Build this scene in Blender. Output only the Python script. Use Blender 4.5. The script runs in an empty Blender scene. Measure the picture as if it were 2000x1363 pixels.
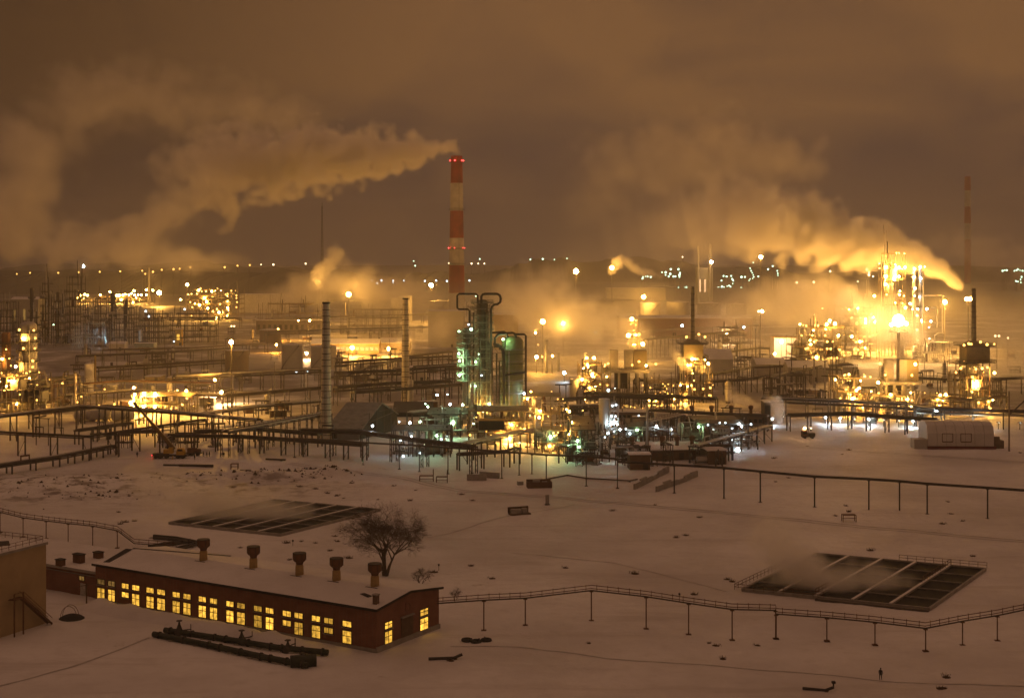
import bpy, math, random
from mathutils import Vector, noise as mnoise
R = random.Random(11)
SC = bpy.context.scene
COL = SC.collection
# ---- camera model: level camera with vertical shift, 50 mm, 65 m above the ground
FP, CX, HY, CH = 2778.0, 1000.0, 508.0, 65.0
def X(px, D): return (px - CX) / FP * D
def Z(py, D): return CH - (py - HY) / FP * D
def DG(py, z=0.0): return (CH - z) * FP / (py - HY)
def M(n, D): return n / FP * D
def W(px, py, D): return Vector((X(px, D), D, Z(py, D)))
def G(px, py, z=0.0):
    D = DG(py, z); return Vector((X(px, D), D, z))
cam = bpy.data.objects.new("camera", bpy.data.cameras.new("camera")); COL.objects.link(cam)
cam.location = (0, 0, CH); cam.rotation_euler = (math.pi / 2, 0, 0)
cam.data.lens = 50; cam.data.sensor_width = 36; cam.data.clip_start = 1; cam.data.clip_end = 60000
cam.data.shift_y = -(681.5 - HY) / 2000.0
SC.camera = cam

# ---- mesh builder
class MB:
    def __init__(s): s.v = []; s.f = []
    def add(s, vs, fs):
        n = len(s.v); s.v.extend(tuple(v) for v in vs); s.f.extend(tuple(i + n for i in f) for f in fs)
    def box(s, x0, x1, y0, y1, z0, z1):
        s.add([(x0,y0,z0),(x1,y0,z0),(x1,y1,z0),(x0,y1,z0),(x0,y0,z1),(x1,y0,z1),(x1,y1,z1),(x0,y1,z1)],
              [(0,3,2,1),(4,5,6,7),(0,1,5,4),(1,2,6,5),(2,3,7,6),(3,0,4,7)])
        return s
    def cbox(s, c, sx, sy, sz, rz=0.0):
        ca, sa = math.cos(rz), math.sin(rz); v = []
        for k in (0, 1):
            for (i, j) in ((-1,-1),(1,-1),(1,1),(-1,1)):
                a, b = i*sx/2, j*sy/2
                v.append((c[0]+a*ca-b*sa, c[1]+a*sa+b*ca, c[2]+k*sz))
        s.add(v, [(0,3,2,1),(4,5,6,7),(0,1,5,4),(1,2,6,5),(2,3,7,6),(3,0,4,7)]); return s
    def beam(s, p, q, w, h=None):
        h = h or w; p = Vector(p); q = Vector(q); d = (q - p)
        if d.length < 1e-6: return s
        d.normalize(); up = Vector((0,0,1)) if abs(d.z) < .95 else Vector((0,1,0))
        a = d.cross(up).normalized(); b = a.cross(d).normalized(); v = []
        for o in (p, q):
            for (i, j) in ((-1,-1),(1,-1),(1,1),(-1,1)): v.append(o + a*(i*w/2) + b*(j*h/2))
        s.add(v, [(0,3,2,1),(4,5,6,7),(0,1,5,4),(1,2,6,5),(2,3,7,6),(3,0,4,7)]); return s
    def tube(s, p, q, r, r2=None, n=8):
        r2 = r if r2 is None else r2; p = Vector(p); q = Vector(q); d = (q - p)
        if d.length < 1e-6: return s
        d.normalize(); up = Vector((0,0,1)) if abs(d.z) < .95 else Vector((0,1,0))
        a = d.cross(up).normalized(); b = a.cross(d).normalized(); v = []
        for o, rr in ((p, r), (q, r2)):
            for i in range(n):
                t = 2*math.pi*i/n; v.append(o + a*(rr*math.cos(t)) + b*(rr*math.sin(t)))
        f = [(i, (i+1) % n, n+(i+1) % n, n+i) for i in range(n)]
        f.append(tuple(range(n-1, -1, -1))); f.append(tuple(range(n, 2*n))); s.add(v, f); return s
    def path(s, pts, r, n=8):
        pts = [Vector(p) for p in pts]; v = []; prev = None
        for i, p in enumerate(pts):
            d = (pts[min(i+1, len(pts)-1)] - pts[max(i-1, 0)]).normalized()
            if prev is None:
                up = Vector((0,0,1)) if abs(d.z) < .9 else Vector((0,1,0)); a = d.cross(up).normalized()
            else:
                a = (prev - d*prev.dot(d)).normalized()
            prev = a; b = a.cross(d)
            for k in range(n):
                t = 2*math.pi*k/n; v.append(p + a*(r*math.cos(t)) + b*(r*math.sin(t)))
        f = []
        for i in range(len(pts)-1):
            for k in range(n): f.append((i*n+k, i*n+(k+1) % n, (i+1)*n+(k+1) % n, (i+1)*n+k))
        f.append(tuple(range(n-1, -1, -1))); f.append(tuple(range((len(pts)-1)*n, len(pts)*n))); s.add(v, f); return s
    def lathe(s, c, prof, n=20):
        v = []; f = []
        for (r, z) in prof:
            for k in range(n):
                t = 2*math.pi*k/n; v.append((c[0]+r*math.cos(t), c[1]+r*math.sin(t), c[2]+z))
        for i in range(len(prof)-1):
            for k in range(n): f.append((i*n+k, i*n+(k+1) % n, (i+1)*n+(k+1) % n, (i+1)*n+k))
        f.append(tuple(range(n-1, -1, -1))); m = (len(prof)-1)*n; f.append(tuple(range(m, m+n))); s.add(v, f); return s
    def hcyl(s, c, L, r, ax, n=14):                    # lying drum with domed ends
        a = Vector((math.cos(ax), math.sin(ax), 0)); c = Vector(c); b = Vector((0,0,1)); e = a.cross(b); v = []; f = []
        prof = [(-L/2-r*.4, .05*r), (-L/2-r*.25, .6*r), (-L/2, r), (L/2, r), (L/2+r*.25, .6*r), (L/2+r*.4, .05*r)]
        for (t, rr) in prof:
            for k in range(n):
                w = 2*math.pi*k/n; v.append(c + a*t + b*(rr*math.sin(w)) + e*(rr*math.cos(w)))
        for i in range(len(prof)-1):
            for k in range(n): f.append((i*n+k, i*n+(k+1) % n, (i+1)*n+(k+1) % n, (i+1)*n+k))
        f.append(tuple(range(n-1, -1, -1))); m = (len(prof)-1)*n; f.append(tuple(range(m, m+n))); s.add(v, f); return s
    def railing(s, pts, h=1.1, step=2.0, r=.05):
        for a, b in zip(pts, pts[1:]):
            a = Vector(a); b = Vector(b); n = max(1, int((b-a).length/step))
            for i in range(n+1):
                p = a.lerp(b, i/n); s.beam(p, p+Vector((0,0,h)), r*1.6)
            for k in (h, h*.5): s.beam(a+Vector((0,0,k)), b+Vector((0,0,k)), r*1.6)
        return s
    def build(s, name, m, parent=None, smooth=False, loc=None):
        me = bpy.data.meshes.new(name); me.from_pydata(s.v, [], s.f); me.validate(); me.update()
        if smooth:
            me.shade_smooth()
            try: me.set_sharp_from_angle(angle=math.radians(40))
            except Exception: pass
        me.materials.append(m)
        o = bpy.data.objects.new(name, me); COL.objects.link(o)
        if parent: o.parent = parent
        if loc is not None: o.location = loc
        return o

def empty(name, label, cat, loc, rz=0.0, group=None):
    o = bpy.data.objects.new(name, None); COL.objects.link(o); o.location = loc; o.rotation_euler = (0, 0, rz)
    o.empty_display_size = .5
    return tag(o, label, cat, group)
def tag(o, label=None, cat=None, group=None, kind=None):
    if label: o["label"] = label
    if cat: o["category"] = cat
    if group: o["group"] = group
    if kind: o["kind"] = kind
    return o

# ---- materials
_mats = {}
def mat(name, col=(.3,.3,.3), rough=.7, metal=0.0, var=.25, scale=.6, bump=.0, col2=None):
    if name in _mats: return _mats[name]
    m = bpy.data.materials.new(name); m.use_nodes = True; nt = m.node_tree; N = nt.nodes; b = N["Principled BSDF"]
    b.inputs["Roughness"].default_value = rough; b.inputs["Metallic"].default_value = metal
    tc = N.new("ShaderNodeTexCoord"); nz = N.new("ShaderNodeTexNoise")
    nz.inputs["Scale"].default_value = scale; nz.inputs["Detail"].default_value = 6; nz.inputs["Roughness"].default_value = .65
    nt.links.new(tc.outputs["Object"], nz.inputs["Vector"])
    mx = N.new("ShaderNodeMix"); mx.data_type = 'RGBA'
    rp = N.new("ShaderNodeMapRange"); rp.inputs[1].default_value = .35; rp.inputs[2].default_value = .68
    nt.links.new(nz.outputs["Fac"], rp.inputs[0]); nt.links.new(rp.outputs[0], mx.inputs[0])
    c2 = col2 or tuple(max(0, c*(1-var)) for c in col)
    mx.inputs[6].default_value = (*col, 1); mx.inputs[7].default_value = (*c2, 1)
    nt.links.new(mx.outputs[2], b.inputs["Base Color"])
    if bump:
        bp = N.new("ShaderNodeBump"); bp.inputs["Strength"].default_value = bump; bp.inputs["Distance"].default_value = .2
        nt.links.new(nz.outputs["Fac"], bp.inputs["Height"]); nt.links.new(bp.outputs[0], b.inputs["Normal"])
    _mats[name] = m; return m
def emis(name, col, strength):
    if name in _mats: return _mats[name]
    m = bpy.data.materials.new(name); m.use_nodes = True; nt = m.node_tree; N = nt.nodes; b = N["Principled BSDF"]
    b.inputs["Base Color"].default_value = (.8,.8,.8,1)
    b.inputs["Emission Color"].default_value = (*col, 1); b.inputs["Emission Strength"].default_value = strength
    try: m.cycles.emission_sampling = 'NONE'
    except Exception: pass
    _mats[name] = m; return m

# ---- lamps: an emitting globe with a point light of the same colour in it
LCOL = {"sodium": (1.0,.47,.078), "amber": (1.0,.38,.04), "warm": (1.0,.62,.25), "green": (.50,1.0,.50), "cool": (.70,.90,1.0), "red": (1.0,.03,.04), "peach": (1.0,.55,.22)}
LEM = {"sodium": (1.0,.50,.10), "amber": (1.0,.45,.07), "warm": (1.0,.75,.4), "green": (.62,1.0,.66), "cool": (.75,.93,1.0), "red": (1.0,.04,.05), "peach": (1.0,.66,.3)}
_bulb = {}
def bulb_mesh(kind):
    if kind not in _bulb:
        mb = MB(); mb.lathe((0,0,0), [(.05,-.98),(.6,-.8),(.96,-.3),(.96,.3),(.6,.8),(.05,.98)], 10)
        o = mb.build("lamp", emis("lamp_glow_"+kind, LEM[kind], {"sodium":3.8,"amber":3,"red":4,"warm":6,"peach":4.5}.get(kind, 4)), smooth=True)
        _bulb[kind] = o.data; bpy.data.objects.remove(o)
    return _bulb[kind]
N_LIGHT = 0
def lamp(parent, pos, kind="sodium", power=3000, r=.35, name="lamp"):
    global N_LIGHT
    o = bpy.data.objects.new(name, bulb_mesh(kind)); COL.objects.link(o); o.location = pos; o.scale = (r, r, r)
    if parent: o.parent = parent
    power *= ({"cool":.36,"green":.85,"sodium":2.3,"amber":2.0,"peach":1.4,"warm":1.3}.get(kind, 1.0) if power < 9000 else {"cool":.4,"red":1}.get(kind, 2.3)); r = round(r*R.choice((.4,.5,.6,.8))*(1.7 if kind == "green" else 1.25 if kind == "cool" else 1), 3) if power < 20000 else r*.85
    if power > 0:
        key = (kind, power, r)
        ld = _bulb.get(key)
        if ld is None:
            ld = bpy.data.lights.new("lamp_light", 'POINT'); ld.energy = power; ld.color = LCOL[kind]
            ld.shadow_soft_size = r*1.35; ld.use_soft_falloff = False; _bulb[key] = ld
        l = bpy.data.objects.new("lamp_light", ld); COL.objects.link(l); l.parent = o; l.scale = (1/r, 1/r, 1/r)
        N_LIGHT += 1
    return o

def volmat(name, col=(1,1,1), dens=1.0, g=.2):
    if name in _mats: return _mats[name]
    m = bpy.data.materials.new(name); m.use_nodes = True; nt = m.node_tree; nt.nodes.clear()
    out = nt.nodes.new("ShaderNodeOutputMaterial"); pv = nt.nodes.new("ShaderNodeVolumePrincipled")
    pv.inputs["Color"].default_value = (*col, 1); pv.inputs["Density"].default_value = dens; pv.inputs["Anisotropy"].default_value = g
    nt.links.new(pv.outputs[0], out.inputs["Volume"]); _mats[name] = m; return m

# ---- steam: a fog grid evaluated from a path of puffs (radius per point), eroded by fractal noise
def steam(name, label, pts, dens, vox, nscale=.03, amp=1.1, soft=.5, seed=0, billow=.5, col=(.97,.95,.93), g=.25, margin=1.25, fade=None, kind="stuff"):
    """pts: (Vector, radius, density weight)"""
    fine = []
    for (p, r, w), (q, r2, w2) in zip(pts, pts[1:]):
        n = max(2, int((q-p).length/(min(r, r2)*.35)))
        for i in range(n):
            t = i/n; fine.append((p.lerp(q, t), r+(r2-r)*t, w+(w2-w)*t))
    fine.append(pts[-1])
    me = bpy.data.meshes.new(name); me.from_pydata([tuple(f[0]) for f in fine], [(i, i+1) for i in range(len(fine)-1)], [])
    a = me.attributes.new("rad", 'FLOAT', 'POINT'); b = me.attributes.new("wgt", 'FLOAT', 'POINT')
    for i, f in enumerate(fine): a.data[i].value = f[1]; b.data[i].value = f[2]
    o = bpy.data.objects.new(name, me); COL.objects.link(o)
    lo = [min(f[0][k]-f[1]*margin for f in fine) for k in range(3)]; hi = [max(f[0][k]+f[1]*margin for f in fine) for k in range(3)]
    lo[2] = max(lo[2], .3)
    ng = bpy.data.node_groups.new(name, 'GeometryNodeTree')
    ng.interface.new_socket("Geometry", in_out='INPUT', socket_type='NodeSocketGeometry'); ng.interface.new_socket("Geometry", in_out='OUTPUT', socket_type='NodeSocketGeometry')
    N = ng.nodes; L = ng.links.new
    gi = N.new("NodeGroupInput"); go = N.new("NodeGroupOutput"); pos = N.new("GeometryNodeInputPosition")
    def math_(op, a, b=None, c=None, clamp=False):
        n = N.new("ShaderNodeMath"); n.operation = op; n.use_clamp = clamp
        for i, v in enumerate((a, b, c)):
            if v is None: continue
            if hasattr(v, "is_linked") or not isinstance(v, (int, float)): L(v, n.inputs[i])
            else: n.inputs[i].default_value = v
        return n.outputs[0]
    # warp the position a little so the puffs curl
    w = N.new("ShaderNodeTexNoise"); w.noise_dimensions = '3D'; w.inputs["Scale"].default_value = nscale*.55; w.inputs["Detail"].default_value = 2
    off = N.new("ShaderNodeVectorMath"); off.operation = 'ADD'; off.inputs[1].default_value = (seed*37.1, seed*11.7, seed*5.3); L(pos.outputs[0], off.inputs[0])
    L(off.outputs[0], w.inputs["Vector"])
    s1 = N.new("ShaderNodeVectorMath"); s1.operation = 'SUBTRACT'; L(w.outputs["Color"], s1.inputs[0]); s1.inputs[1].default_value = (.5,.5,.5)
    s2 = N.new("ShaderNodeVectorMath"); s2.operation = 'SCALE'; L(s1.outputs[0], s2.inputs[0]); s2.inputs["Scale"].default_value = .55/nscale
    s3 = N.new("ShaderNodeVectorMath"); s3.operation = 'ADD'; L(off.outputs[0], s3.inputs[0]); L(s2.outputs[0], s3.inputs[1])
    near = N.new("GeometryNodeSampleNearest"); near.domain = 'POINT'; L(gi.outputs[0], near.inputs["Geometry"]); L(pos.outputs[0], near.inputs["Sample Position"])
    def samp(attr, typ):
        si = N.new("GeometryNodeSampleIndex"); si.data_type = typ; si.domain = 'POINT'; L(gi.outputs[0], si.inputs["Geometry"]); L(near.outputs[0], si.inputs["Index"])
        if attr == "P": L(pos.outputs[0], si.inputs["Value"])
        else:
            na = N.new("GeometryNodeInputNamedAttribute"); na.data_type = 'FLOAT'; na.inputs["Name"].default_value = attr; L(na.outputs[0], si.inputs["Value"])
        return si.outputs[0]
    P = samp("P", 'FLOAT_VECTOR'); rad = samp("rad", 'FLOAT'); wgt = samp("wgt", 'FLOAT')
    d = N.new("ShaderNodeVectorMath"); d.operation = 'DISTANCE'; L(pos.outputs[0], d.inputs[0]); L(P, d.inputs[1])
    core = math_('SUBTRACT', 1.0, math_('DIVIDE', d.outputs["Value"], rad))
    n1 = N.new("ShaderNodeTexNoise"); n1.inputs["Scale"].default_value = nscale; n1.inputs["Detail"].default_value = 5; n1.inputs["Roughness"].default_value = .58; L(s3.outputs[0], n1.inputs["Vector"])
    v1 = N.new("ShaderNodeTexVoronoi"); v1.feature = 'SMOOTH_F1'; v1.inputs["Scale"].default_value = nscale*1.7; v1.inputs["Smoothness"].default_value = .35
    try: v1.inputs["Detail"].default_value = 2.0; v1.inputs["Roughness"].default_value = .45
    except Exception: pass
    L(s3.outputs[0], v1.inputs["Vector"])
    nz = math_('SUBTRACT', n1.outputs[0], .5); bl = math_('SUBTRACT', .45, v1.outputs["Distance"])
    tot = math_('ADD', core, math_('MULTIPLY', nz, amp*2)); tot = math_('ADD', tot, math_('MULTIPLY', bl, billow))
    tot = math_('MINIMUM', tot, math_('MULTIPLY', math_('ADD', core, margin-1.0), 3.0))
    mr = N.new("ShaderNodeMapRange"); mr.interpolation_type = 'SMOOTHSTEP'; mr.inputs[1].default_value = 0.05; mr.inputs[2].default_value = 0.05+soft; L(tot, mr.inputs[0])
    den = math_('MULTIPLY', mr.outputs[0], wgt)
    vc = N.new("GeometryNodeVolumeCube"); L(den, vc.inputs["Density"]); vc.inputs["Background"].default_value = 0
    vc.inputs["Min"].default_value = lo; vc.inputs["Max"].default_value = hi
    for k, ax in enumerate("XYZ"): vc.inputs["Resolution "+ax].default_value = max(8, int((hi[k]-lo[k])/vox))
    sm = N.new("GeometryNodeSetMaterial"); m = volmat(name+"_vapour", col, dens, g); sm.inputs["Material"].default_value = m
    L(vc.outputs[0], sm.inputs[0]); L(sm.outputs[0], go.inputs[0])
    md = o.modifiers.new("vapour", 'NODES'); md.node_group = ng; me.materials.append(m)
    return tag(o, label, "steam", kind=kind)
HAZE = .00012; SK = 2.6; MIST = .0036
# ---------------------------------------------------------------- sky
w = bpy.data.worlds.new("World"); SC.world = w; w.use_nodes = True
nt = w.node_tree; N = nt.nodes; L = nt.links.new; bg = N["Background"]
tc = N.new("ShaderNodeTexCoord"); sp = N.new("ShaderNodeSeparateXYZ"); L(tc.outputs["Generated"], sp.inputs[0])
mp = N.new("ShaderNodeMapping"); mp.inputs["Scale"].default_value = (1, 1, 2.2); L(tc.outputs["Generated"], mp.inputs[0])
n1 = N.new("ShaderNodeTexNoise"); n1.inputs["Scale"].default_value = 5.5; n1.inputs["Detail"].default_value = 6; n1.inputs["Roughness"].default_value = .5; n1.inputs["Distortion"].default_value = .5
L(mp.outputs[0], n1.inputs["Vector"])
el = N.new("ShaderNodeMapRange"); el.interpolation_type = 'SMOOTHSTEP'; el.inputs[1].default_value = .035; el.inputs[2].default_value = .135; L(sp.outputs["Z"], el.inputs[0])
cl = N.new("ShaderNodeMapRange"); cl.inputs[1].default_value = .32; cl.inputs[2].default_value = .68; cl.inputs[3].default_value = -.42; cl.inputs[4].default_value = .42; L(n1.outputs["Fac"], cl.inputs[0])
ad = N.new("ShaderNodeMath"); ad.operation = 'ADD'; ad.use_clamp = True; L(el.outputs[0], ad.inputs[0]); L(cl.outputs[0], ad.inputs[1])
mx = N.new("ShaderNodeMix"); mx.data_type = 'RGBA'; L(ad.outputs[0], mx.inputs[0])
mx.inputs[6].default_value = (.040, .027, .028, 1); mx.inputs[7].default_value = (.178, .084, .034, 1)
sd = N.new("ShaderNodeMapRange"); sd.interpolation_type = 'SMOOTHSTEP'; sd.inputs[1].default_value = -.38; sd.inputs[2].default_value = .02; sd.inputs[3].default_value = .30; sd.inputs[4].default_value = 1.0; L(sp.outputs["X"], sd.inputs[0])
mv = N.new("ShaderNodeMix"); mv.data_type = 'RGBA'; mv.blend_type = 'MULTIPLY'; mv.inputs[0].default_value = 1.0; L(mx.outputs[2], mv.inputs[6]); L(sd.outputs[0], mv.inputs[7])
zr = N.new("ShaderNodeMapRange"); zr.interpolation_type = 'SMOOTHSTEP'; zr.inputs[1].default_value = .25; zr.inputs[2].default_value = .7; L(sp.outputs["Z"], zr.inputs[0])
mz = N.new("ShaderNodeMix"); mz.data_type = 'RGBA'; L(zr.outputs[0], mz.inputs[0]); L(mv.outputs[2], mz.inputs[6]); mz.inputs[7].default_value = (.225, .112, .066, 1)
L(mz.outputs[2], bg.inputs[0]); bg.inputs[1].default_value = 1.0

# ---------------------------------------------------------------- ground: one snowy sheet to the horizon
def fbm(x, y, s, o=4):
    v = 0; a = 1
    for i in range(o):
        v += a*mnoise.noise((x*s, y*s, 3.1*i)); s *= 2.05; a *= .5
    return v
def sst(a, b, x):
    t = max(0, min(1, (x-a)/(b-a))); return t*t*(3-2*t)
MOUNDS = [(-128,412,42,24,1.0),(-92,422,38,22,.8),(-150,392,40,26,.9),(-72,428,26,10,1.6),(-168,380,30,20,1.0),(-58,433,16,7,1.5),(-112,392,40,14,.6)]
def pit(a, c, d):
    a, c, d = G(*a), G(*c), G(*d); return (a.x, a.y, c.x-a.x, c.y-a.y, d.x-c.x, d.y-c.y)
PITS = [pit((1450,1152),(1815,1190),(1925,1112)), pit((330,1022),(548,1045),(742,996))]
def hgt(x, y):
    h = .22*fbm(x, y, .045) + .10*fbm(x+50, y, .16, 3)
    h *= (1-sst(470, 520, y))
    for (ox, oy, ax, ay, bx, by) in PITS:
        det = ax*by-ay*bx; s = ((x-ox)*by-(y-oy)*bx)/det; t = ((y-oy)*ax-(x-ox)*ay)/det
        k = sst(-.06, .015, s)*sst(1.06, .985, s)*sst(-.06, .015, t)*sst(1.06, .985, t)
        h = h*(1-k)-.35*k
    m = 0
    for (cx, cy, rx, ry, a) in MOUNDS:
        d = ((x-cx)/rx)**2+((y-cy)/ry)**2
        if d < 1: m += a*(1-d)**2
    if m > 0: h += m*(.55+.9*max(0, fbm(x, y, .11)+.35)+.55*fbm(x, y, .35, 3))
    return h
def axis(lo, hi, step, far):
    a = []; v = lo
    while v < hi: a.append(v); v += step
    a.append(hi); s = step; v = hi
    while v < far: s *= 1.35; v += s; a.append(v)
    return a
xs = axis(-215, 215, 1.8, 16000); xn = axis(215, 216, 1.8, 16000)
xs = sorted(set([-v for v in xn] + xs)); ys = [-600, 0, 120, 170] + axis(196, 520, 1.8, 16000)
gb = MB(); nx = len(xs)
gb.v = [(x, y, hgt(x, y) if (190 < y < 530 and abs(x) < 220) else 0.0) for y in ys for x in xs]
gb.f = [(j*nx+i, j*nx+i+1, (j+1)*nx+i+1, (j+1)*nx+i) for j in range(len(ys)-1) for i in range(nx-1)]
def snow_mat(name, dirt=True):
    m = bpy.data.materials.new(name); m.use_nodes = True; nt = m.node_tree; N = nt.nodes; L = nt.links.new; b = N["Principled BSDF"]
    b.inputs["Roughness"].default_value = .62
    geo = N.new("ShaderNodeNewGeometry"); pos = geo.outputs["Position"]
    def nz(s, d, r=.6, wv=None):
        n = N.new("ShaderNodeTexNoise"); n.inputs["Scale"].default_value = s; n.inputs["Detail"].default_value = d; n.inputs["Roughness"].default_value = r; L(wv or pos, n.inputs["Vector"]); return n.outputs["Fac"]
    def ramp(f, a, b_, c=0, d=1):
        r = N.new("ShaderNodeMapRange"); r.inputs[1].default_value = a; r.inputs[2].default_value = b_; r.inputs[3].default_value = c; r.inputs[4].default_value = d; L(f, r.inputs[0]); return r.outputs[0]
    def mix(f, a, c):
        x = N.new("ShaderNodeMix"); x.data_type = 'RGBA'; L(f, x.inputs[0])
        for s, v in ((6, a), (7, c)):
            if isinstance(v, tuple): x.inputs[s].default_value = (*v, 1)
            else: L(v, x.inputs[s])
        return x.outputs[2]
    def mul(a, c):
        x = N.new("ShaderNodeMath"); x.operation = 'MULTIPLY'; x.use_clamp = True
        for i, v in enumerate((a, c)):
            if isinstance(v, float): x.inputs[i].default_value = v
            else: L(v, x.inputs[i])
        return x.outputs[0]
    c = mix(ramp(nz(.02, 5), .38, .62), (.80, .79, .80), (.58, .56, .56))
    c = mix(ramp(nz(.3, 6, .7), .5, .75, 0, .5), c, (.55, .52, .50))
    if dirt:
        sx = N.new("ShaderNodeSeparateXYZ"); L(pos, sx.inputs[0])
        # trampled, oily yard between the plant's structures
        yard = mul(ramp(sx.outputs["Y"], 500, 600), ramp(nz(.022, 7, .65), .37, .50))
        c = mix(mul(yard, .85), c, (.17, .145, .12))
        # beyond the plant: scrub and built-up land with little snow
        far = mul(ramp(sx.outputs["Y"], 1500, 2100), ramp(nz(.004, 6, .65), .30, .42))
        c = mix(mul(far, .97), c, (.055, .048, .042))
        # dug-over earth showing through the snow on the heaps
        v = N.new("ShaderNodeVectorMath"); v.operation = 'SUBTRACT'; L(pos, v.inputs[0]); v.inputs[1].default_value = (-118, 408, 0)
        v2 = N.new("ShaderNodeVectorMath"); v2.operation = 'MULTIPLY'; L(v.outputs[0], v2.inputs[0]); v2.inputs[1].default_value = (1/85, 1/34, 0)
        v3 = N.new("ShaderNodeVectorMath"); v3.operation = 'LENGTH'; L(v2.outputs[0], v3.inputs[0])
        heap = mul(ramp(v3.outputs["Value"], 1.0, .6), ramp(nz(.16, 8, .72), .50, .60))
        c = mix(mul(heap, .8), c, (.13, .095, .07))
        # bare scuffs and dead grass
        c = mix(mul(ramp(nz(.055, 8, .78), .63, .70), ramp(nz(.9, 3), .4, .6)), c, (.22, .17, .12))
        # old ruts
        mpn = N.new("ShaderNodeMapping"); mpn.inputs["Rotation"].default_value = (0, 0, .12); mpn.inputs["Scale"].default_value = (.012, .16, 1); L(pos, mpn.inputs[0])
        c = mix(ramp(nz(1.0, 5, .6, mpn.outputs[0]), .56, .66, 0, .28), c, (.40, .36, .33))
    L(c, b.inputs["Base Color"])
    bp = N.new("ShaderNodeBump"); bp.inputs["Strength"].default_value = .55; bp.inputs["Distance"].default_value = .5
    ad = N.new("ShaderNodeMath"); ad.operation = 'ADD'; L(nz(.35, 6, .6), ad.inputs[0]); L(nz(.08, 4), ad.inputs[1]); L(ad.outputs[0], bp.inputs["Height"]); L(bp.outputs[0], b.inputs["Normal"])
    _mats[name] = m; return m
SNOW = snow_mat("snow"); SNOWC = snow_mat("roof_snow", False)
tag(gb.build("ground", SNOW, smooth=True), "snow covered industrial ground", kind="structure")

# far low hills with dark woods on them
EARTH = mat("dark_woodland", (.045,.04,.035), .9, var=.5, scale=.01)
hb = MB(); cols = 1100; rows = 6
for j in range(rows):
    for i in range(cols+1):
        x = -6500+13000*i/cols; y = 4200+j*420
        t = math.sin(math.pi*min(1, j/3.2)) if j < 4 else .25
        base = 46+60*fbm(x, j*3, .0013, 3)+22*fbm(x, 7, .006, 3)+10*fbm(x, j*9, .03, 2)
        hb.v.append((x, y, max(-2, base*t if j else -2)))
n = cols+1
hb.f = [(j*n+i, j*n+i+1, (j+1)*n+i+1, (j+1)*n+i) for j in range(rows-1) for i in range(cols)]
nb0 = len(hb.v); cols2 = 420                                # a nearer wooded ridge on the left
for j in range(5):
    for i in range(cols2+1):
        x = -1900+1680*i/cols2; y = 2700+j*260; end = sst(0, .12, 1-i/cols2)
        t = (0, .82, 1, .8, 0)[j]
        hb.v.append((x, y, -2+(42*end*t*(1+.30*fbm(x, 3+j, .004, 3)+.16*fbm(x, j*5, .03, 2)+.08*fbm(x, j, .14, 2)))))
n = cols+1
hb.f2 = [(nb0+j*(cols2+1)+i, nb0+j*(cols2+1)+i+1, nb0+(j+1)*(cols2+1)+i+1, nb0+(j+1)*(cols2+1)+i) for j in range(4) for i in range(cols2)]
hb.f = [(j*n+i, j*n+i+1, (j+1)*n+i+1, (j+1)*n+i) for j in range(rows-1) for i in range(cols)] + hb.f2
tag(hb.build("hills", EARTH, smooth=False), "dark wooded hills on the horizon", kind="structure")

# ---------------------------------------------------------------- haze: one even body of air
mb = MB(); mb.box(-7600, 7600, -400, 8200, -6, 400)
tag(mb.build("haze", volmat("haze_air", (1, .985, .96), HAZE, .45)), "thin even haze over the plant", "haze", kind="stuff")

# ruts and footpaths pressed into the snow
RUT = mat("packed_snow", (.46,.43,.42), .6, var=.3, scale=.3)
def track(pts, w=.45, gap=1.7, label="", n=30):
    P = [G(*p) for p in pts]; line = []
    for a, c in zip(P, P[1:]):
        for i in range(n): line.append(a.lerp(c, i/n))
    line.append(P[-1]); q = MB()
    for s in ((-gap/2, gap/2) if gap else (0,)):
        vs = []
        for i, p in enumerate(line):
            d = (line[min(i+1,len(line)-1)]-line[max(i-1,0)]).normalized(); nn = Vector((-d.y,d.x,0)); jit = .9*mnoise.noise((p.x*.06,p.y*.06,1)); ww = w*(.7+.6*abs(mnoise.noise((p.x*.3,p.y*.3,s))))
            for e in (-ww/2, ww/2): v = p+nn*(s+e+jit); vs.append((v.x, v.y, hgt(v.x, v.y)+.05))
        q.add(vs, [(2*i,2*i+1,2*i+3,2*i+2) for i in range(len(line)-1)])
    tag(q.build("track", RUT), label, kind="structure")
track([(-20,1345),(130,1305),(230,1270),(292,1245)], .5, 0, "footpath in the snow leading to the green pipes")
track([(560,905),(760,930),(900,958),(1120,975),(1400,1000),(1700,1030),(2040,1062)], .7, 2.4, "vehicle ruts crossing the plain under the overhead pipe")
track([(2040,905),(1850,893),(1650,880),(1560,872)], .7, 2.4, "vehicle ruts by the white hut")
track([(880,1262),(1010,1262),(1180,1285),(1400,1300),(1620,1318),(1720,1328),(1850,1336),(2040,1340)], .4, 0, "footpath trodden by the walking person")
track([(1000,1080),(1200,1100),(1420,1155)], .35, 0, "faint footpath to the right basin")
track([(840,1050),(980,1010),(1120,985)], .4, 0, "faint footpath past the tree")
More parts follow.
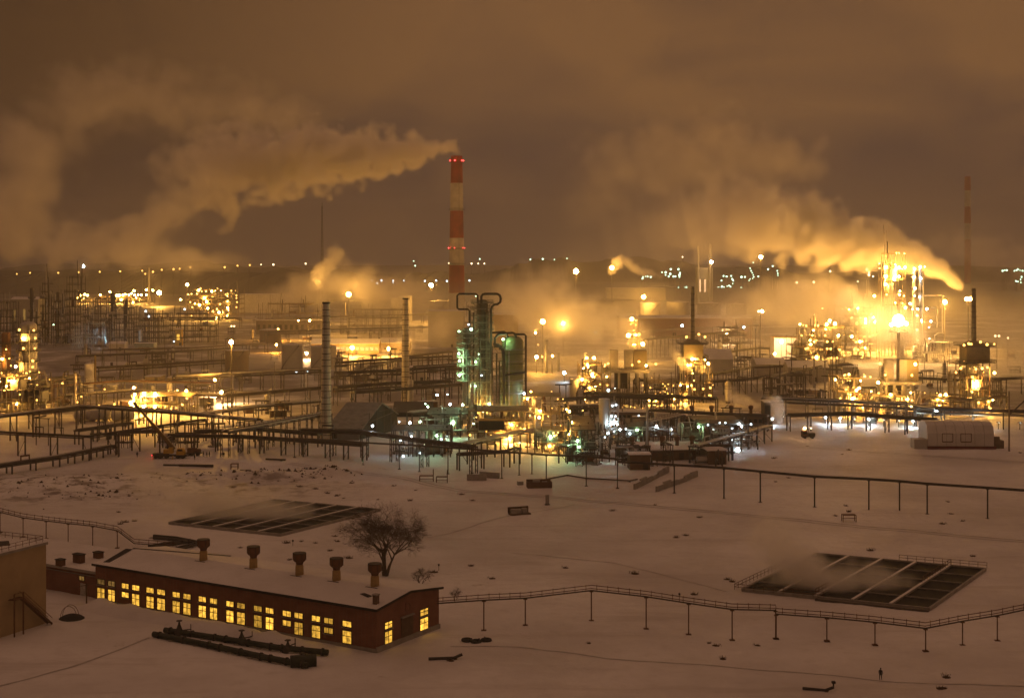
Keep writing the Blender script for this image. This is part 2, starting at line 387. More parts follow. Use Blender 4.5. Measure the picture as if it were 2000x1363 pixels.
# ---------------------------------------------------------------- materials
CONC = mat("concrete", (.34,.32,.29), .85, var=.35, scale=.5, bump=.3)
BEIGE = mat("beige_render", (.40,.30,.17), .85, var=.22, scale=.25, bump=.1)
STEEL = mat("weathered_steel", (.10,.085,.07), .6, .3, var=.5, scale=.5)
DSTEEL = mat("dark_steel", (.055,.047,.04), .6, .3, var=.4, scale=.5)
LSTEEL = mat("pale_lagging", (.46,.43,.38), .5, .2, var=.35, scale=.35)
ALU = mat("aluminium_lagging", (.55,.53,.5), .42, .7, var=.3, scale=.5)
RUST = mat("rusty_steel", (.16,.075,.035), .8, .1, var=.6, scale=.4)
GREENP = mat("green_paint", (.022,.032,.016), .6, var=.5, scale=.6)
YELLOWP = mat("yellow_paint", (.55,.33,.03), .5, var=.3, scale=.8)
BLUEP = mat("pale_blue_paint", (.34,.44,.52), .5, var=.3, scale=.5)
REDP = mat("red_paint", (.45,.035,.02), .55, var=.3, scale=.15)
WHITEP = mat("white_paint", (.64,.61,.57), .6, var=.2, scale=.1)
TANKP = mat("tank_paint", (.42,.40,.36), .6, var=.25, scale=.08)
ROOFG = mat("grey_sheet_roof", (.15,.15,.13), .6, var=.3, scale=.4)
BLACKR = mat("dark_roofing", (.03,.027,.025), .9, var=.4, scale=.5)
WOOD = mat("old_wood", (.14,.09,.05), .85, var=.5, scale=1.2)
CLOTH = mat("dark_cloth", (.012,.012,.015), .9, var=.4, scale=6)
RUBBER = mat("black_rubber", (.02,.02,.02), .8, var=.3, scale=2)
WATERM = mat("dark_water", (.012,.013,.012), .55, var=.3, scale=.2); WATERM.node_tree.nodes["Principled BSDF"].inputs["Specular IOR Level"].default_value = .08
GLASSY = mat("dark_window_glass", (.02,.022,.025), .15, var=.2)
def brick_mat(name, c1, c2, mortar):
    m = bpy.data.materials.new(name); m.use_nodes = True; nt = m.node_tree; N = nt.nodes; L = nt.links.new; b = N["Principled BSDF"]
    b.inputs["Roughness"].default_value = .9
    tc = N.new("ShaderNodeTexCoord"); sp = N.new("ShaderNodeSeparateXYZ"); L(tc.outputs["Object"], sp.inputs[0])
    ad = N.new("ShaderNodeMath"); L(sp.outputs["X"], ad.inputs[0]); L(sp.outputs["Y"], ad.inputs[1]); cb = N.new("ShaderNodeCombineXYZ"); L(ad.outputs[0], cb.inputs[0]); L(sp.outputs["Z"], cb.inputs[1])
    br = N.new("ShaderNodeTexBrick"); L(cb.outputs[0], br.inputs["Vector"]); br.inputs["Scale"].default_value = 1.0
    br.inputs["Brick Width"].default_value = .5; br.inputs["Row Height"].default_value = .16; br.inputs["Mortar Size"].default_value = .018
    br.inputs["Color1"].default_value = (*c1, 1); br.inputs["Color2"].default_value = (*c2, 1); br.inputs["Mortar"].default_value = (*mortar, 1)
    nz = N.new("ShaderNodeTexNoise"); nz.inputs["Scale"].default_value = .45; nz.inputs["Detail"].default_value = 7; L(tc.outputs["Object"], nz.inputs["Vector"])
    rp = N.new("ShaderNodeMapRange"); rp.inputs[1].default_value = .4; rp.inputs[2].default_value = .7; rp.inputs[4].default_value = .6; L(nz.outputs["Fac"], rp.inputs[0])
    mx = N.new("ShaderNodeMix"); mx.data_type = 'RGBA'; L(rp.outputs[0], mx.inputs[0]); L(br.outputs["Color"], mx.inputs[6]); mx.inputs[7].default_value = (c1[0]*.55, c1[1]*.55, c1[2]*.55, 1)
    L(mx.outputs[2], b.inputs["Base Color"]); _mats[name] = m; return m
BRICK = brick_mat("red_brick", (.24,.085,.045), (.19,.065,.035), (.20,.15,.11))
BRICK2 = brick_mat("brown_brick", (.15,.085,.05), (.12,.065,.04), (.15,.12,.09))
def window_glow(name, col, s):
    if name in _mats: return _mats[name]
    m = bpy.data.materials.new(name); m.use_nodes = True; nt = m.node_tree; N = nt.nodes; L = nt.links.new; b = N["Principled BSDF"]
    b.inputs["Base Color"].default_value = (.2,.15,.08,1); b.inputs["Roughness"].default_value = .3
    geo = N.new("ShaderNodeNewGeometry"); nz = N.new("ShaderNodeTexNoise"); nz.inputs["Scale"].default_value = 1.5; nz.inputs["Detail"].default_value = 6; L(geo.outputs["Position"], nz.inputs["Vector"])
    rp = N.new("ShaderNodeMapRange"); rp.inputs[1].default_value = .35; rp.inputs[2].default_value = .68; rp.inputs[3].default_value = s*.45; rp.inputs[4].default_value = s*1.5; L(nz.outputs["Fac"], rp.inputs[0])
    oi = N.new("ShaderNodeObjectInfo"); r2 = N.new("ShaderNodeMapRange"); r2.inputs[3].default_value = .32; r2.inputs[4].default_value = 1.15; L(oi.outputs["Random"], r2.inputs[0])
    ml = N.new("ShaderNodeMath"); ml.operation = 'MULTIPLY'; L(rp.outputs[0], ml.inputs[0]); L(r2.outputs[0], ml.inputs[1])
    b.inputs["Emission Color"].default_value = (*col, 1); L(ml.outputs[0], b.inputs["Emission Strength"])
    _mats[name] = m; return m
LITWIN = window_glow("lit_window", (1.0,.52,.06), 1.35)
LITDIM = window_glow("dim_window", (.9,.5,.12), .28)
def ordn(i): return "%d%s" % (i, "th" if 10 <= i % 100 <= 20 else {1:"st",2:"nd",3:"rd"}.get(i % 10, "th"))

# ---------------------------------------------------------------- brick workshop
U = Vector((-.85, .527, 0)).normalized(); V = Vector((-U.y*-1, -U.x, 0)); V = Vector((.527, .85, 0)).normalized()
C0 = Vector((X(735, 236), 236, 0)); EAVE, PEAK, BL, BW = 7.0, 8.15, 67.0, 18.2
def L2(t, s, z=0): return U*t + V*s + Vector((0, 0, z))          # workshop-local: along the facade, across, up
bk = empty("brick_workshop", "long red brick workshop with rows of yellow lit windows and snowy roof", "workshop", C0)
m = MB()
m.add([L2(0,0,-1),L2(BL,0,-1),L2(BL,0,EAVE),L2(0,0,EAVE),L2(0,BW,-1),L2(BL,BW,-1),L2(BL,BW,EAVE-.1),L2(0,BW,EAVE-.1),L2(0,BW/2,PEAK),L2(BL,BW/2,PEAK)],
      [(0,3,2,1),(4,5,6,7),(0,4,7,8,3),(1,2,9,6,5)])
m.build("wall", BRICK, bk)
def slab(mb, a, b, c, d, th):
    nrm = Vector((0,0,th)); mb.add([a,b,c,d,a+nrm,b+nrm,c+nrm,d+nrm],[(0,3,2,1),(4,5,6,7),(0,1,5,4),(1,2,6,5),(2,3,7,6),(3,0,4,7)])
m = MB(); slab(m, L2(-.5,-.55,EAVE-.02), L2(BL+.3,-.55,EAVE-.02), L2(BL+.3,BW/2,PEAK+.06), L2(-.5,BW/2,PEAK+.06), .3)
slab(m, L2(-.5,BW/2,PEAK+.06), L2(BL+.3,BW/2,PEAK+.06), L2(BL+.3,BW+.5,EAVE-.02), L2(-.5,BW+.5,EAVE-.02), .3)
roof = m.build("roof", SNOWC, bk)
m = MB(); m.beam(L2(-.58,-.62,EAVE+.05), L2(BL+.35,-.62,EAVE+.05), .12, .42); m.beam(L2(-.58,-.62,EAVE+.08), L2(-.58,BW/2,PEAK+.16), .12, .4); m.beam(L2(-.58,BW/2,PEAK+.16), L2(-.58,BW+.55,EAVE+.08), .12, .4)
m.build("fascia", BLACKR, roof)
for fn in (lambda m: m.beam(L2(BL-2,.9,EAVE+.45), L2(BL-.3,BW*.45,PEAK+.42), 1.4, .1), lambda m: m.beam(L2(BL-.4,BW*.5,PEAK+.4), L2(BL-18,BW-.4,EAVE+.42), .8, .08), lambda m: m.beam(L2(4.2,4.0,EAVE+.88), L2(6.6,4.9,EAVE+.98), 1.2, .07)):
    m = MB(); fn(m); m.build("bare_patch", BLACKR, roof)
m = MB(); m.beam(L2(-.12,-.12,.35), L2(-.12,BW+.1,.35), .25, .9); m.beam(L2(-.1,-.12,.2), L2(BL,-.12,.2), .2, .6); m.build("plinth", CONC, bk)
def tpx(px):
    k = (px-1000)/FP; return (C0.x - C0.y*k)/(U.y*k - U.x) if abs(U.y*k-U.x) > 1e-6 else 0
def spx(px):
    k = (px-1000)/FP; return (k*C0.y - C0.x)/(V.x - k*V.y)
def window(a, b, z0, z1, along, lit=LITWIN, bars=2, parent=bk, off=0.0, cross=True):
    """a..b: distance along the wall"""
    f = (lambda t, s, z: L2(t, -s-off, z)) if along else (lambda t, s, z: L2(-s, t, z))
    w = MB()
    for t in (a, b): w.beam(f(t, .05, z0), f(t, .05, z1), .14)
    for z in (z0, z1): w.beam(f(a-.07, .05, z), f(b+.07, .05, z), .14)
    for i in range(1, bars): t = a+(b-a)*i/bars; w.beam(f(t, .05, z0), f(t, .05, z1), .09)
    if cross: w.beam(f(a, .055, (z0*.42+z1*.58)), f(b, .055, (z0*.42+z1*.58)), .09)
    fr = w.build("window", WOOD, parent)
    p = MB(); p.add([f(a,.02,z0), f(b,.02,z0), f(b,.02,z1), f(a,.02,z1)], [(0,1,2,3)]); p.build("pane", lit, fr)
    s = MB(); s.beam(f(a-.15,.12,z0-.12), f(b+.15,.12,z0-.12), .2, .1); s.build("sill", CONC, fr)
for i, (p0, p1, q0, q1) in enumerate([(190,205,211,225),(238,252,258,273),(286,301,307,323),(337,352,358,373),(388,403,410,425),(442,457,463,479),(496,512,519,535),(552,569,575,592),(609,626,633,651),(669,687,0,0)]):
    for k, (a, b) in enumerate(((p0, p1), (q0, q1))):
        if not a: continue
        t1, t0 = tpx(a), tpx(b)
        window(t0, t1, 3.35, 4.4, True, LITDIM if i == 0 else LITWIN, 2, cross=False)
        short = (i == 7 and k == 0) or (i == 8 and k == 1) or (i == 1 and k == 0)
        window(t0, t1, 1.7 if short else .55, 2.75, True, LITWIN, 2, cross=not short)
for (a, b) in ((751, 766), (820, 836)):
    window(spx(a), spx(b), 3.2, 4.4, False); window(spx(a), spx(b), .65, 2.85, False, bars=2)
m = MB(); sa, sb = spx(783), spx(806); m.beam(L2(-.08,(sa+sb)/2,-.1), L2(-.08,(sa+sb)/2,4.1), .14, sb-sa) if False else m.add([L2(-.14,sa,0),L2(-.14,sb,0),L2(-.14,sb,4.1),L2(-.14,sa,4.1),L2(.1,sa,0),L2(.1,sb,0),L2(.1,sb,4.1),L2(.1,sa,4.1)],[(0,1,2,3),(0,3,7,4),(1,5,6,2),(3,2,6,7)])
dr = m.build("door", WOOD, bk)
m = MB(); m.beam(L2(-.2,sa-.1,4.25), L2(-.2,sb+.1,4.25), .5, .2); m.build("canopy", CONC, dr)
m = MB()
for k in range(16):
    a, b = 2*math.pi*k/16, 2*math.pi*(k+1)/16; s0 = spx(796); m.beam(L2(-.06,s0+.75*math.cos(a),5.7+.75*math.sin(a)), L2(-.06,s0+.75*math.cos(b),5.7+.75*math.sin(b)), .14, .16)
m.build("round_ornament", BRICK, bk)
for i in range(8):
    pass
# roof ventilators along the ridge: each one its own thing
for i, (t, ln) in enumerate([(47.5,"leftmost"),(35,"second from the left"),(24,"middle"),(15.5,"second from the right"),(7.0,"rightmost")]):
    p = C0+L2(t, BW/2-.3, PEAK+.2)
    v = empty("roof_ventilator", "yellow based drum ventilator on the snowy workshop roof, "+ln+" of five", "roof vent", p, group="ventilators along the workshop roof ridge")
    m = MB(); m.lathe((0,0,0), [(.78,0),(.74,1.6),(.62,1.9)], 14); m.build("base", YELLOWP if False else mat("ochre_paint", (.40,.27,.10), .7, var=.35, scale=.9), v, True)
    m = MB(); m.lathe((0,0,1.95), [(.62,0),(.70,.35),(1.12,.7),(1.16,1.75),(1.1,2.05),(1.02,2.05),(.95,1.3)], 16); m.build("drum", RUST, v, True)
    m = MB(); m.lathe((0,0,3.9), [(1.19,0),(1.19,.12)], 16)
    for k in range(6): a = k*math.pi/3; m.beam((1.18*math.cos(a),1.18*math.sin(a),2.7),(1.18*math.cos(a),1.18*math.sin(a),4.0),.08)
    m.build("rim", DSTEEL, v)
    m = MB(); m.cbox((0,0,-.28), 2.6, 2.2, .3, 2.58); m.build("kerb", BLACKR, v)
v = empty("roof_chimney", "small square brick chimney at the near corner of the workshop roof", "chimney", C0+L2(1.3,1.6,EAVE+.3))
m = MB(); m.cbox((0,0,0), .8, .8, 1.7, 2.58); m.build("stack", BRICK2, v); m = MB(); m.cbox((0,0,1.7), 1.0, 1.0, .18, 2.58); m.build("cap", CONC, v)
# lower wing
wg = empty("brick_annex", "low brick annex with snowy roof joined to the left end of the workshop", "annex", C0+L2(BL+.2, 1.5))
def L3(t, s, z=0): return U*t+V*s+Vector((0,0,z))
m = MB(); m.add([L3(0,0,-1),L3(34,0,-1),L3(34,0,5),L3(0,0,5),L3(0,15,-1),L3(34,15,-1),L3(34,15,5.3),L3(0,15,5.3)],[(0,3,2,1),(4,5,6,7),(1,2,6,5),(0,4,7,3)]); m.build("wall", BRICK, wg)
m = MB(); slab(m, L3(-.02,-.5,5), L3(34,-.5,5), L3(34,15.3,5.35), L3(-.02,15.3,5.35), .3); rf = m.build("roof", SNOWC, wg)
m = MB(); m.beam(L3(0,-.58,5.05), L3(34,-.58,5.05), .1, .5); m.beam(L3(0,-.12,4.2), L3(34,-.12,4.2), .1,.12); m.build("fascia", CONC, rf)
def win3(a, b, z0, z1, lit, bars=2):
    w_ = MB()
    for t in (a, b): w_.beam(L3(t,-.05,z0), L3(t,-.05,z1), .12)
    for z in (z0, z1): w_.beam(L3(a,-.05,z), L3(b,-.05,z), .12)
    w_.beam(L3((a+b)/2,-.05,z0), L3((a+b)/2,-.05,z1), .08); fr = w_.build("window", WOOD, wg)
    p = MB(); p.add([L3(a,-.02,z0),L3(b,-.02,z0),L3(b,-.02,z1),L3(a,-.02,z1)],[(0,1,2,3)]); p.build("pane", lit, fr)
win3(4.5, 6.0, 3.0, 3.9, window_glow("warm_dim_window", (.9,.5,.12), .5))
m = MB(); m.add([L3(4.2,-.1,0),L3(5.6,-.1,0),L3(5.6,-.1,2.5),L3(4.2,-.1,2.5),L3(4.2,.1,0),L3(5.6,.1,0),L3(5.6,.1,2.5),L3(4.2,.1,2.5)],[(0,1,2,3),(0,3,7,4),(1,5,6,2),(2,6,7,3)]); m.build("door", mat("white_door",(.5,.48,.44),.7,var=.4,scale=2), wg)
for px, py, s, nm in ((118,1103,1.5,"lowest and leftmost"),(154,1098,2.2,"widest, in the middle"),(192,1090,1.7,"nearest the workshop")):
    p = W(px, py, DG(py, 5.4)); o = empty("roof_vent_box", "dark box vent on the snowy annex roof, "+nm, "roof vent", (p.x, p.y, 5.25), 2.58, "box vents on the annex roof")
    m = MB(); m.cbox((0,0,0), s, 1.2, s*.8); m.build("body", RUST, o); m = MB(); m.cbox((0,0,s*.8), s*1.15, 1.45, .15); m.build("cap", BLACKR, o)

# ---------------------------------------------------------------- beige block at the left edge
B0 = Vector((X(90,255), 255, 0)); bu = Vector((-.43,-.903,0)).normalized(); bv = Vector((-.903,.43,0)).normalized()
bb = empty("beige_building", "tall blank beige building cut by the left edge of the picture", "building", B0)
def L4(t, s, z=0): return bu*t+bv*s+Vector((0,0,z))
m = MB(); m.add([L4(0,0,-1),L4(16,0,-1),L4(16,0,14.2),L4(0,0,14.2),L4(0,14,-1),L4(16,14,-1),L4(16,14,14.2),L4(0,14,14.2)],[(0,3,2,1),(4,5,6,7),(1,2,6,5),(0,4,7,3)]); m.build("wall", BEIGE, bb)
m = MB(); slab(m, L4(-.15,-.15,14.2), L4(16.1,-.15,14.2), L4(16.1,14.2,14.2), L4(-.15,14.2,14.2), .35); rf = m.build("roof", SNOWC, bb)
m = MB(); m.beam(L4(-.2,-.2,14.3), L4(16.1,-.2,14.3), .16, .42); m.beam(L4(-.2,-.2,14.3), L4(-.2,14.2,14.3), .16, .42); m.build("coping", CONC, rf)
m = MB(); m.railing([L4(15,.4,14.5), L4(.4,.4,14.5), L4(.4,13,14.5)], 1.1, 1.6, .045); m.build("railing", RUST, rf)
m = MB(); m.cbox(L4(6,7,14.53), 6, 4.5, .06, .4); m.build("bare_patch", BLACKR, rf)
m = MB(); a, b = L4(.3,-1.3,.2), L4(7.2,-1.3,6.3)
for s in (-1.7,-.7): m.beam(L4(.3,s,.1), L4(7.2,s,6.2), .14, .35); m.beam(L4(.3,s,1.2), L4(7.2,s,7.3), .08)
for i in range(22): q = i/21; m.beam(L4(.3+6.9*q,-1.7,.2+6.1*q), L4(.3+6.9*q,-.7,.2+6.1*q), .3, .05)
m.beam(L4(7.2,-1.2,6.25), L4(9.6,-1.2,6.25), 1.3, .16); m.beam(L4(7.3,-1.75,-.6), L4(7.3,-1.75,7.3), .22); m.beam(L4(9.4,-1.75,-.6), L4(9.4,-1.75,7.3), .22); m.beam(L4(7.3,-1.75,7.3), L4(9.4,-1.75,7.3), .08)
m.build("stair", RUST, bb)
# coil frame and dark heap beside it, lamp-less pole
p = G(134,1207); o = empty("wire_arch", "thin wire arch frame over a dark heap right of the beige building", "arch frame", p)
m = MB(); 
for dy in (0,1.2): m.path([(1.5*math.cos(math.pi*k/10), dy, 2.2*math.sin(math.pi*k/10)) for k in range(11)], .05, 5)
m.build("arch", RUST, o); m = MB(); m.lathe((.4,.5,-.2), [(2.4,0),(1.7,.5),(.8,.8),(.1,.9)], 12); m.build("heap", BLACKR, o, True)
p = G(169,1186); o = empty("yard_pole", "dark wooden pole standing before the annex door", "pole", p)
m = MB(); m.tube((0,0,-.6), (0,0,4.6), .16, .12); m.build("post", WOOD, o); m = MB(); m.beam((-2.6,.2,3.6),(1.2,.1,4.5),.1); m.build("arm", WOOD, o)

# snow bank along the facade
m = MB(); nn = 60
for i in range(nn+1):
    t = 66-56*i/nn
    for k in range(7):
        s = -6.5+5.6*k/6; hgt_ = math.sin(math.pi*k/6)**.7*(1.0+.5*mnoise.noise((t*.25, k*.4, 1))+.25*mnoise.noise((t*.9,k,5)))*min(1, (nn-i)/8, (i+1)/4)
        m.v.append(tuple(C0+L2(t, s-1.6*mnoise.noise((t*.06,2,2)), hgt_*1.5-.1)))
m.f = [(i*7+k, (i+1)*7+k, (i+1)*7+k+1, i*7+k+1) for i in range(nn) for k in range(6)]
tag(m.build("snow_bank", SNOW, smooth=True), "ploughed snow bank along the workshop front", kind="structure")

# ---------------------------------------------------------------- green pipework in front of the workshop
def groundline(pxs, z=0): return [G(a, b)+Vector((0,0,z)) for a, b in pxs]
p0 = G(300,1242); o = empty("green_pipe_run", "long dark green twin pipe lying in snow before the workshop", "pipeline", p0)
for dz, pl in ((.55, [(300,1244),(420,1268),(520,1290),(600,1305)]), (.55, [(322,1236),(430,1252),(540,1270),(640,1280)])):
    pts = [q-p0+Vector((0,0,dz)) for q in groundline(pl)]
    m = MB(); m.path(pts, .5, 12); pp = m.build("pipe", GREENP, o, True)
    for a, b in zip(pts, pts[1:]):
        for t in (.1,.5,.9): m = MB(); c = a.lerp(b, t); d = (b-a).normalized()*.1; m.tube(c-d, c+d, .66, n=12); m.build("flange", DSTEEL, pp)
        for t in (.3,.7): m = MB(); c = a.lerp(b, t); m.cbox((c.x,c.y,-.3), .8, 1.2, .5); m.build("sleeper", CONC, o)
m = MB(); a = G(590,1300)-p0; m.tube(a+Vector((-1.8,-.4,.8)), a+Vector((2.2,.5,.8)), 1.0, n=16); m.build("drum", GREENP, o, True)
for i, (px, py, h, nm) in enumerate(((350,1240,2.6,"tall, at the upper end of the green pipes"),(472,1256,2.3,"pointed, before the middle windows"),(562,1272,2.0,"squat, near the lower end of the green pipes"),(590,1296,1.8,"half buried, nearest the camera"))):
    p = G(px, py); v = empty("gate_valve", "dark gate valve with handwheel, "+nm, "valve", p, .4*i, "valves on the green pipes")
    m = MB(); m.lathe((0,0,-.2), [(1.0,0),(.95,.7),(.6,1.1),(.42,h*.6),(.22,h*.8),(.12,h)], 10); m.build("body", DSTEEL, v, True)
    m = MB(); m.lathe((0,0,h-.15), [(.5,0),(.55,.06),(.5,.12)], 12); m.build("handwheel", DSTEEL, v)
    m = MB(); m.beam((.4,.3,.8),(2.0,.5,.9),.15); m.beam((1.9,.5,-.3),(1.9,.5,1.8),.12); m.build("bracket", DSTEEL, v)

# ---------------------------------------------------------------- elevated pipelines with post lists
def post_line(name, label, cat, posts, r, m_pipe, m_post, rail=False, post_r=.1, extra0=None, extra1=None, foot=True, group=None):
    """posts: (px, top py, base py)"""
    pts = []
    for (px, pt, pb) in posts:
        D = DG(pb); pts.append((Vector((X(px,D), D, 0)), max(.4, Z(pt, D))))
    o = empty(name, label, cat, pts[0][0], group=group); b = pts[0][0]
    for p, h in pts:
        q = MB(); q.tube((0,0,-.8), (0,0,h), post_r, n=8); q.cbox((0,0,h-.12), .7, .5, .12)
        if foot: q.cbox((0,0,-.5), .9, .9, .62)
        q.build("post", m_post, o, loc=p-b)
    line = [p-b+Vector((0,0,h+r)) for p, h in pts]
    if extra0: line = [e-b for e in extra0]+line
    if extra1: line = line+[e-b for e in extra1]
    q = MB(); q.path(line, r, 8); q.build("pipe", m_pipe, o, True)
    if rail:
        q = MB(); up = [v+Vector((0,0,.95)) for v in line]; q.path(up, .075, 5)
        q.path([v+Vector((0,.35,.3)) for v in line], .07, 5)
        for a, c in zip(line, line[1:]):
            n_ = max(1, int((c-a).length/1.9))
            for i in range(n_): v = a.lerp(c, (i+.5)/n_); q.beam(v-Vector((0,0,.1)), v+Vector((0,0,1.15)), .09)
        q.build("railing", RUST, o)
    return o
post_line("elevated_pipeline", "thin elevated pipeline with a ladder-like rail zigzagging right from the workshop", "pipeline",
    [(945,1173,1231),(1026,1169,1221),(1155,1154,1212),(1262,1166,1228),(1345,1179,1239),(1430,1191,1250),(1515,1193,1247),(1516,1200,1247),(1615,1207,1251),(1709,1216,1259),(1808,1228,1271),(1880,1214,1260),(1948,1203,1251),(2010,1190,1243)],
    .13, STEEL, RUST, True, .11, extra0=[C0+L2(-.3,BW-1,4.6)])
post_line("elevated_pipeline", "thin elevated pipeline with ladder-like rail dropping to the snow behind the beige building", "pipeline",
    [(-60,990,1030),(0,1001,1040),(45,1012,1048),(90,1018,1052),(133,1023,1060),(181,1028,1067),(229,1037,1070)],
    .13, STEEL, RUST, True, .11, extra1=[G(262,1066)+Vector((0,0,.6)), G(300,1068)+Vector((0,0,.5)), G(345,1074)+Vector((0,0,.5))])
post_line("overhead_pipeline", "long overhead pipe on single posts crossing the open snow at right", "pipeline",
    [(1317,910,963),(1414,916,974),(1485,923,981),(1591,933,990),(1697,938,996),(1757,942,998),(1811,947,1004),(1929,955,1013),(2030,962,1020)],
    .34, DSTEEL, DSTEEL, False, .2, extra0=[G(1206,953)+Vector((0,0,7.5))])
post_line("overhead_pipeline", "overhead pipe on uneven posts along the plant's snowy front edge", "pipeline",
    [(575,858,893),(645,861,900),(709,866,908),(780,870,916),(819,872,921),(875,876,925),(922,879,924),(980,884,934),(1014,886,928),(1039,888,926),(1067,890,938),(1145,893,949),(1206,898,953)],
    .3, STEEL, STEEL, False, .16)
o_pts = [(1067,938),(1108,930),(1145,936),(1230,941),(1245,938)]
p0 = G(*o_pts[0]); o = empty("ground_pipe", "thin dark pipe lying on the snow below the front overhead pipe", "pipe", p0)
m = MB(); m.path([G(*q)-p0+Vector((0,0,.35)) for q in o_pts], .22, 7); m.build("pipe", STEEL, o, True)
for q in o_pts[1:4]: m = MB(); m.cbox((0,0,-.4), .6,.6,.6); m.build("support", CONC, o, loc=G(*q)-p0)
for lab, pts, r in (("dark pipes on the snow behind the workshop roof, upper pair", [(300,1050),(345,1054),(386,1062)], .35),("dark pipes running under the first roof ventilator", [(290,1070),(330,1064),(372,1058)], .3),("pale capped pipe beside the dark pipes behind the workshop", [(330,1078),(372,1067),(392,1060)], .3)):
    p0 = G(*pts[0]); o = empty("ground_pipe", lab, "pipe", p0); m = MB(); m.path([G(*q)-p0+Vector((0,0,.5)) for q in pts], r, 8)
    m.path([G(q[0],q[1]+4)-p0+Vector((0,0,.5)) for q in pts], r, 8); m.build("pipe", DSTEEL if "dark" in lab else LSTEEL, o, True)
    for q in pts: m = MB(); m.cbox((0,-.5,-.5), 1.6, 1.4, .7); m.build("sleeper", CONC, o, loc=G(*q)-p0)

# ---------------------------------------------------------------- settling basins
def basin(name, label, c, a, b, na, nb, rails, seed):
    """c near-left corner, a along the near side, b along the depth"""
    o = empty(name, label, "settling basin", c); ua = a.normalized(); ub = b.normalized(); la = a.length; lb = b.length
    def q(s, t, z=0): return ua*s+ub*t+Vector((0,0,z))
    m = MB(); H = .38
    for (p, r_) in ((q(0,0),q(la,0)),(q(0,lb),q(la,lb)),(q(0,0),q(0,lb)),(q(la,0),q(la,lb))): m.beam(p+Vector((0,0,H/2-.45)), r_+Vector((0,0,H/2-.45)), .42, H+.9)
    m.build("wall", CONC, o)
    m = MB(); m.add([q(.2,.2,.06),q(la-.2,.2,.06),q(la-.2,lb-.2,.06),q(.2,lb-.2,.06)],[(0,1,2,3)]); m.build("water", WATERM, o)
    for i in range(1, na):
        m = MB(); s = la*i/na; m.beam(q(s,.25,.1), q(s,lb-.25,.1), .6, .6); dv = m.build("divider", CONC, o)
        m = MB(); m.beam(q(s,.25,.43), q(s,lb-.25,.43), .55, .06); m.build("snow_cap", SNOWC, dv)
    for j in range(1, nb):
        m = MB(); t = lb*j/nb; m.beam(q(.25,t,.05), q(la-.25,t,.05), .24, .5); m.build("cross_wall", CONC, o)
    if rails:
        for pl in ([q(-1.5,lb*.7,0),q(-1.5,-.3,0),q(la*.45,-.3,.2)],[q(la*.5,lb+.3,.3),q(la+.2,lb+.3,.3)],[q(la*(na-1)/na,lb*.5,.4),q(la*(na-1)/na,lb,.4)],[q(la*.4,.4,.4),q(la*.4,8,.4)]):
            m = MB(); m.railing(pl, 1.15, 1.8, .05); m.build("railing", RUST, o)
        m = MB(); m.beam(q(la*.42,-1.2,-.15), q(la+.3,-1.2,-.15), 1.8, .9); m.build("channel", mat("wet_concrete",(.10,.085,.07),.7,var=.5,scale=.5), o)
    return o
basin("settling_basin", "wide railed settling basin with rows of black water cells in the snow at right", G(1450,1152), G(1815,1190)-G(1450,1152), G(1925,1112)-G(1815,1190), 5, 5, True, 1)
basin("settling_basin", "sunken settling basin with dark cells in the snow behind the workshop", G(330,1022), G(548,1045)-G(330,1022), G(742,996)-G(548,1045), 5, 6, False, 2)

# ---------------------------------------------------------------- trees and weeds
BARK = mat("dark_bark", (.115,.09,.068), .95, var=.4, scale=2)
def bare_tree(label, pos, H, spread, seed, stems, name="bare_tree", depth=5, thick=.42):
    rr = random.Random(seed); o = empty(name, label, "tree", pos); tr = MB(); cr = MB()
    def grow(mb, p, d, ln, r, lv):
        pts = [p]; dd = d.copy(); n = 4 if lv < 4 else 2
        for i in range(n):
            dd = (dd+Vector((rr.uniform(-.22,.22), rr.uniform(-.22,.22), rr.uniform(-.1,.12)))).normalized()
            if lv >= 3: dd = (dd+Vector((0,0,-.13))).normalized()
            p = p+dd*(ln/n); pts.append(p)
        for i, (a, b) in enumerate(zip(pts, pts[1:])): mb.tube(a, b, r*(1-.6*i/n), r*(1-.6*(i+1)/n), n=6 if lv < 2 else 3)
        if lv >= depth: return
        k = rr.choice((4,4,5)) if lv < 3 else rr.choice((4,4,5))
        for j in range(k):
            q = pts[rr.randint(1 if n == 2 else 2, n)] if j else pts[n]
            side = Vector((rr.gauss(0,1), rr.gauss(0,1), rr.uniform(-.25,.9))).normalized()
            nd = (dd*.62+side*(.62*spread)).normalized()
            grow(cr if lv >= 0 else mb, q, nd, ln*rr.uniform(.58,.78), max(.010, r*.44), lv+1)
    for (dx, dy, f) in stems: grow(tr, Vector((dx*.3,dy*.3,-.4)), Vector((dx,dy,1.6)).normalized(), H*.43*f, thick*f, 0)
    tr.build("trunk", BARK, o, True); cr.build("crown", BARK, o)
    return o
bare_tree("large bare spreading tree standing in snow behind the workshop", G(752,1124), 12.6, .92, 5, [(-.40,.1,1.0),(.05,.2,1.05),(.55,-.1,.95)], depth=6)
bare_tree("low bare bush beside the right end of the workshop roof", G(822,1143), 4.0, 1.1, 8, [(-.5,0,1),(.5,.3,1),(0,-.4,.9)], "bare_bush", 4, .12)
bare_tree("tiny bare shrub by the pipeline right of the workshop", G(889,1170), 2.6, 1.1, 9, [(-.4,0,1),(.4,.3,1)], "bare_bush", 4, .07)

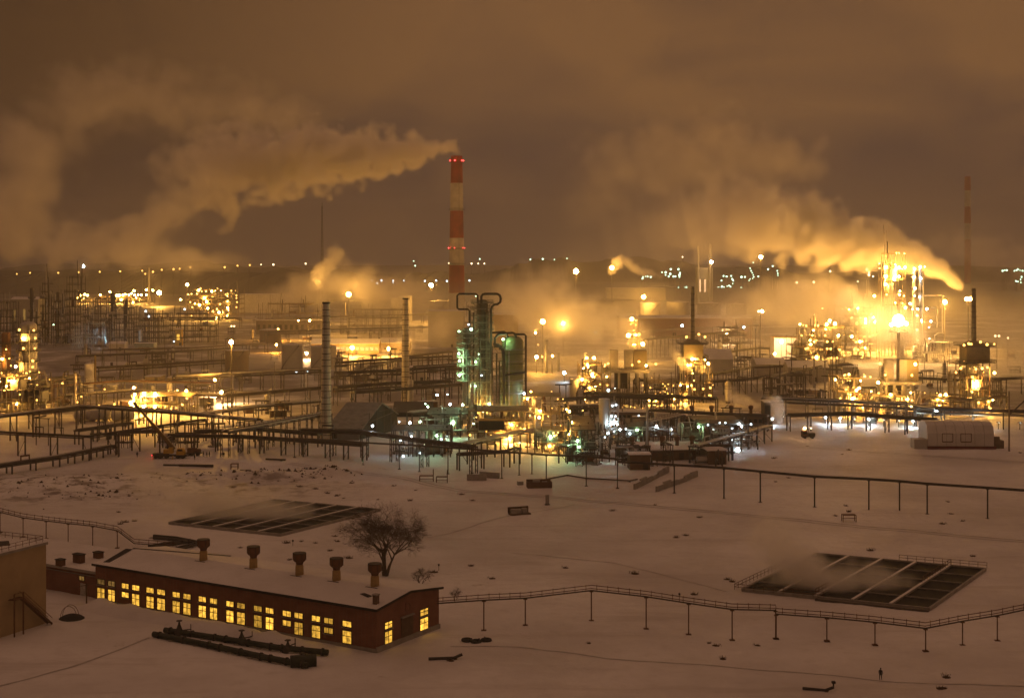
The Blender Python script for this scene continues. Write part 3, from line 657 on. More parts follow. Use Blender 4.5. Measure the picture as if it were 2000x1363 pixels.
DRY = mat("dry_weed", (.10,.06,.03), .95, var=.4, scale=3)
wm = MB(); rr = random.Random(3)
for i in range(26):
    a = rr.uniform(0, 6.28); l = rr.uniform(.25,.7); p = Vector((rr.gauss(0,.35), rr.gauss(0,.3), -.1)); wm.beam(p, p+Vector((math.cos(a)*l*.6, math.sin(a)*l*.6, l)), .07, .04)
wm.lathe((0,0,-.08), [(.95,0),(.7,.14),(.2,.2)], 9)
proto = wm.build("weed_tuft", DRY)
spots = [(543,940),(586,951),(617,956),(640,963),(658,968),(671,972),(612,935),(686,944),(738,975),(768,949),(812,957),(801,978),(902,965),(924,978),(560,1060),(588,1057),(617,1060),(655,1047),(660,1058),(566,1093),(645,1075),(682,1088),(920,1104),(848,1117),(962,1129),(1340,1046),(1320,1050),(1279,987),(1365,1010),(1196,998),(1355,1159),(1576,872),(1645,887),(1659,879),(1511,895),(1515,940),(1541,933),(1653,988),(1658,1000),(1632,1008),(1852,980),(1858,1003),(1880,1017),(1840,1022),(1900,1085),(1993,884),(1412,1286),(1480,1260),(1849,1323),(1842,1343),(1836,1344),(1150,1255),(1385,1255),(1398,1260),(1105,1110),(1240,1120),(1700,1075),(880,1290),(1420,1131),(1430,1135),(455,952),(520,1010),(232,1000),(235,1024),(246,1020),(262,1018),(690,1012),(470,1070)]
rr2 = random.Random(9); wt = []
for i, (px, py) in enumerate(spots):
    o = proto if i == 0 else proto.copy()
    if i: COL.objects.link(o)
    p = G(px, py); s = rr2.uniform(.45,.95); o.location = (p.x, p.y, hgt(p.x, p.y)); o.rotation_euler = (0,0,rr2.uniform(0,6.28)); o.scale = (s*1.2, s, s*rr2.uniform(.7,1.3)); wt.append((px, py, o))
rows = {}
for px, py, o in wt:
    zone = ("between the plant and the left basin" if px < 760 and py < 985 else "behind the workshop roof" if px < 760 else "left of the tree's open snow" if px < 900 and py > 1100 else "under the front overhead pipe" if px < 1130 and py < 1000 else
            "on the open centre snow" if px < 1420 and py < 1200 else "near the white hut" if py < 900 else "under the right overhead pipe" if py < 1060 else "beside the right basin" if py < 1200 else "in the near snow at lower right")
    rows.setdefault(zone, []).append((px, o))
for zone, l in rows.items():
    l.sort(key=lambda t: t[0])
    for i, (px, o) in enumerate(l): tag(o, "dark weed tuft %s, %s from the left" % (zone, ordn(i+1)), "weed", "weed tufts in the snow")
rb = MB(); rr3 = random.Random(4)
for i in range(620):
    c = MOUNDS[rr3.choice((0,1,2,3,3,4,5,5,6))]; x = c[0]+rr3.gauss(0,.36)*c[2]; y = c[1]+rr3.gauss(0,.36)*c[3]; s = abs(rr3.gauss(0,.28))+.1
    q = [Vector((rr3.uniform(-1,1), rr3.uniform(-1,1), rr3.uniform(-.6,1)))*s for k in range(6)]; z = hgt(x, y)
    rb.add([(x-s,y,z-.1),(x+s*.8,y-s*.5,z-.1),(x+s*.6,y+s*.8,z-.1),(x-s*.4,y+s*.9,z-.1),(x+q[0].x*.4,y+q[0].y*.4,z+s*.9),(x+q[1].x*.5,y+q[1].y*.5,z+s*.6)],[(0,1,4),(1,2,5,4),(2,3,5),(3,0,4,5),(0,3,2,1)])
tag(rb.build("rubble", mat("earth_clods",(.09,.06,.04),.95,var=.5,scale=1)), "dark clods of earth scattered over the snowy heaps", "rubble", kind="stuff")

# ---------------------------------------------------------------- yard oddments
def odd(name, label, cat, px, py, rz, parts):
    o = empty(name, label, cat, G(px, py), rz)
    for nm, mt, fn in parts: q = MB(); fn(q); q.build(nm, mt, o)
    return o
odd("block_stack", "low stack of dark concrete blocks on the centre snow", "blocks", 1015, 1004, .35, [("base", WOOD, lambda q: q.cbox((0,0,-.2),5.4,2.2,.5)), ("block", CONC, lambda q: (q.cbox((-1.7,-.2,.32),1.2,1.6,1.1), q.cbox((-.3,.1,.32),1.2,1.6,1.0), q.cbox((1.2,0,.32),1.3,1.6,1.15))), ("board", WOOD, lambda q: q.cbox((0,1.2,.3),5.6,.2,1.5))])
odd("open_skip", "brown open topped skip lying under the front overhead pipe", "skip", 1053, 952, .12, [("wall", BRICK2, lambda q: (q.cbox((0,-1.6,-.2),7,.25,2.0), q.cbox((0,1.6,-.2),7,.25,2.4), q.cbox((-3.4,0,-.2),.25,2.9,2.0), q.cbox((3.4,0,-.2),.25,2.9,2.0))), ("load", CONC, lambda q: (q.cbox((-.8,0,.2),2,1.6,1.9), q.cbox((1.6,.3,.2),1.5,1.2,1.5)))])
odd("concrete_slab", "grey concrete panel standing on edge left of the skip", "slab", 931, 938, -.06, [("panel", CONC, lambda q: q.cbox((0,0,-.3),5.8,.5,2.1)), ("foot", CONC, lambda q: q.cbox((0,.9,-.3),5.2,.8,.8))])
odd("concrete_slab", "longer concrete panel angled behind the first, left of the skip", "slab", 956, 933, -.45, [("panel", CONC, lambda q: q.cbox((0,0,-.3),6.6,.5,2.0)), ("foot", CONC, lambda q: q.cbox((0,.9,-.3),5.2,.8,.9))])
odd("small_block", "single small concrete block left of the brown skip", "block", 1016, 947, .2, [("block", CONC, lambda q: q.cbox((0,0,-.2),1.7,1.3,1.3)), ("lid", SNOWC, lambda q: q.cbox((0,0,1.1),1.6,1.2,.1))])
odd("marker_post", "pale stubby marker post on the open centre snow", "post", 1069, 985, .2, [("post", CONC, lambda q: (q.cbox((0,0,-.3),.9,.5,2.9),)), ("foot", BLACKR, lambda q: q.cbox((0,0,-.3),1.3,.9,.42))])
for (ax, ay, bx, by, lab) in ((1239,955,1306,922,"rough concrete retaining wall under the pipe, left one of two"),(1282,960,1362,931,"rough concrete retaining wall under the pipe, right longer one")):
    a, b = G(ax, ay), G(bx, by); o = empty("retaining_wall", lab, "wall", a); d = b-a; n_ = 6
    for i in range(n_):
        q = MB(); h = 1.5+.5*math.sin(i*1.7); q.beam(d*(i/n_)+Vector((0,0,h/2-.5)), d*((i+.97)/n_)+Vector((0,0,h/2-.5)), .6, h+1); q.build("panel", CONC, o)
    q = MB(); q.beam(Vector((0,0,1.55)), d+Vector((0,0,1.55)), .4,.12); q.build("snow_cap", SNOWC, o)
for (px, py, w_, lab) in ((833,940,4.0,"small rusty trestle frame on the snow, taller of the two"),(863,942,3.2,"small rusty trestle table on the snow beside the taller frame"),(1658,1018,3.2,"small bent wire cage on the snow under the right overhead pipe"),(458,916,2.2,"lone little square frame by the dark earth heap")):
    o = empty("trestle_frame", lab, "frame", G(px, py)); q = MB(); t_ = 3.6 if "taller" in lab else 1.7
    for a in (-w_/2, w_/2):
        for b in (-.8, .8): q.beam((a,b,-.3),(a,b,1.7 if a < 0 or t_ < 3 else t_),.18)
    q.build("leg", RUST, o); q = MB(); q.cbox((0,0,1.6),w_,1.8,.16); q.cbox((0,0,.7),w_,.15,.15)
    if t_ > 3: q.beam((w_/2,-.8,t_),(w_/2,.8,t_),.15)
    q.build("top", RUST, o)
for (px, py, ln, rz, lab) in ((383,912,11,-.12,"dark steel pipe length lying on the snow below the crane"),(340,910,7,-.12,"short half buried pipe length left of the dark pipe"),(538,899,7,-.3,"dark pipe offcut lying in front of the left racks"),(870,1288,5.5,.1,"bent dark metal scrap lying right of the workshop"),(1597,1349,4.5,-.35,"broken rod lying on the near snow at lower right"),(478,919,3,0,"short dark plank lying above the earth heap")):
    o = empty("scrap_pipe", lab, "scrap", G(px, py), rz); q = MB(); r_ = ln*.035+.06; q.path([(-ln/2,0,r_),(ln*.25,.1,r_),(ln/2,.25,r_+ (.5 if "bent" in lab or "broken" in lab else 0))], r_, 8); q.build("pipe", DSTEEL, o, True)
    q = MB(); q.cbox((ln*.3,0,-.1),.5,.7,.25); q.build("support", WOOD, o)
for i, (dx, dy) in enumerate(((-1.6,.4),(0,-.5),(1.7,.3))):
    p = G(930,1253)+Vector((dx,dy,.05)); o = empty("dark_tyre", "black tyre dumped on snow right of the workshop, %s of three" % ("leftmost","middle","rightmost")[i], "tyre", p, i, "dumped tyres on the snow")
    q = MB(); q.path([(.72*math.cos(a*math.pi/8), .72*math.sin(a*math.pi/8), .2) for a in range(17)], .27, 8); q.build("tyre", RUBBER, o, True); q = MB(); q.beam((-.9,.1,.2),(.9,-.1,.5),.14); q.build("strap", RUBBER, o)
o = empty("marker_post", "short dark post on the near snow left of the walking person", "post", G(1628,1345)); q = MB(); q.tube((0,0,-.4),(0,0,.95),.12); q.build("post", DSTEEL, o); q = MB(); q.cbox((0,0,.85),.55,.5,.35); q.build("cap", DSTEEL, o)
for (px, py, lab) in ((857,1114,"thin short stake with a dark tip right of the tree"),(1327,1172,"tiny dark topped stake behind the zigzag pipeline"),(572,1066,"thin short stake behind the middle roof ventilators")):
    o = empty("marker_stake", lab, "stake", G(px, py)); q = MB(); q.tube((0,0,-.3),(0,0,1.1),.05); q.build("post", WOOD, o); q = MB(); q.cbox((0,0,1.0),.35,.3,.4); q.build("cap", DSTEEL, o)

# ---------------------------------------------------------------- people
def person(label, pos, rz, stride=.18, arm=.15, scale=1.0):
    o = empty("person", label, "person", pos, rz); s = stride
    J = [((0,0,.95),.15),((0,.01,1.18),.155),((0,0,1.40),.16),((0,-.01,1.52),.07),((0,-.02,1.60),.095),((0,-.02,1.70),.105),((0,-.015,1.78),.06),
         ((.10,0,.90),.105),((.11,s*.6,.50),.075),((.11,s*.9-.02,.09),.055),((.12,s*.9-.16,.04),.05),
         ((-.10,0,.90),.105),((-.11,-s*.4,.50),.075),((-.11,-s*.6,.09),.055),((-.12,-s*.6-.14,.04),.05),
         ((.21,0,1.42),.075),((.27,arm*.3,1.14),.058),((.25,-arm*.6,.90),.042),((.24,-arm*.75,.82),.036),
         ((-.21,0,1.42),.075),((-.27,-arm*.3,1.14),.058),((-.25,-arm*1.1,.92),.042),((-.24,-arm*1.25,.84),.036)]
    E = [(0,1),(1,2),(2,3),(3,4),(4,5),(5,6),(0,7),(7,8),(8,9),(9,10),(0,11),(11,12),(12,13),(13,14),(2,15),(15,16),(16,17),(17,18),(2,19),(19,20),(20,21),(21,22)]
    for hand, sg in ((18,1),(22,-1)):
        c = J[hand][0]
        for k, (dx, dy, ln) in enumerate(((-.02,-.03,.07),(-.008,-.012,.085),(.006,.006,.08),(.018,.02,.065),(-.035,-.03,.045))):
            J.append(((c[0]+dx*sg, c[1]+dy, c[2]-ln), .011)); E.append((hand, len(J)-1))
    me = bpy.data.meshes.new("body"); me.from_pydata([j[0] for j in J], E, []); b = bpy.data.objects.new("body", me); COL.objects.link(b)
    b.modifiers.new("skin", 'SKIN'); sv = me.skin_vertices[0].data
    for i, j in enumerate(J): sv[i].radius = (j[1], j[1]*(.72 if i < 3 else 1)); sv[i].use_root = (i == 0)
    sd = b.modifiers.new("smooth", 'SUBSURF'); sd.levels = 1; sd.render_levels = 1
    me.materials.append(CLOTH); b.parent = o
    q = MB(); q.lathe((0,-.02,1.70), [(.118,0),(.125,.05),(.10,.11),(.03,.135)], 10); q.build("hat", CLOTH, o, True)
    q = MB(); q.lathe((0,0,.80), [(.22,0),(.21,.2),(.185,.4),(.21,.6),(.12,.70)], 12); q.build("coat", CLOTH, o, True)
    o.scale = (scale,)*3; return o
person("person in dark winter clothes walking alone on the near snow at lower right", G(1720,1327), 2.6, .2, .2, 1.02)
for px, py, rz, lab in ((268,893,.5,"person in dark clothes standing left of the crane truck"),(397,892,1.2,"person in dark clothes right of the crane, left of a close pair"),(404,893,-1,"person in dark clothes, left one of a close pair by the racks"),(409,892,2,"person in dark clothes, right one of a close pair by the racks"),(437,893,.3,"person in dark clothes standing apart, rightmost near the crane"),(380,898,2.4,"person in dark clothes bending forward just right of the crane truck")):
    person(lab, G(px, py), rz, .1, .12, 1.05)

# ---------------------------------------------------------------- mobile crane and truck
def wheel(par, c, r=.55):
    q = MB(); q.tube((c[0],c[1]-.2,c[2]),(c[0],c[1]+.2,c[2]), r, n=14); t = q.build("wheel", RUBBER, par); q = MB(); q.tube((c[0],c[1]-.24,c[2]),(c[0],c[1]+.24,c[2]), r*.5, n=10); q.build("rim", STEEL, t)
cr = empty("crane_truck", "yellow cabbed mobile crane with its dark boom raised over the pipe racks", "crane", G(333,895))
q = MB(); q.cbox((0,0,.75),11.5,2.4,.5); q.cbox((-3.2,0,1.25),5,2.2,.45); q.build("chassis", DSTEEL, cr)
for x in (-4.6,-3.2,-1.2,2.6,4.2):
    for y in (-1.15,1.15): wheel(cr, (x,y,.55))
q = MB(); q.cbox((3.4,0,1.27),2.6,2.4,1.1); q.add([(2.2,-1.2,2.37),(4.7,-1.2,2.37),(4.7,1.2,2.37),(2.2,1.2,2.37),(2.4,-1.1,3.25),(4.1,-1.1,3.25),(4.1,1.1,3.25),(2.4,1.1,3.25)],[(4,5,6,7),(0,1,5,4),(1,2,6,5),(2,3,7,6),(3,0,4,7)]); cab = q.build("cab", YELLOWP, cr)
q = MB(); q.add([(2.5,-1.19,2.45),(4.3,-1.19,2.45),(4.0,-1.13,3.1),(2.6,-1.13,3.1)],[(0,1,2,3)]); q.build("window", GLASSY, cab)
q = MB(); q.cbox((-.6,0,1.7),3.0,2.2,1.3); q.cbox((.3,-.7,1.7),1.4,1.1,2.0); q.build("turntable", YELLOWP, cr)
D_ = DG(895); bt = W(262,787,D_)-cr.location; b0 = Vector((1.2,.2,3.0)); mid = b0.lerp(bt, .55)
q = MB(); q.beam(b0, mid, 1.0, 1.1); q.build("boom", mat("dull_ochre_boom",(.20,.13,.04),.6,var=.4,scale=.6), cr); q = MB(); q.beam(mid, bt, .7, .75); q.cbox((bt.x,bt.y,bt.z-.5),.9,.9,.9); q.build("boom_extension", DSTEEL, cr)
q = MB(); q.tube(bt, (bt.x-.3,bt.y,5), .06, n=5); q.build("cable", DSTEEL, cr); q = MB(); q.tube((0,0,2.8), b0.lerp(mid,.6), .2, n=8); q.build("ram", STEEL, cr)
for y in (-.9,.9): lamp(cr, (-5.8,y,1.1), "red", 25, .14, "tail_light")
q = MB()
for x in (-5.2,1.2):
    for y in (-2.2,2.2): q.tube((x,y,-.1),(x,y,1.0),.14); q.cbox((x,y,-.1),.7,.7,.12); q.beam((x,0,.9),(x,y,.9),.25)
q.build("outrigger", YELLOWP, cr)
o = empty("flatbed_load", "dark jumbled flatbed load parked right of the crane cab", "trailer", G(378,890)); q = MB(); q.cbox((0,0,.8),5.5,2.3,.3); q.build("bed", DSTEEL, o)
for x in (-1.6,-.3,1.4):
    for y in (-1,1): wheel(o, (x,y,.5), .5)
q = MB(); q.cbox((-1,0,1.1),2.2,1.8,1.5,.2); q.hcyl((1.2,.1,1.75),2.2,.6,.3); q.cbox((.4,0,2.2),1.6,.5,.4,.5); q.build("cargo", RUST, o)
tk = empty("service_truck", "small truck with two bright work lamps on the snow left of the white hut", "truck", G(1578,856), .1)
q = MB(); q.cbox((0,0,.55),4.6,2.0,.4); q.build("chassis", DSTEEL, tk); q = MB(); q.cbox((-1.4,0,.95),1.8,2.1,1.6); q.cbox((-1.4,0,2.55),1.5,1.9,.35); cab = q.build("cab", RUST, tk); q = MB(); q.cbox((-1.4,-1.08,1.7),1.4,.04,.7); q.build("window", GLASSY, cab)
q = MB(); q.cbox((1.2,0,.95),2.4,2.2,1.1); q.beam((.2,0,1.9),(.2,0,3.6),.12); q.beam((-1.3,0,3.5),(1.4,0,3.5),.1); q.build("body", DSTEEL, tk)
for x in (-1.4,1.4):
    for y in (-1,1): wheel(tk, (x,y,.45), .45)
lamp(tk, (-1.2,-.1,3.8), "peach", 900, .32, "headlight"); lamp(tk, (1.1,-.1,3.7), "warm", 700, .26, "headlight")

# ---------------------------------------------------------------- white hut and pole
hD = DG(876); o = empty("white_hut", "large snow white site hut on red skids at the right of the plain", "hut", (X(1812,hD), hD, 0), -.03)
wd = M(128,hD); q = MB(); prof = [(0,.9),(0,5.2),(1.6,7.9),(4.4,8.9),(8.6,8.9),(11,7.9),(12.4,5.2),(12.4,.9)]
n_ = len(prof); q.add([(0,y,z) for y, z in prof]+[(wd,y,z) for y, z in prof], [tuple(range(n_-1,-1,-1)), tuple(range(n_, 2*n_))]+[(i, (i+1)%n_, n_+(i+1)%n_, n_+i) for i in range(n_)]); q.build("shell", WHITEP, o)
q = MB(); q.cbox((wd/2,6.2,-.2),wd+1.5,13,1.05); q.cbox((wd/2,-.6,-.1),wd+.5,1.6,.5); q.build("skid", mat("dark_red_paint",(.16,.02,.012),.7,var=.5,scale=.6), o)
for i in range(1,7):
    q = MB()
    for (y0,z0),(y1,z1) in zip(prof, prof[1:]): q.beam((wd*i/7,y0-.04,z0),(wd*i/7,y1-.04 if y1 < 6 else y1,z1+.03),.16,.1)
    q.build("seam", TANKP, o)
for x0 in (.22,.5):
    q = MB(); x = wd*x0; q.beam((x,-.06,2.4),(x,-.06,5.2),.18); q.beam((x+3.6,-.06,2.4),(x+3.6,-.06,5.2),.18); q.beam((x,-.06,5.2),(x+3.6,-.06,5.2),.18); q.beam((x,-.06,2.4),(x+3.6,-.06,2.4),.3); fr = q.build("door", RUST, o)
    q = MB(); q.add([(x+.1,-.03,2.5),(x+3.5,-.03,2.5),(x+3.5,-.03,5.1),(x+.1,-.03,5.1)],[(0,1,2,3)]); q.build("panel", WHITEP, fr)
q = MB(); q.cbox((wd+2.0,4,-.1),3.6,6,2.8); q.cbox((wd+1.2,1.2,-.1),2,1.2,4.2); q.build("generator", mat("brown_panel",(.16,.11,.07),.8,var=.5,scale=.5), o)
q = MB(); q.cbox((-2.5,2,-.2),4.5,5,3.4); q.build("lean_to", TANKP, o)
o = empty("timber_pole", "tall bare pole with a diagonal strut beside the white hut", "pole", G(1971,881)); q = MB(); q.tube((0,0,-1),(0,0,20.5),.32,.24,n=10); q.build("post", mat("pale_pole",(.26,.21,.16),.8,var=.3,scale=.5), o); q = MB(); q.beam((.2,0,12.5),(7,3,17.5),.35); q.build("strut", STEEL, o)
# ================================================================ plant builders
def child(name, data, par, loc, rz=0):
    c = bpy.data.objects.new(name, data); COL.objects.link(c); c.parent = par; c.location = loc; c.rotation_euler = (0,0,rz); return c
def rack(label, pts, h, w=3.0, n=4, step=9, mpost=None, mpipe=None, r=.33, tiers=1, rail=False, lat=False, name="pipe_rack", lamps=(), rnd=.22):
    mpost = mpost or STEEL; mpipe = mpipe or STEEL
    P = [G(*p) for p in pts]; o = empty(name, label, "pipe rack", P[0]); b = P[0]; rr = random.Random(len(label)*7+int(P[0].x))
    # trestle: two legs, cross heads
    q = MB()
    for s in (-w/2, w/2):
        if lat:
            for e in (-.45,.45): q.beam((e,s,-.8),(e,s,h),.22)
            k = max(2, int(h/1.6))
            for i in range(k): q.beam((-.45 if i%2 else .45, s, h*i/k), (.45 if i%2 else -.45, s, h*(i+1)/k), .09)
        else: q.beam((0,s,-.8),(0,s,h),.38)
    for k in range(tiers): q.beam((0,-w/2-.5,h-.15-1.9*k),(0,w/2+.5,h-.15-1.9*k),.34,.42)
    if h > 5 and not lat: q.beam((0,-w/2,.4),(0,w/2,h-2.2*tiers),.12)
    tmp = q.build("trestle", mpost); td = tmp.data; bpy.data.objects.remove(tmp)
    for a, c in zip(P, P[1:]):
        ln = (c-a).length; k = max(1, round(ln/step)); rz = math.atan2(c.y-a.y, c.x-a.x)
        for i in range(k+(1 if c is P[-1] else 0)): child("trestle", td, o, a.lerp(c, i/k)-b+Vector((0,0,0)), rz)
    for tr in range(tiers):
        for i in range(n):
            off = -w/2+w*(i+.5)/n; rad = r*rr.choice((.45,.7,.7,1,1.25)); z = h-1.9*tr+rad
            line = []
            for j, p in enumerate(P):
                d = (P[min(j+1,len(P)-1)]-P[max(j-1,0)]).normalized(); nrm = Vector((-d.y,d.x,0)); line.append(p-b+nrm*off+Vector((0,0,z)))
            # expansion loop now and then
            if rnd and rr.random() < rnd and len(line) >= 2:
                a, c = line[0], line[1]; d = (c-a).normalized(); u = Vector((0,0,1)); t = rr.uniform(.25,.7); p1 = a.lerp(c,t); hgt_ = rr.uniform(1.2,2.6); p2 = p1+d*rr.uniform(2.5,5)
                line = [a, p1, p1+u*hgt_, p2+u*hgt_, p2]+line[1:]
            q = MB(); q.path(line, rad, 6); q.build("pipe", mpipe if rr.random() < .72 else rr.choice((ALU, DSTEEL, RUST, LSTEEL)), o, True)
    q = MB()
    for s in (-w/2, w/2):
        for a, c in zip(P, P[1:]): 
            d = (c-a).normalized(); nn = Vector((-d.y,d.x,0))*s; q.beam(a-b+nn+Vector((0,0,h-.35)), c-b+nn+Vector((0,0,h-.35)), .2,.42)
    q.build("girder", mpost, o)
    if rail:
        q = MB()
        for a, c in zip(P, P[1:]): q.railing([a-b+Vector((0,0,h)), c-b+Vector((0,0,h))], 1.3, 2.4, .06)
        q.build("railing", mpost, o)
    for (px, py, D, kind, pw, rr_) in lamps: lamp(o, W(px,py,D)-b, kind, pw, rr_)
    return o
def ladder(mb, x, y, z0, z1):
    mb.beam((x-.25,y,z0),(x-.25,y,z1),.09); mb.beam((x+.25,y,z0),(x+.25,y,z1),.09)
    for i in range(int((z1-z0)/1.2)): mb.beam((x-.25,y,z0+1.2*i),(x+.25,y,z0+1.2*i),.06)
    for i in range(int((z1-z0)/3)): mb.path([(x+.5*math.cos(t*math.pi/4-math.pi),y+.55*math.sin(t*math.pi/4-math.pi),z0+3*i+2) for t in range(5)], .04, 4)
def tower(label, px, wpx, pyt, D, base=0.0, plats=(), m=None, name="distillation_column", cat="column", lamps=(), skirt=None, pipes=2, platw=1.5, seed=1, pyb=None, group=None, plight=True, pm=None):
    m = m or LSTEEL; x0 = X(px,D); o = empty(name, label, cat, (x0, D, base), group=group); r = M(wpx,D)/2; h = Z(pyt,D)-base; rr = random.Random(seed)
    z0 = Z(skirt,D)-base if skirt else min(3.0, h*.08)
    q = MB(); q.lathe((0,0,0), [(r,z0),(r,h-r*.55),(r*.88,h-r*.28),(r*.6,h-r*.08),(r*.2,h),(.05,h)], 22); q.build("shell", m, o, True)
    q = MB(); q.lathe((0,0,-.5), [(r*1.04,0),(r*.98,z0+.5)], 20); q.build("skirt", CONC if not skirt else LSTEEL, o, True)
    for py in plats:
        z = Z(py,D)-base; R_ = r+platw; q = MB(); q.lathe((0,0,z), [(r+.02,0),(R_,0),(R_,.4),(r+.02,.4)], 18)
        for k in range(12):
            a = k*math.pi/6; q.beam((R_*math.cos(a),R_*math.sin(a),z),(R_*math.cos(a),R_*math.sin(a),z+1.2),.09); q.beam((r*math.cos(a),r*math.sin(a),z-1.2),(R_*math.cos(a),R_*math.sin(a),z),.12)
        for zz in (.65,1.2): q.path([(R_*math.cos(a*math.pi/9),R_*math.sin(a*math.pi/9),z+zz) for a in range(19)], .06, 4)
        q.build("platform", pm or DSTEEL, o)
    q = MB(); ladder(q, r*.35, -r-.7, .2, h-r*.3); q.build("ladder", pm or STEEL, o)
    for k in range(pipes):
        a = rr.uniform(-2.8,-.3); d = r+.5+.25*k; zz = h*rr.uniform(.6,1.0); q = MB(); pr = rr.uniform(.16,.34)
        q.path([(d*math.cos(a),d*math.sin(a),.2),(d*math.cos(a),d*math.sin(a),zz*.97),(d*.75*math.cos(a),d*.75*math.sin(a),zz),(0,0,zz+.1)] if zz > h*.92 else [(d*math.cos(a),d*math.sin(a),.2),(d*math.cos(a),d*math.sin(a),zz),(r*.8*math.cos(a),r*.8*math.sin(a),zz+.3)], pr, 7); q.build("riser_pipe", rr.choice((ALU,LSTEEL,STEEL) if plight else (STEEL,STEEL,DSTEEL,LSTEEL)), o, True)
    for (lx, ly, kind, pw, lr) in lamps: lamp(o, (X(lx,D)-x0, -r-platw-.3, Z(ly,D)-base), kind, pw, lr)
    return o
def tank(label, px, wpx, pyt, D, base=0.0, m=None, cone=.12, stair=True, name="storage_tank", group=None, rail=True, lamps=()):
    m = m or TANKP; o = empty(name, label, "tank", (X(px,D), D, base), group=group); r = M(wpx,D)/2; h = Z(pyt,D)-base
    q = MB(); q.lathe((0,0,-.4), [(r,0),(r,h+.4)], 36); q.build("shell", m, o, True)
    q = MB(); q.lathe((0,0,h), [(r*1.01,-.02),(r*1.01,.12),(.3,.12+r*cone)], 36); q.build("roof", SNOWC, o, True)
    if rail:
        q = MB(); q.path([(r*1.02*math.cos(a*math.pi/16),r*1.02*math.sin(a*math.pi/16),h+1.1) for a in range(33)], .05, 4)
        for k in range(24): a = k*math.pi/12; q.beam((r*1.02*math.cos(a),r*1.02*math.sin(a),h),(r*1.02*math.cos(a),r*1.02*math.sin(a),h+1.1),.07)
        q.build("railing", STEEL, o)
    if stair:
        q = MB(); n_ = 14; pts = [((r+.5)*math.cos(-2.6+1.8*i/n_), (r+.5)*math.sin(-2.6+1.8*i/n_), h*i/n_) for i in range(n_+1)]
        for a, c in zip(pts, pts[1:]): q.beam(a, c, .8, .12); q.beam(Vector(a)+Vector((0,0,1.1)), Vector(c)+Vector((0,0,1.1)), .06)
        q.build("stair", STEEL, o)
    for (lx, ly, kind, pw, lr) in lamps: lamp(o, (X(lx,D)-X(px,D), -r-1.0, Z(ly,D)-base), kind, pw, lr)
    return o
def stack(label, px, w0, w1, pyt, D, pyb=None, m=None, rings=0, name="chimney", cat="chimney", base=0.0, group=None, cap=True):
    base = base if pyb is None else max(0.0, Z(pyb,D)); o = empty(name, label, cat, (X(px,D), D, base), group=group); h = Z(pyt,D)-base; r0, r1 = M(w0,D)/2, M(w1,D)/2
    q = MB(); q.lathe((0,0,-.6 if base == 0 else 0), [(r0,0),(r1,h),(r1*.8,h),(r1*.8,h-1.5)], 20); q.build("shaft", m or CONC, o, True)
    if rings:
        q = MB()
        for i in range(rings): t = (i+.7)/rings; rr_ = r0+(r1-r0)*t+.07; q.lathe((0,0,h*t), [(rr_-.1,0),(rr_,0),(rr_,.26),(rr_-.1,.26)], 20)
        q.build("band", STEEL, o)
    if cap: q = MB(); q.lathe((0,0,h-.5), [(r1+.02,0),(r1+.18,0),(r1+.18,.5),(r1+.02,.5)], 18); q.build("rim", DSTEEL, o)
    if rings: q = MB(); ladder(q, 0, -r0-.15, 2, h-1); q.build("ladder", STEEL, o)
    return o
def mast(label, px, py, D, kind, power, r, heads=1, name="lamp_mast", base=0.0, pole_r=None, group=None, w=None, plat=False):
    h = Z(py,D)-base; o = empty(name, label, "lamp mast", (X(px,D), D, base), group=group); pr = pole_r or max(.14, h*.008)
    q = MB(); q.tube((0,0,-.6),(0,0,h-r*.8), pr*1.3, pr*.8, n=8); q.build("pole", STEEL, o)
    if plat or heads > 1:
        q = MB(); q.cbox((0,0,h-1.6), 2.4, 1.6, .15); q.railing([(-1.2,-.8,h-1.45),(1.2,-.8,h-1.45)], 1.0, 1.2); q.build("platform", DSTEEL, o)
    for i in range(heads):
        dx = 0 if heads == 1 else (i-(heads-1)/2)*(w or 2.2); lamp(o, (dx, -.6, h), kind, power/heads, r)
    q = MB(); q.beam((-.9 if heads == 1 else -(w or 2.2),0,h+.1),(.9 if heads == 1 else (w or 2.2),0,h+.1),.16); q.build("bracket", DSTEEL, o)
    return o
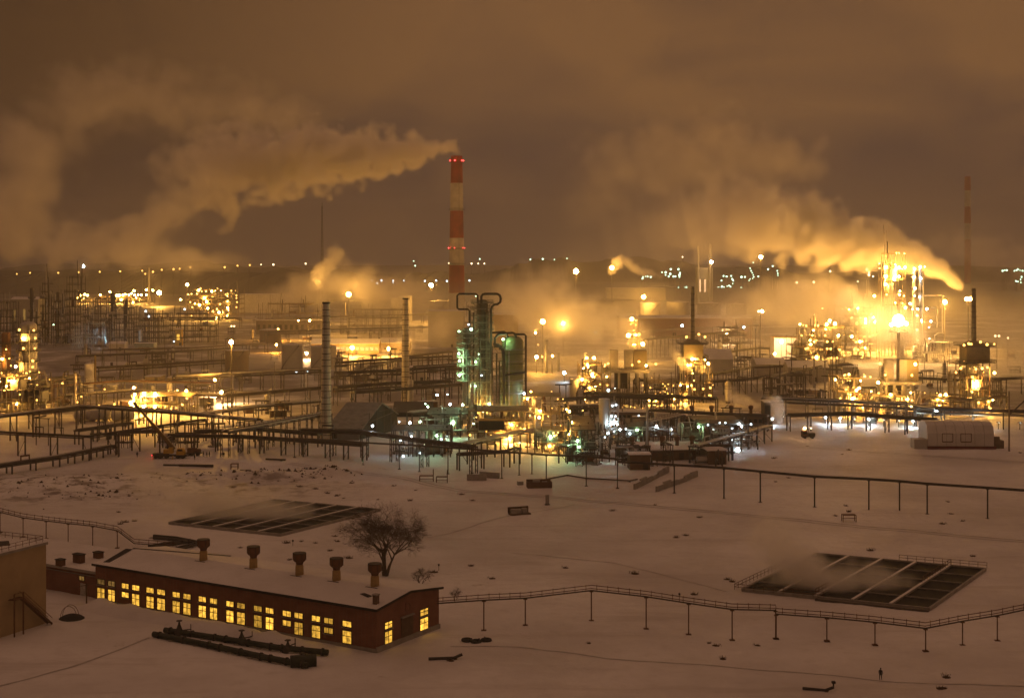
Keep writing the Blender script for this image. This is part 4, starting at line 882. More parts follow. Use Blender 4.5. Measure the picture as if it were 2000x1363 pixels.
def unit(label, px0, px1, pyt, D, depth, floors, seed, name="process_unit", cat="process unit", nbx=4, m=None, lamps=(), nl=0, lkind="sodium", lpow=1500, lr=.3, vessels=6, pipes=10, base=0.0, skyline=3, walls=0, ly=None, lx=None, brace=True):
    """open steel frame: columns, decks, railings, drums and pipes inside, lamps on the deck edges"""
    lit_ = any(l[2] == "sodium" for l in lamps)
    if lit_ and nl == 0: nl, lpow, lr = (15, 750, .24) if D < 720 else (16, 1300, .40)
    m = m or (mat("lamplight_tinted_steel",(.32,.25,.15),.65,.1,var=.45,scale=.5) if lit_ else STEEL); rr = random.Random(seed); x0, x1 = X(px0,D), X(px1,D); xm = (x0+x1)/2; hw = (x1-x0)/2; o = empty(name, label, cat, (xm, D, base)); H = Z(pyt,D)-base  # units with sodium lamps: golden lamplight put into a lighter steel colour
    zs = [H*(i+1)/floors*(1-.04*rr.random()) for i in range(floors)]; nby = 2 if depth > 6 else 1
    tops = {}
    for i in range(nbx+1):
        for j in range(nby+1):
            x = -hw+2*hw*i/nbx; y = depth*j/nby; tp = H*rr.choice((.62,.8,1,1)) if floors > 1 else H; tops[i,j] = tp
            q = MB(); q.beam((x,y,-.6),(x,y,tp),.34); q.build("column", m, o)
    for k, z in enumerate(zs):
        a, b_ = (-hw, hw) if k < floors-2 else (-hw+2*hw*rr.choice((0,.15,.3)), hw-2*hw*rr.choice((0,.15,.3)))
        q = MB(); q.box(a, b_, -.3, depth+.3, z-.14, z); q.beam((a,-.3,z-.2),(b_,-.3,z-.2),.16,.42); q.beam((a,depth+.3,z-.2),(b_,depth+.3,z-.2),.16,.42); dk = q.build("deck", m, o)
        q = MB(); q.railing([(a,depth+.3,z),(a,-.3,z),(b_,-.3,z),(b_,depth+.3,z)], 1.15, 2.2, .055); q.build("railing", m, dk)
    if brace:
        for i in range(nbx):
            if rr.random() < .6:
                q = MB(); xa, xb = -hw+2*hw*i/nbx, -hw+2*hw*(i+1)/nbx; za = 0 if rr.random() < .5 or floors < 2 else zs[0]; zb = za+H/floors; q.beam((xa,-.05,za),(xb,-.05,zb),.14); q.beam((xb,-.06,za),(xa,-.06,zb),.14); q.build("brace", m, o)
    for i in range(vessels):
        q = MB(); k = rr.randint(0, floors-1); z = 0 if k == 0 else zs[k-1]; gap = H/floors
        if rr.random() < .5: r = min(gap*.32, rr.uniform(.7,1.5)); q.hcyl((rr.uniform(-hw*.7,hw*.7), rr.uniform(.8,depth*.8), z+r+.3), rr.uniform(2.5,min(7,hw*1.2+1)), r, rr.choice((0,0,1.57,.1)))
        else: r = rr.uniform(.5,1.2); q.lathe((rr.uniform(-hw*.85,hw*.85), rr.uniform(.5,depth*.8), z+.1), [(r,0),(r,gap*.75),(r*.5,gap*.9),(.05,gap*.93)], 12)
        q.build("vessel", rr.choice((LSTEEL,ALU,TANKP,RUST)), o, True)
    for i in range(pipes):
        q = MB(); x = rr.uniform(-hw,hw); y = rr.choice((-.6,-.4,depth*.5,depth*.3)); z = rr.uniform(.1,.95)*H; pr = rr.uniform(.1,.28)
        if rr.random() < .5: z2 = rr.uniform(.0,.4)*H; q.path([(x,y,z2),(x,y,z),(x+rr.uniform(-.4,.4)*hw,y,z+.05)], pr, 6)
        else: xb = max(-hw, min(hw, x+rr.uniform(-1,1)*hw)); q.path([(x,y,z),(xb,y,z+.02),(xb,y,max(.2,z-H*rr.uniform(.1,.5)))], pr, 6)
        q.build("pipe", rr.choice((ALU,LSTEEL,STEEL,STEEL,RUST)), o, True)
    for i in range(skyline):
        q = MB(); x = rr.uniform(-hw*.9,hw*.9); r = rr.uniform(.12,.5); q.tube((x,rr.uniform(.3,depth*.7),H*.7),(x,rr.uniform(.3,depth*.7),H*rr.uniform(1.05,1.32)), r, n=8); q.build("vent_pipe", rr.choice((STEEL,LSTEEL)), o)
    if walls:
        for i in range(walls):
            q = MB(); k = rr.randint(0, floors-1); z = 0 if k == 0 else zs[k-1]; x = rr.uniform(-hw,hw*.5); q.box(x, x+rr.uniform(.3,.6)*hw, .2, depth*.7, z+.05, z+H/floors*.8); q.build("cladding", rr.choice((TANKP,ROOFG,LSTEEL)), o)
    for (lx_, ly_, kind, pw, r) in lamps: lamp(o, (X(lx_,D)-xm, -.9, Z(ly_,D)-base), kind, pw, r)
    for i in range(nl):
        k = rr.randint(0, floors-1); z = zs[k]-rr.uniform(.6,1.6) if rr.random() < .7 else zs[k]+1.6; lamp(o, (rr.uniform(-hw,hw), rr.choice((-.9,-.9,depth*.3)), max(1.5,z)), lkind, lpow*rr.choice((.5,1,1,1.6)), lr*rr.choice((.8,1,1.2)))
    return o
def hall(label, px0, px1, pyt, D, depth, roofh=1.5, m=None, rm=None, name="plant_building", cat="building", base=0.0, wins=0, lit=None, vents=0, skew=0.0, flat=False):
    x0, x1 = X(px0,D), X(px1,D); xm = (x0+x1)/2; hw = (x1-x0)/2; H = Z(pyt,D)-base; o = empty(name, label, cat, (xm, D, base), skew); m = m or TANKP
    q = MB(); rh = .25 if flat else roofh
    q.add([(-hw,0,-.6),(hw,0,-.6),(hw,0,H),(-hw,0,H),(-hw,depth,-.6),(hw,depth,-.6),(hw,depth,H),(-hw,depth,H),(-hw,depth/2,H+rh),(hw,depth/2,H+rh)],[(0,1,2,3),(5,4,7,6),(0,3,8,7,4),(1,5,6,9,2)]); q.build("wall", m, o)
    q = MB(); e = .35
    slab(q, Vector((-hw-e,-e,H-.02)), Vector((hw+e,-e,H-.02)), Vector((hw+e,depth/2,H+rh)), Vector((-hw-e,depth/2,H+rh)), .25); slab(q, Vector((-hw-e,depth/2,H+rh)), Vector((hw+e,depth/2,H+rh)), Vector((hw+e,depth+e,H-.02)), Vector((-hw-e,depth+e,H-.02)), .25); rf = q.build("roof", rm or SNOWC, o)
    for i in range(wins):
        x = -hw+2*hw*(i+.5)/wins; ww = min(1.2, hw*.7/wins); q = MB(); z0, z1 = H*.35, H*.7
        for a in (-ww, ww): q.beam((x+a,-.05,z0),(x+a,-.05,z1),.12)
        for z in (z0, z1): q.beam((x-ww,-.05,z),(x+ww,-.05,z),.12)
        fr = q.build("window", STEEL, o); q = MB(); q.add([(x-ww,-.02,z0),(x+ww,-.02,z0),(x+ww,-.02,z1),(x-ww,-.02,z1)],[(0,1,2,3)]); q.build("pane", lit or GLASSY, fr)
    for i in range(vents):
        x = -hw+2*hw*(i+.5)/vents; q = MB(); q.lathe((x,depth*.4,H+rh*.7), [(.7,0),(.6,1.8),(.95,2.2),(.95,3.2),(.3,3.5)], 10); q.build("roof_vent", RUST, rf, True)
    q = MB(); q.add([(hw*.3,-.08,0),(hw*.3+1.6,-.08,0),(hw*.3+1.6,-.08,2.4),(hw*.3,-.08,2.4),(hw*.3,.1,0),(hw*.3+1.6,.1,0),(hw*.3+1.6,.1,2.4),(hw*.3,.1,2.4)],[(0,1,2,3),(0,3,7,4),(1,5,6,2),(2,6,7,3)]); q.build("door", DSTEEL, o)
    return o
def shift_lamps(o, lst, D):
    for (lx, ly, kind, pw, r) in lst: lamp(o, W(lx,ly,D)-o.location, kind, pw, r)

# ================================================================ the red and white chimney
SRED = mat("faded_red_paint",(.34,.045,.022),.7,var=.5,scale=.09); SWHI = mat("sooty_white_paint",(.62,.58,.52),.75,var=.4,scale=.09)
MC = 1337; o = empty("striped_chimney", "very tall red and white banded chimney smoking at the centre", "chimney", (X(892,MC), MC, 0))
def rad(py): return M(11+(py-305)*.0176, MC)
for a, b, m_ in ((305,358,SRED),(358,412,SWHI),(412,465,SRED),(465,518,SWHI),(518,572,SRED),(572,652,SWHI)):
    q = MB(); q.lathe((0,0,0), [(rad(b),Z(b,MC) if b < 650 else -1),(rad(a),Z(a,MC))], 32); q.build("band", m_, o, True)
for py in (318,410,487,516):
    q = MB(); z = Z(py,MC); r = rad(py); q.lathe((0,0,z), [(r,0),(r+1.3,0),(r+1.3,.3),(r,.3)], 28); q.path([((r+1.3)*math.cos(a*math.pi/12),(r+1.3)*math.sin(a*math.pi/12),z+1.3) for a in range(25)], .08, 4); q.build("gallery", DSTEEL, o)
for py in (317,487):
    for dx in (-1.0,-.2,.75,1.05): r = rad(py)+1.5; a = dx*1.1-math.pi/2; lamp(o, (r*math.cos(a), r*math.sin(a), Z(py,MC)+1.2), "red", 120, .75 if py < 400 else .5)
q = MB(); ladder(q, 2.5, -rad(600)-.6, 2, Z(320,MC)); q.build("ladder", STEEL, o)
o = empty("striped_chimney", "faint distant red and white chimney half lost in haze at right", "chimney", (X(1890,4000), 4000, 0)); D = 4000
for a, b, m_ in ((345,372,REDP),(372,404,WHITEP),(404,436,REDP),(436,468,WHITEP),(468,590,REDP)):
    q = MB(); q.lathe((0,0,0), [(M(6.3,D),Z(b,D) if b < 580 else -1),(M(5.6,D),Z(a,D))], 20); q.build("band", m_, o, True)
o = empty("lattice_mast", "thin dark lattice mast standing in smoke left of the striped chimney", "mast", (X(629,1900), 1900, 0)); q = MB(); H = Z(402,1900)
for i in range(24):
    z0, z1 = H*i/24, H*(i+1)/24; w0, w1 = 4.2*(1-.75*i/24), 4.2*(1-.75*(i+1)/24)
    for s in (-1,1):
        for t in (-1,1): q.beam((s*w0/2,t*w0/2,z0),(s*w1/2,t*w1/2,z1),.38)
    q.beam((-w0/2,-w0/2,z0),(w1/2,-w1/2,z1),.3); q.beam((w0/2,w0/2,z0),(-w1/2,w1/2,z1),.3)
q.build("lattice", DSTEEL, o); q = MB(); q.tube((0,0,H),(0,0,H+5),.25); q.build("aerial", DSTEEL, o)

# ================================================================ banded grey stacks
STK = mat("ribbed_stack", (.66,.59,.43), .8, var=.3, scale=.2)
stack("tall grey ribbed chimney standing left of the pitched shed", 637, 22, 14, 590, 516, m=STK, rings=22)
stack("slimmer grey ribbed chimney between the pitched shed and the green lit columns", 792, 17, 11, 582, 655, m=STK, rings=20)
for px, w_, pyt, pyb, D, lab, gr in ((1067,6,664,742,820,"thickest of three thin vents right of the banded drum",1),(1078,3,690,742,825,"thinnest of three thin vents right of the banded drum",1),(1091,5,690,734,830,"rightmost of three thin vents right of the banded drum",1),
    (292,4.5,710,738,790,"leftmost of four pale vents above the low block at left",2),(307,4.5,712,738,790,"second of four pale vents above the low block at left",2),(332,4.5,705,738,790,"third of four pale vents above the low block at left",2),(346,4.5,706,738,790,"rightmost of four pale vents above the low block at left",2),
    (1294,5,753,785,640,"leftmost of four pale vents before the lit furnaces",3),(1317,5,756,785,640,"second of four pale vents before the lit furnaces",3),(1324,4.5,746,785,645,"tallest of four pale vents before the lit furnaces",3),(1346,5,750,785,640,"rightmost of four pale vents before the lit furnaces",3)):
    stack(("pale thin vent stack, " if gr != 1 else "grey thin vent stack, ")+lab, px, w_, w_*.95, pyt, D, m=LSTEEL if gr != 1 else ROOFG, name="vent_stack", cat="vent stack", group="thin vent stacks %s" % {1:"by the drum",2:"at left",3:"by the furnaces"}[gr])

# ================================================================ the green lit column group
CD = 566
GRAT = mat("lamplit_grating", (.30,.30,.23), .6, .1, var=.3, scale=.6)  # lighter copy of the platform steel, lamp light put into its colour
tower("dark column ringed by platforms with green lamps, left of the tall column", 912, 16, 640, CD, plats=(652,661,672,683,698,715,730,744), m=mat("green_grey_lagging",(.17,.18,.11),.6,.0,var=.4,scale=.4), skirt=746, pipes=4, platw=2.6, seed=3, plight=False, pm=GRAT,
      lamps=[(897,646,"green",3200,.42),(897,689,"green",1600,.36),(898,703,"green",1600,.36),(898,731,"green",1600,.38),(916,633,"cool",2600,.38),(921,642,"green",6500,.62)])
o = tower("tallest dark column with looping overhead pipes in the green lit group", 942, 23, 585, CD+6, plats=(592,604,617,631,645,664,682,700,722,746), m=mat("brown_grey_lagging",(.17,.15,.10),.6,.0,var=.4,scale=.4), pipes=7, platw=2.2, seed=5, plight=False, pm=GRAT,
      lamps=[(927,669,"green",900,.28),(936,690,"green",1200,.3),(930,705,"green",900,.26),(941,731,"cool",2200,.4),(930,578,"green",300,.2),(929,752,"green",900,.26)])
b = o.location
def wp(pl, D): return [W(px,py,D)-b for px, py in pl]
for pl, r in (([(933,592),(933,577),(930,574),(897,574),(893,577),(893,601),(896,604),(914,604),(917,607),(917,640)], .4),
              ([(940,592),(940,579),(943,575),(948,574),(971,574),(976,577),(978,583),(977,590),(972,594),(965,595),(961,599),(959,606),(959,712),(957,730)], .48),
              ([(932,745),(931,770),(931,796),(924,800),(923,810)], .4), ([(946,720),(958,720),(961,723),(961,790)], .38), ([(937,640),(937,780)], .25), ([(951,600),(951,790)], .22), ([(925,610),(925,745)], .25)):
    q = MB(); q.path(wp(pl, CD+1), r, 8); q.build("overhead_pipe", DSTEEL if r > .39 else STEEL, o, True)
q = MB()
for x in (926,933,951,957):
    q.beam(W(x,612,CD-1)-b, W(x,835,CD-1)-b, .22)
for y in range(620,835,14): q.beam(W(926,y,CD-1)-b, W(957,y,CD-1)-b, .14); q.beam(W(926,y,CD-1)-b, W(941,y+14,CD-1)-b, .1)
q.build("stair_frame", GRAT, o)
o = tower("fat green domed drum caged in dark pipework, right of the tall column", 1001, 43, 656, CD+2, plats=(683,706,724,743,768), m=mat("pale_green_drum",(.26,.28,.12),.6,.0,var=.35,scale=.25), pipes=5, platw=1.1, seed=8, pm=GRAT,
      lamps=[(983,661,"green",1300,.32),(1024,766,"cool",2200,.4),(956,786,"green",1500,.4),(966,794,"sodium",4500,.5),(993,792,"sodium",3500,.46),(944,799,"sodium",4500,.5)])
b = o.location
for pl, r in (([(961,650),(985,648),(990,651),(992,660)], .4), ([(966,672),(967,660),(973,653),(985,651),(1002,650),(1007,653),(1008,660)], .45), ([(1003,653),(1024,653),(1027,656),(1027,772)], .42), ([(965,676),(976,676),(982,684),(984,700),(984,790)], .6), ([(963,672),(974,673),(977,682)], .4), ([(970,690),(970,800)], .35), ([(975,705),(975,800)], .3), ([(985,733),(1025,727),(1027,740)], .4)):
    q = MB(); q.path(wp(pl, CD-4), r, 8); q.build("overhead_pipe", DSTEEL, o, True)
q = MB()
for x in (962,984,1026):
    q.beam(W(x,676,CD-4)-b, W(x,835,CD-4)-b, .24)
for y in (676,690,705,720,735,750,765,780,800): q.beam(W(962,y,CD-4)-b, W(984,y,CD-4)-b, .18); q.beam(W(962,y,CD-4)-b, W(973,y+12,CD-4)-b, .11)
for y in (693,712,733,752): q.beam(W(984,y,CD-5)-b, W(1026,y-2,CD-5)-b, .16)
q.build("cage_frame", DSTEEL, o)

def cool(lst, p=900, r=.3): return [(a, b_, k, p*f, r*(.8+.2*f)) for a, b_, k, f in lst]
# lower decks below the columns
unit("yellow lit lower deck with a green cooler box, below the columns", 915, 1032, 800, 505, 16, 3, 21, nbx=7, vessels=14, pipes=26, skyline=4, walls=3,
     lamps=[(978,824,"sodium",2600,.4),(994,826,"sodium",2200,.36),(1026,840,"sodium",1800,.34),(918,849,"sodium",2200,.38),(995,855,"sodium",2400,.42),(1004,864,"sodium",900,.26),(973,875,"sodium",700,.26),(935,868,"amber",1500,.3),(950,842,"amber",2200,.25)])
o = empty("cooler_box", "dark green ribbed cooler box on the yellow lit deck", "cooler", (X(960,500), 500, Z(838,500))); q = MB(); ww = M(49,500); q.cbox((0,0,0),ww,5,M(18,500)); q.build("housing", GREENP, o); q = MB()
for i in range(14): q.cbox((-ww/2+ww*(i+.5)/14,-2.6,.1),.12,.14,M(18,500)-.2)
q.build("rib", DSTEEL, o)
q = MB(); q.cbox((0,0,M(18,500)),ww+.4,5.4,.2); q.build("top", YELLOWP, o)
unit("fin fan cooler gallery with pale curved hoods, right of the banded drum", 1010, 1110, 772, 545, 10, 2, 22, nbx=6, vessels=5, pipes=16, skyline=0,
     lamps=[(1019,821,"sodium",1800,.34),(1053,815,"sodium",2400,.38),(1054,802,"sodium",900,.26),(1083,830,"sodium",2600,.44),(1026,841,"sodium",1800,.38)])
o = empty("hood_row", "pale curved hoods under the cooler gallery", "hood", (X(1075,538), 538, Z(806,538)))
for i in range(3):
    q = MB(); x = M(-14+18*i,538); pts = [(x+t*.36, 0, 2.9-.09*t*t) for t in range(6)]
    for a, c in zip(pts, pts[1:]): q.add([(a[0],0,a[2]),(c[0],0,c[2]),(c[0],2.4,c[2]),(a[0],2.4,a[2]),(a[0],0,a[2]+.15),(c[0],0,c[2]+.15),(c[0],2.4,c[2]+.15),(a[0],2.4,a[2]+.15)],[(0,3,2,1),(4,5,6,7),(0,1,5,4),(2,3,7,6)])
    q.build("hood", WHITEP, o)
unit("low yellow lit pipe deck running right from the cooler box", 1030, 1132, 838, 478, 12, 2, 23, nbx=7, vessels=10, pipes=22, skyline=2,
     lamps=[(1041,861,"sodium",1500,.32),(1083,850,"sodium",2200,.4),(1116,824,"sodium",1400,.34),(1157,829,"sodium",1500,.34),(1138,801,"sodium",700,.26),(1112,803,"sodium",1100,.3),(1075,853,"green",1200,.4),(1015,864,"cool",500,.24)])
unit("dim pump deck with white green lamps between the shed and the columns", 820, 915, 806, 522, 22, 2, 24, nbx=6, vessels=12, pipes=26, skyline=4, walls=2,
     lamps=cool([(854,771,"cool",1.6),(874,770,"cool",1.2),(879,789,"cool",1.8),(904,790,"green",1.6),(885,825,"green",2.2),(879,831,"green",1.0),(925,827,"green",1.3),(874,838,"green",.9),(861,840,"cool",.9),(873,850,"cool",1.1),(831,788,"green",1.0),(836,794,"green",1.0),(801,824,"cool",.8)]))
unit("bluish lit pump deck behind the front posts right of the pitched shed", 765, 880, 838, 470, 14, 1, 25, nbx=7, vessels=12, pipes=20, skyline=2,
     lamps=cool([(728,831,"cool",1.6),(780,823,"cool",1.5),(801,826,"cool",1.3),(821,823,"green",.8),(783,858,"cool",.8),(790,855,"cool",.8),(797,853,"cool",.8),(804,852,"cool",.7),(853,850,"green",.8),(862,857,"cool",2.5),(788,890,"cool",3.0),(820,884,"cool",2.2)], 1000))
rr = random.Random(31)
unit("dense dark pipe deck with white green lamps, lower centre", 1105, 1190, 838, 458, 40, 2, 26, nbx=6, vessels=14, pipes=40, skyline=5,
     lamps=cool([(1128,860,"green",1.2),(1131,872,"green",.5),(1187,845,"cool",1.1),(1199,842,"cool",1.0),(1211,838,"cool",1.0),(1222,837,"cool",1.0),(1181,853,"cool",.6),(1140,891,"cool",.5),(1147,901,"cool",.7),(1075,852,"green",1.6)], 800))
unit("dense dark pipe deck with white lamps, behind the brick pump house", 1190, 1310, 832, 500, 26, 2, 27, nbx=7, vessels=16, pipes=44, skyline=5,
     lamps=cool([(1247,811,"cool",.8),(1282,831,"cool",1.6),(1244,839,"green",.8),(1311,838,"cool",.5),(1230,846,"cool",.8),(1205,828,"cool",.8)], 800))
unit("white lit pipe deck with pump frames near the snow edge, right of the pump house", 1310, 1480, 826, 488, 24, 2, 28, nbx=9, vessels=16, pipes=44, skyline=4,
     lamps=cool([(1364,833,"green",1.3),(1382,829,"cool",1.1),(1405,825,"cool",.9),(1416,825,"cool",.9),(1443,827,"cool",1.5),(1466,828,"cool",2.0),(1448,832,"cool",.9),(1393,838,"cool",1.2),(1429,836,"cool",1.0),(1428,858,"cool",2.2),(1387,867,"cool",3.0),(1445,850,"cool",1.5),(1275,890,"cool",1.1),(1440,876,"cool",3)], 950))
o = empty("truss_bridge", "short white trussed bridge lit from below at the snow's edge", "bridge", (X(1392,476), 476, Z(847,476))); q = MB(); wl = M(34,476); hh = M(11,476)
for y in (0,3):
    q.beam((0,y,0),(wl,y,0),.22); q.beam((0,y,hh),(wl,y,hh),.22)
    for i in range(6): q.beam((wl*i/6,y,0),(wl*(i+.5)/6,y,hh),.14); q.beam((wl*(i+.5)/6,y,hh),(wl*(i+1)/6,y,0),.14)
q.build("truss", WHITEP, o); q = MB(); q.box(0,wl,0,3,hh+.1,hh+.3); q.build("deck", ROOFG, o)
for x in (0,wl): q = MB(); q.beam((x,1.5,-M(28,476)),(x,1.5,0),.4); q.build("leg", STEEL, o)
# brick pump house among the dark decks
o = hall("low dark brick pump house with snowy roof and stubby roof vents, lower centre", 1228, 1380, 879, 462, 20, .6, BRICK2, name="pump_house", vents=5, skew=.12, flat=True)
hall("square brick block at the left end of the pump house", 1230, 1270, 888, 440, 6, .6, BRICK2, name="pump_house", skew=.05, flat=True)
hall("dark brown shed at the right end of the pump house", 1382, 1420, 880, 452, 8, .6, BRICK2, name="pump_house", skew=.2, flat=True)
# pale cylinders
tank("pale upright cylinder tank beside a bright white stair tower", 1180, 21, 779, 545, cone=.1, stair=False)
unit("narrow bright white lit stair tower beside the pale cylinder", 1191, 1208, 789, 543, 4, 4, 30, name="stair_tower", cat="stair tower", nbx=2, vessels=1, pipes=3, skyline=1, m=WHITEP, lamps=cool([(1196,792,"cool",2.2),(1203,790,"cool",2.2),(1194,812,"cool",2.4),(1202,812,"cool",1.4),(1193,827,"cool",3),(1202,824,"cool",2)], 900, .32))
mast("white blue lamp on a thin pole above the pale cylinder", 1188, 762, 560, "cool", 3800, .6)
mast("small white lamp on a thin pole right of the pale cylinder's lamp", 1201, 758, 590, "cool", 500, .22)
tank("pale plain cylinder left of the stair tower cylinder", 1122, 19, 741, 640, cone=.12, stair=False)
tank("small dim cylinder at the foot of the yellow lit deck", 1146, 11, 806, 520, cone=.1, stair=False, rail=False)
stack("tall pale post like vent rising from the pump house front", 1264, 5.5, 4, 782, 462, m=LSTEEL, name="vent_stack", cat="vent stack")
tank("white upright cylinder behind the left racks", 174, 18, 711, 690, m=WHITEP, cone=.2, stair=False, rail=False)
stack("thin ochre post beside the white upright cylinder", 186, 4, 4, 692, 720, m=mat("ochre_pipe",(.35,.25,.08),.6,var=.3), name="vent_stack", cat="vent stack")
stack("pale square-topped post between the left lit unit and the white cylinder", 147, 5, 5, 727, 600, m=LSTEEL, name="vent_stack", cat="vent stack")

# ================================================================ pitched shed
o = empty("pitched_shed", "grey pitched roof shed with a dark open gable beside the tall ribbed chimney", "shed", (X(708,516), 516, 0)); b = o.location
A, B_, C_ = W(708,836,516)-b, W(747,787,534)-b, W(779,809,545)-b; lv = Vector((-13.5,1.5,0))
q = MB(); slab(q, A-Vector((0,.8,.4)), A+lv-Vector((0,.8,.4)), B_+lv, B_, .25); slab(q, B_, B_+lv, C_+lv, C_, .25); q.build("roof", mat("frosted_sheet_roof",(.27,.26,.23),.7,var=.35,scale=.5), o)
q = MB(); g0 = Vector((-.6,0,0)); A0, C0_ = Vector((A.x,A.y,-.5)), Vector((C_.x,C_.y,-.5))
q.add([A0+g0,A+g0,B_+g0,C_+g0,C0_+g0,A0+lv,A+lv,B_+lv,C_+lv,C0_+lv],[(0,1,2,3,4),(5,9,8,7,6),(0,5,6,1),(4,3,8,9)]); q.build("wall", BLACKR, o)
q = MB(); 
for t in (.2,.4,.6,.8): p = A.lerp(C_, t); q.beam((p.x-.3,p.y,0),(p.x-.3,p.y,min(9.5,p.z+4.5)),.22)
q.beam(A+Vector((-.3,0,1)), C_+Vector((-.3,0,1.5)), .2); q.beam(A+Vector((-.3,8,4)), C_+Vector((-.3,-4,3)), .2); q.build("gable_frame", STEEL, o)
q = MB(); q.box(A.x-9,A.x-1,A.y-2.5,A.y-.5,-.3,3.2); q.build("porch", ROOFG, o)
hall("low dark roofed hall behind the pitched shed", 768, 842, 806, 590, 18, 3.5, BLACKR, mat("dark_sheet_roof",(.07,.06,.05),.7,var=.4,scale=.4))
hall("pale flat box building behind the slim ribbed chimney", 800, 832, 718, 760, 12, .5, mat("pale_cladding",(.55,.50,.44),.7,var=.2,scale=.2), flat=True)
def S(lst, k="sodium", p=1500, r=.32): return [(a, b_, k, p*f, r*(.75+.25*min(f,3))) for a, b_, f in lst]
# ================================================================ left lit column cluster
LD = 612
tower("white yellow-lit round column with lamps up its side at the left edge", 55, 34, 628, LD, plats=(650,668,686,706,727), m=LSTEEL, pipes=4, platw=1.3, seed=41,
      lamps=S([(46,643,2.4),(74,644,1.5),(53,660,1.2),(77,659,1.2),(54,679,2),(76,679,1),(72,703,2.6),(39,714,1.6),(72,715,1.5),(60,727,1.5),(84,725,.8)], p=1700, r=.42))
tower("darker slim column left of the white yellow-lit column", 12, 17, 648, LD+12, plats=(672,700,724), m=RUST, pipes=3, seed=42, lamps=S([(2,665,1),(3,682,1),(10,700,1.2),(24,699,1),(3,715,1.3),(27,713,.7),(2,729,1.2),(18,681,.8)], p=1500, r=.38))
unit("tall crowded yellow-lit frame at the left edge around the round column", -30, 100, 735, LD-14, 16, 3, 43, nbx=6, vessels=14, pipes=26, skyline=6, walls=4, lamps=S([(2,745,1),(24,744,1.2),(74,752,1.5),(123,748,1.6),(73,781,1.2),(10,762,1),(60,725,1),(40,770,.8)], p=1700, r=.36))
rack("arched pipe bridge with lattice sides right of the left lit frame", [(60,812),(150,795)], 14, 3, 5, 12, tiers=2)
unit("low lit pump shed with fin fan row in the left middle yard", 255, 375, 771, 600, 10, 2, 44, nbx=8, vessels=8, pipes=14, skyline=1, lamps=S([(282,768,1.8),(304,769,2),(347,762,1.2),(365,763,1.2),(264,770,.9),(256,786,2.2),(281,794,1),(303,795,1),(324,794,1),(357,790,1.6),(160,774,.5)], p=5200, r=.36))
for i, (px, py) in enumerate(((278,838),(292,835),(312,833))):
    pass
for i, (px, nm) in enumerate(((168,"left"),(193,"middle"),(240,"right"))):
    p = G(px, 822); o = empty("drum_tank", "white lying drum under the left racks, %s one of three" % nm, "tank", p, group="lying drums under the left racks"); q = MB(); q.hcyl((0,0,2.6), 8, 2.3, .6); q.build("shell", WHITEP, o, True); q = MB(); q.cbox((-2,-1.4,-.3),.8,3,1.4,.6); q.build("saddle", CONC, o); q = MB(); q.cbox((2,1.4,-.3),.8,3,1.4,.6); q.build("saddle", CONC, o)
tank("white lying-tank end shaped small cylinder among the left lamps", 341, 15, 787, 615, m=WHITEP, stair=False, rail=False, cone=.1); tank("white short cylinder right of its twin among the left lamps", 364, 13, 787, 622, m=WHITEP, stair=False, rail=False, cone=.1)
hall("low ochre block carrying four pale vents at left", 283, 312, 736, 760, 12, .4, mat("ochre_block",(.33,.25,.14),.8,var=.25,scale=.2), flat=True)
hall("second low ochre block beside the four pale vents at left", 327, 360, 738, 770, 12, .4, mat("ochre_block"), flat=True)

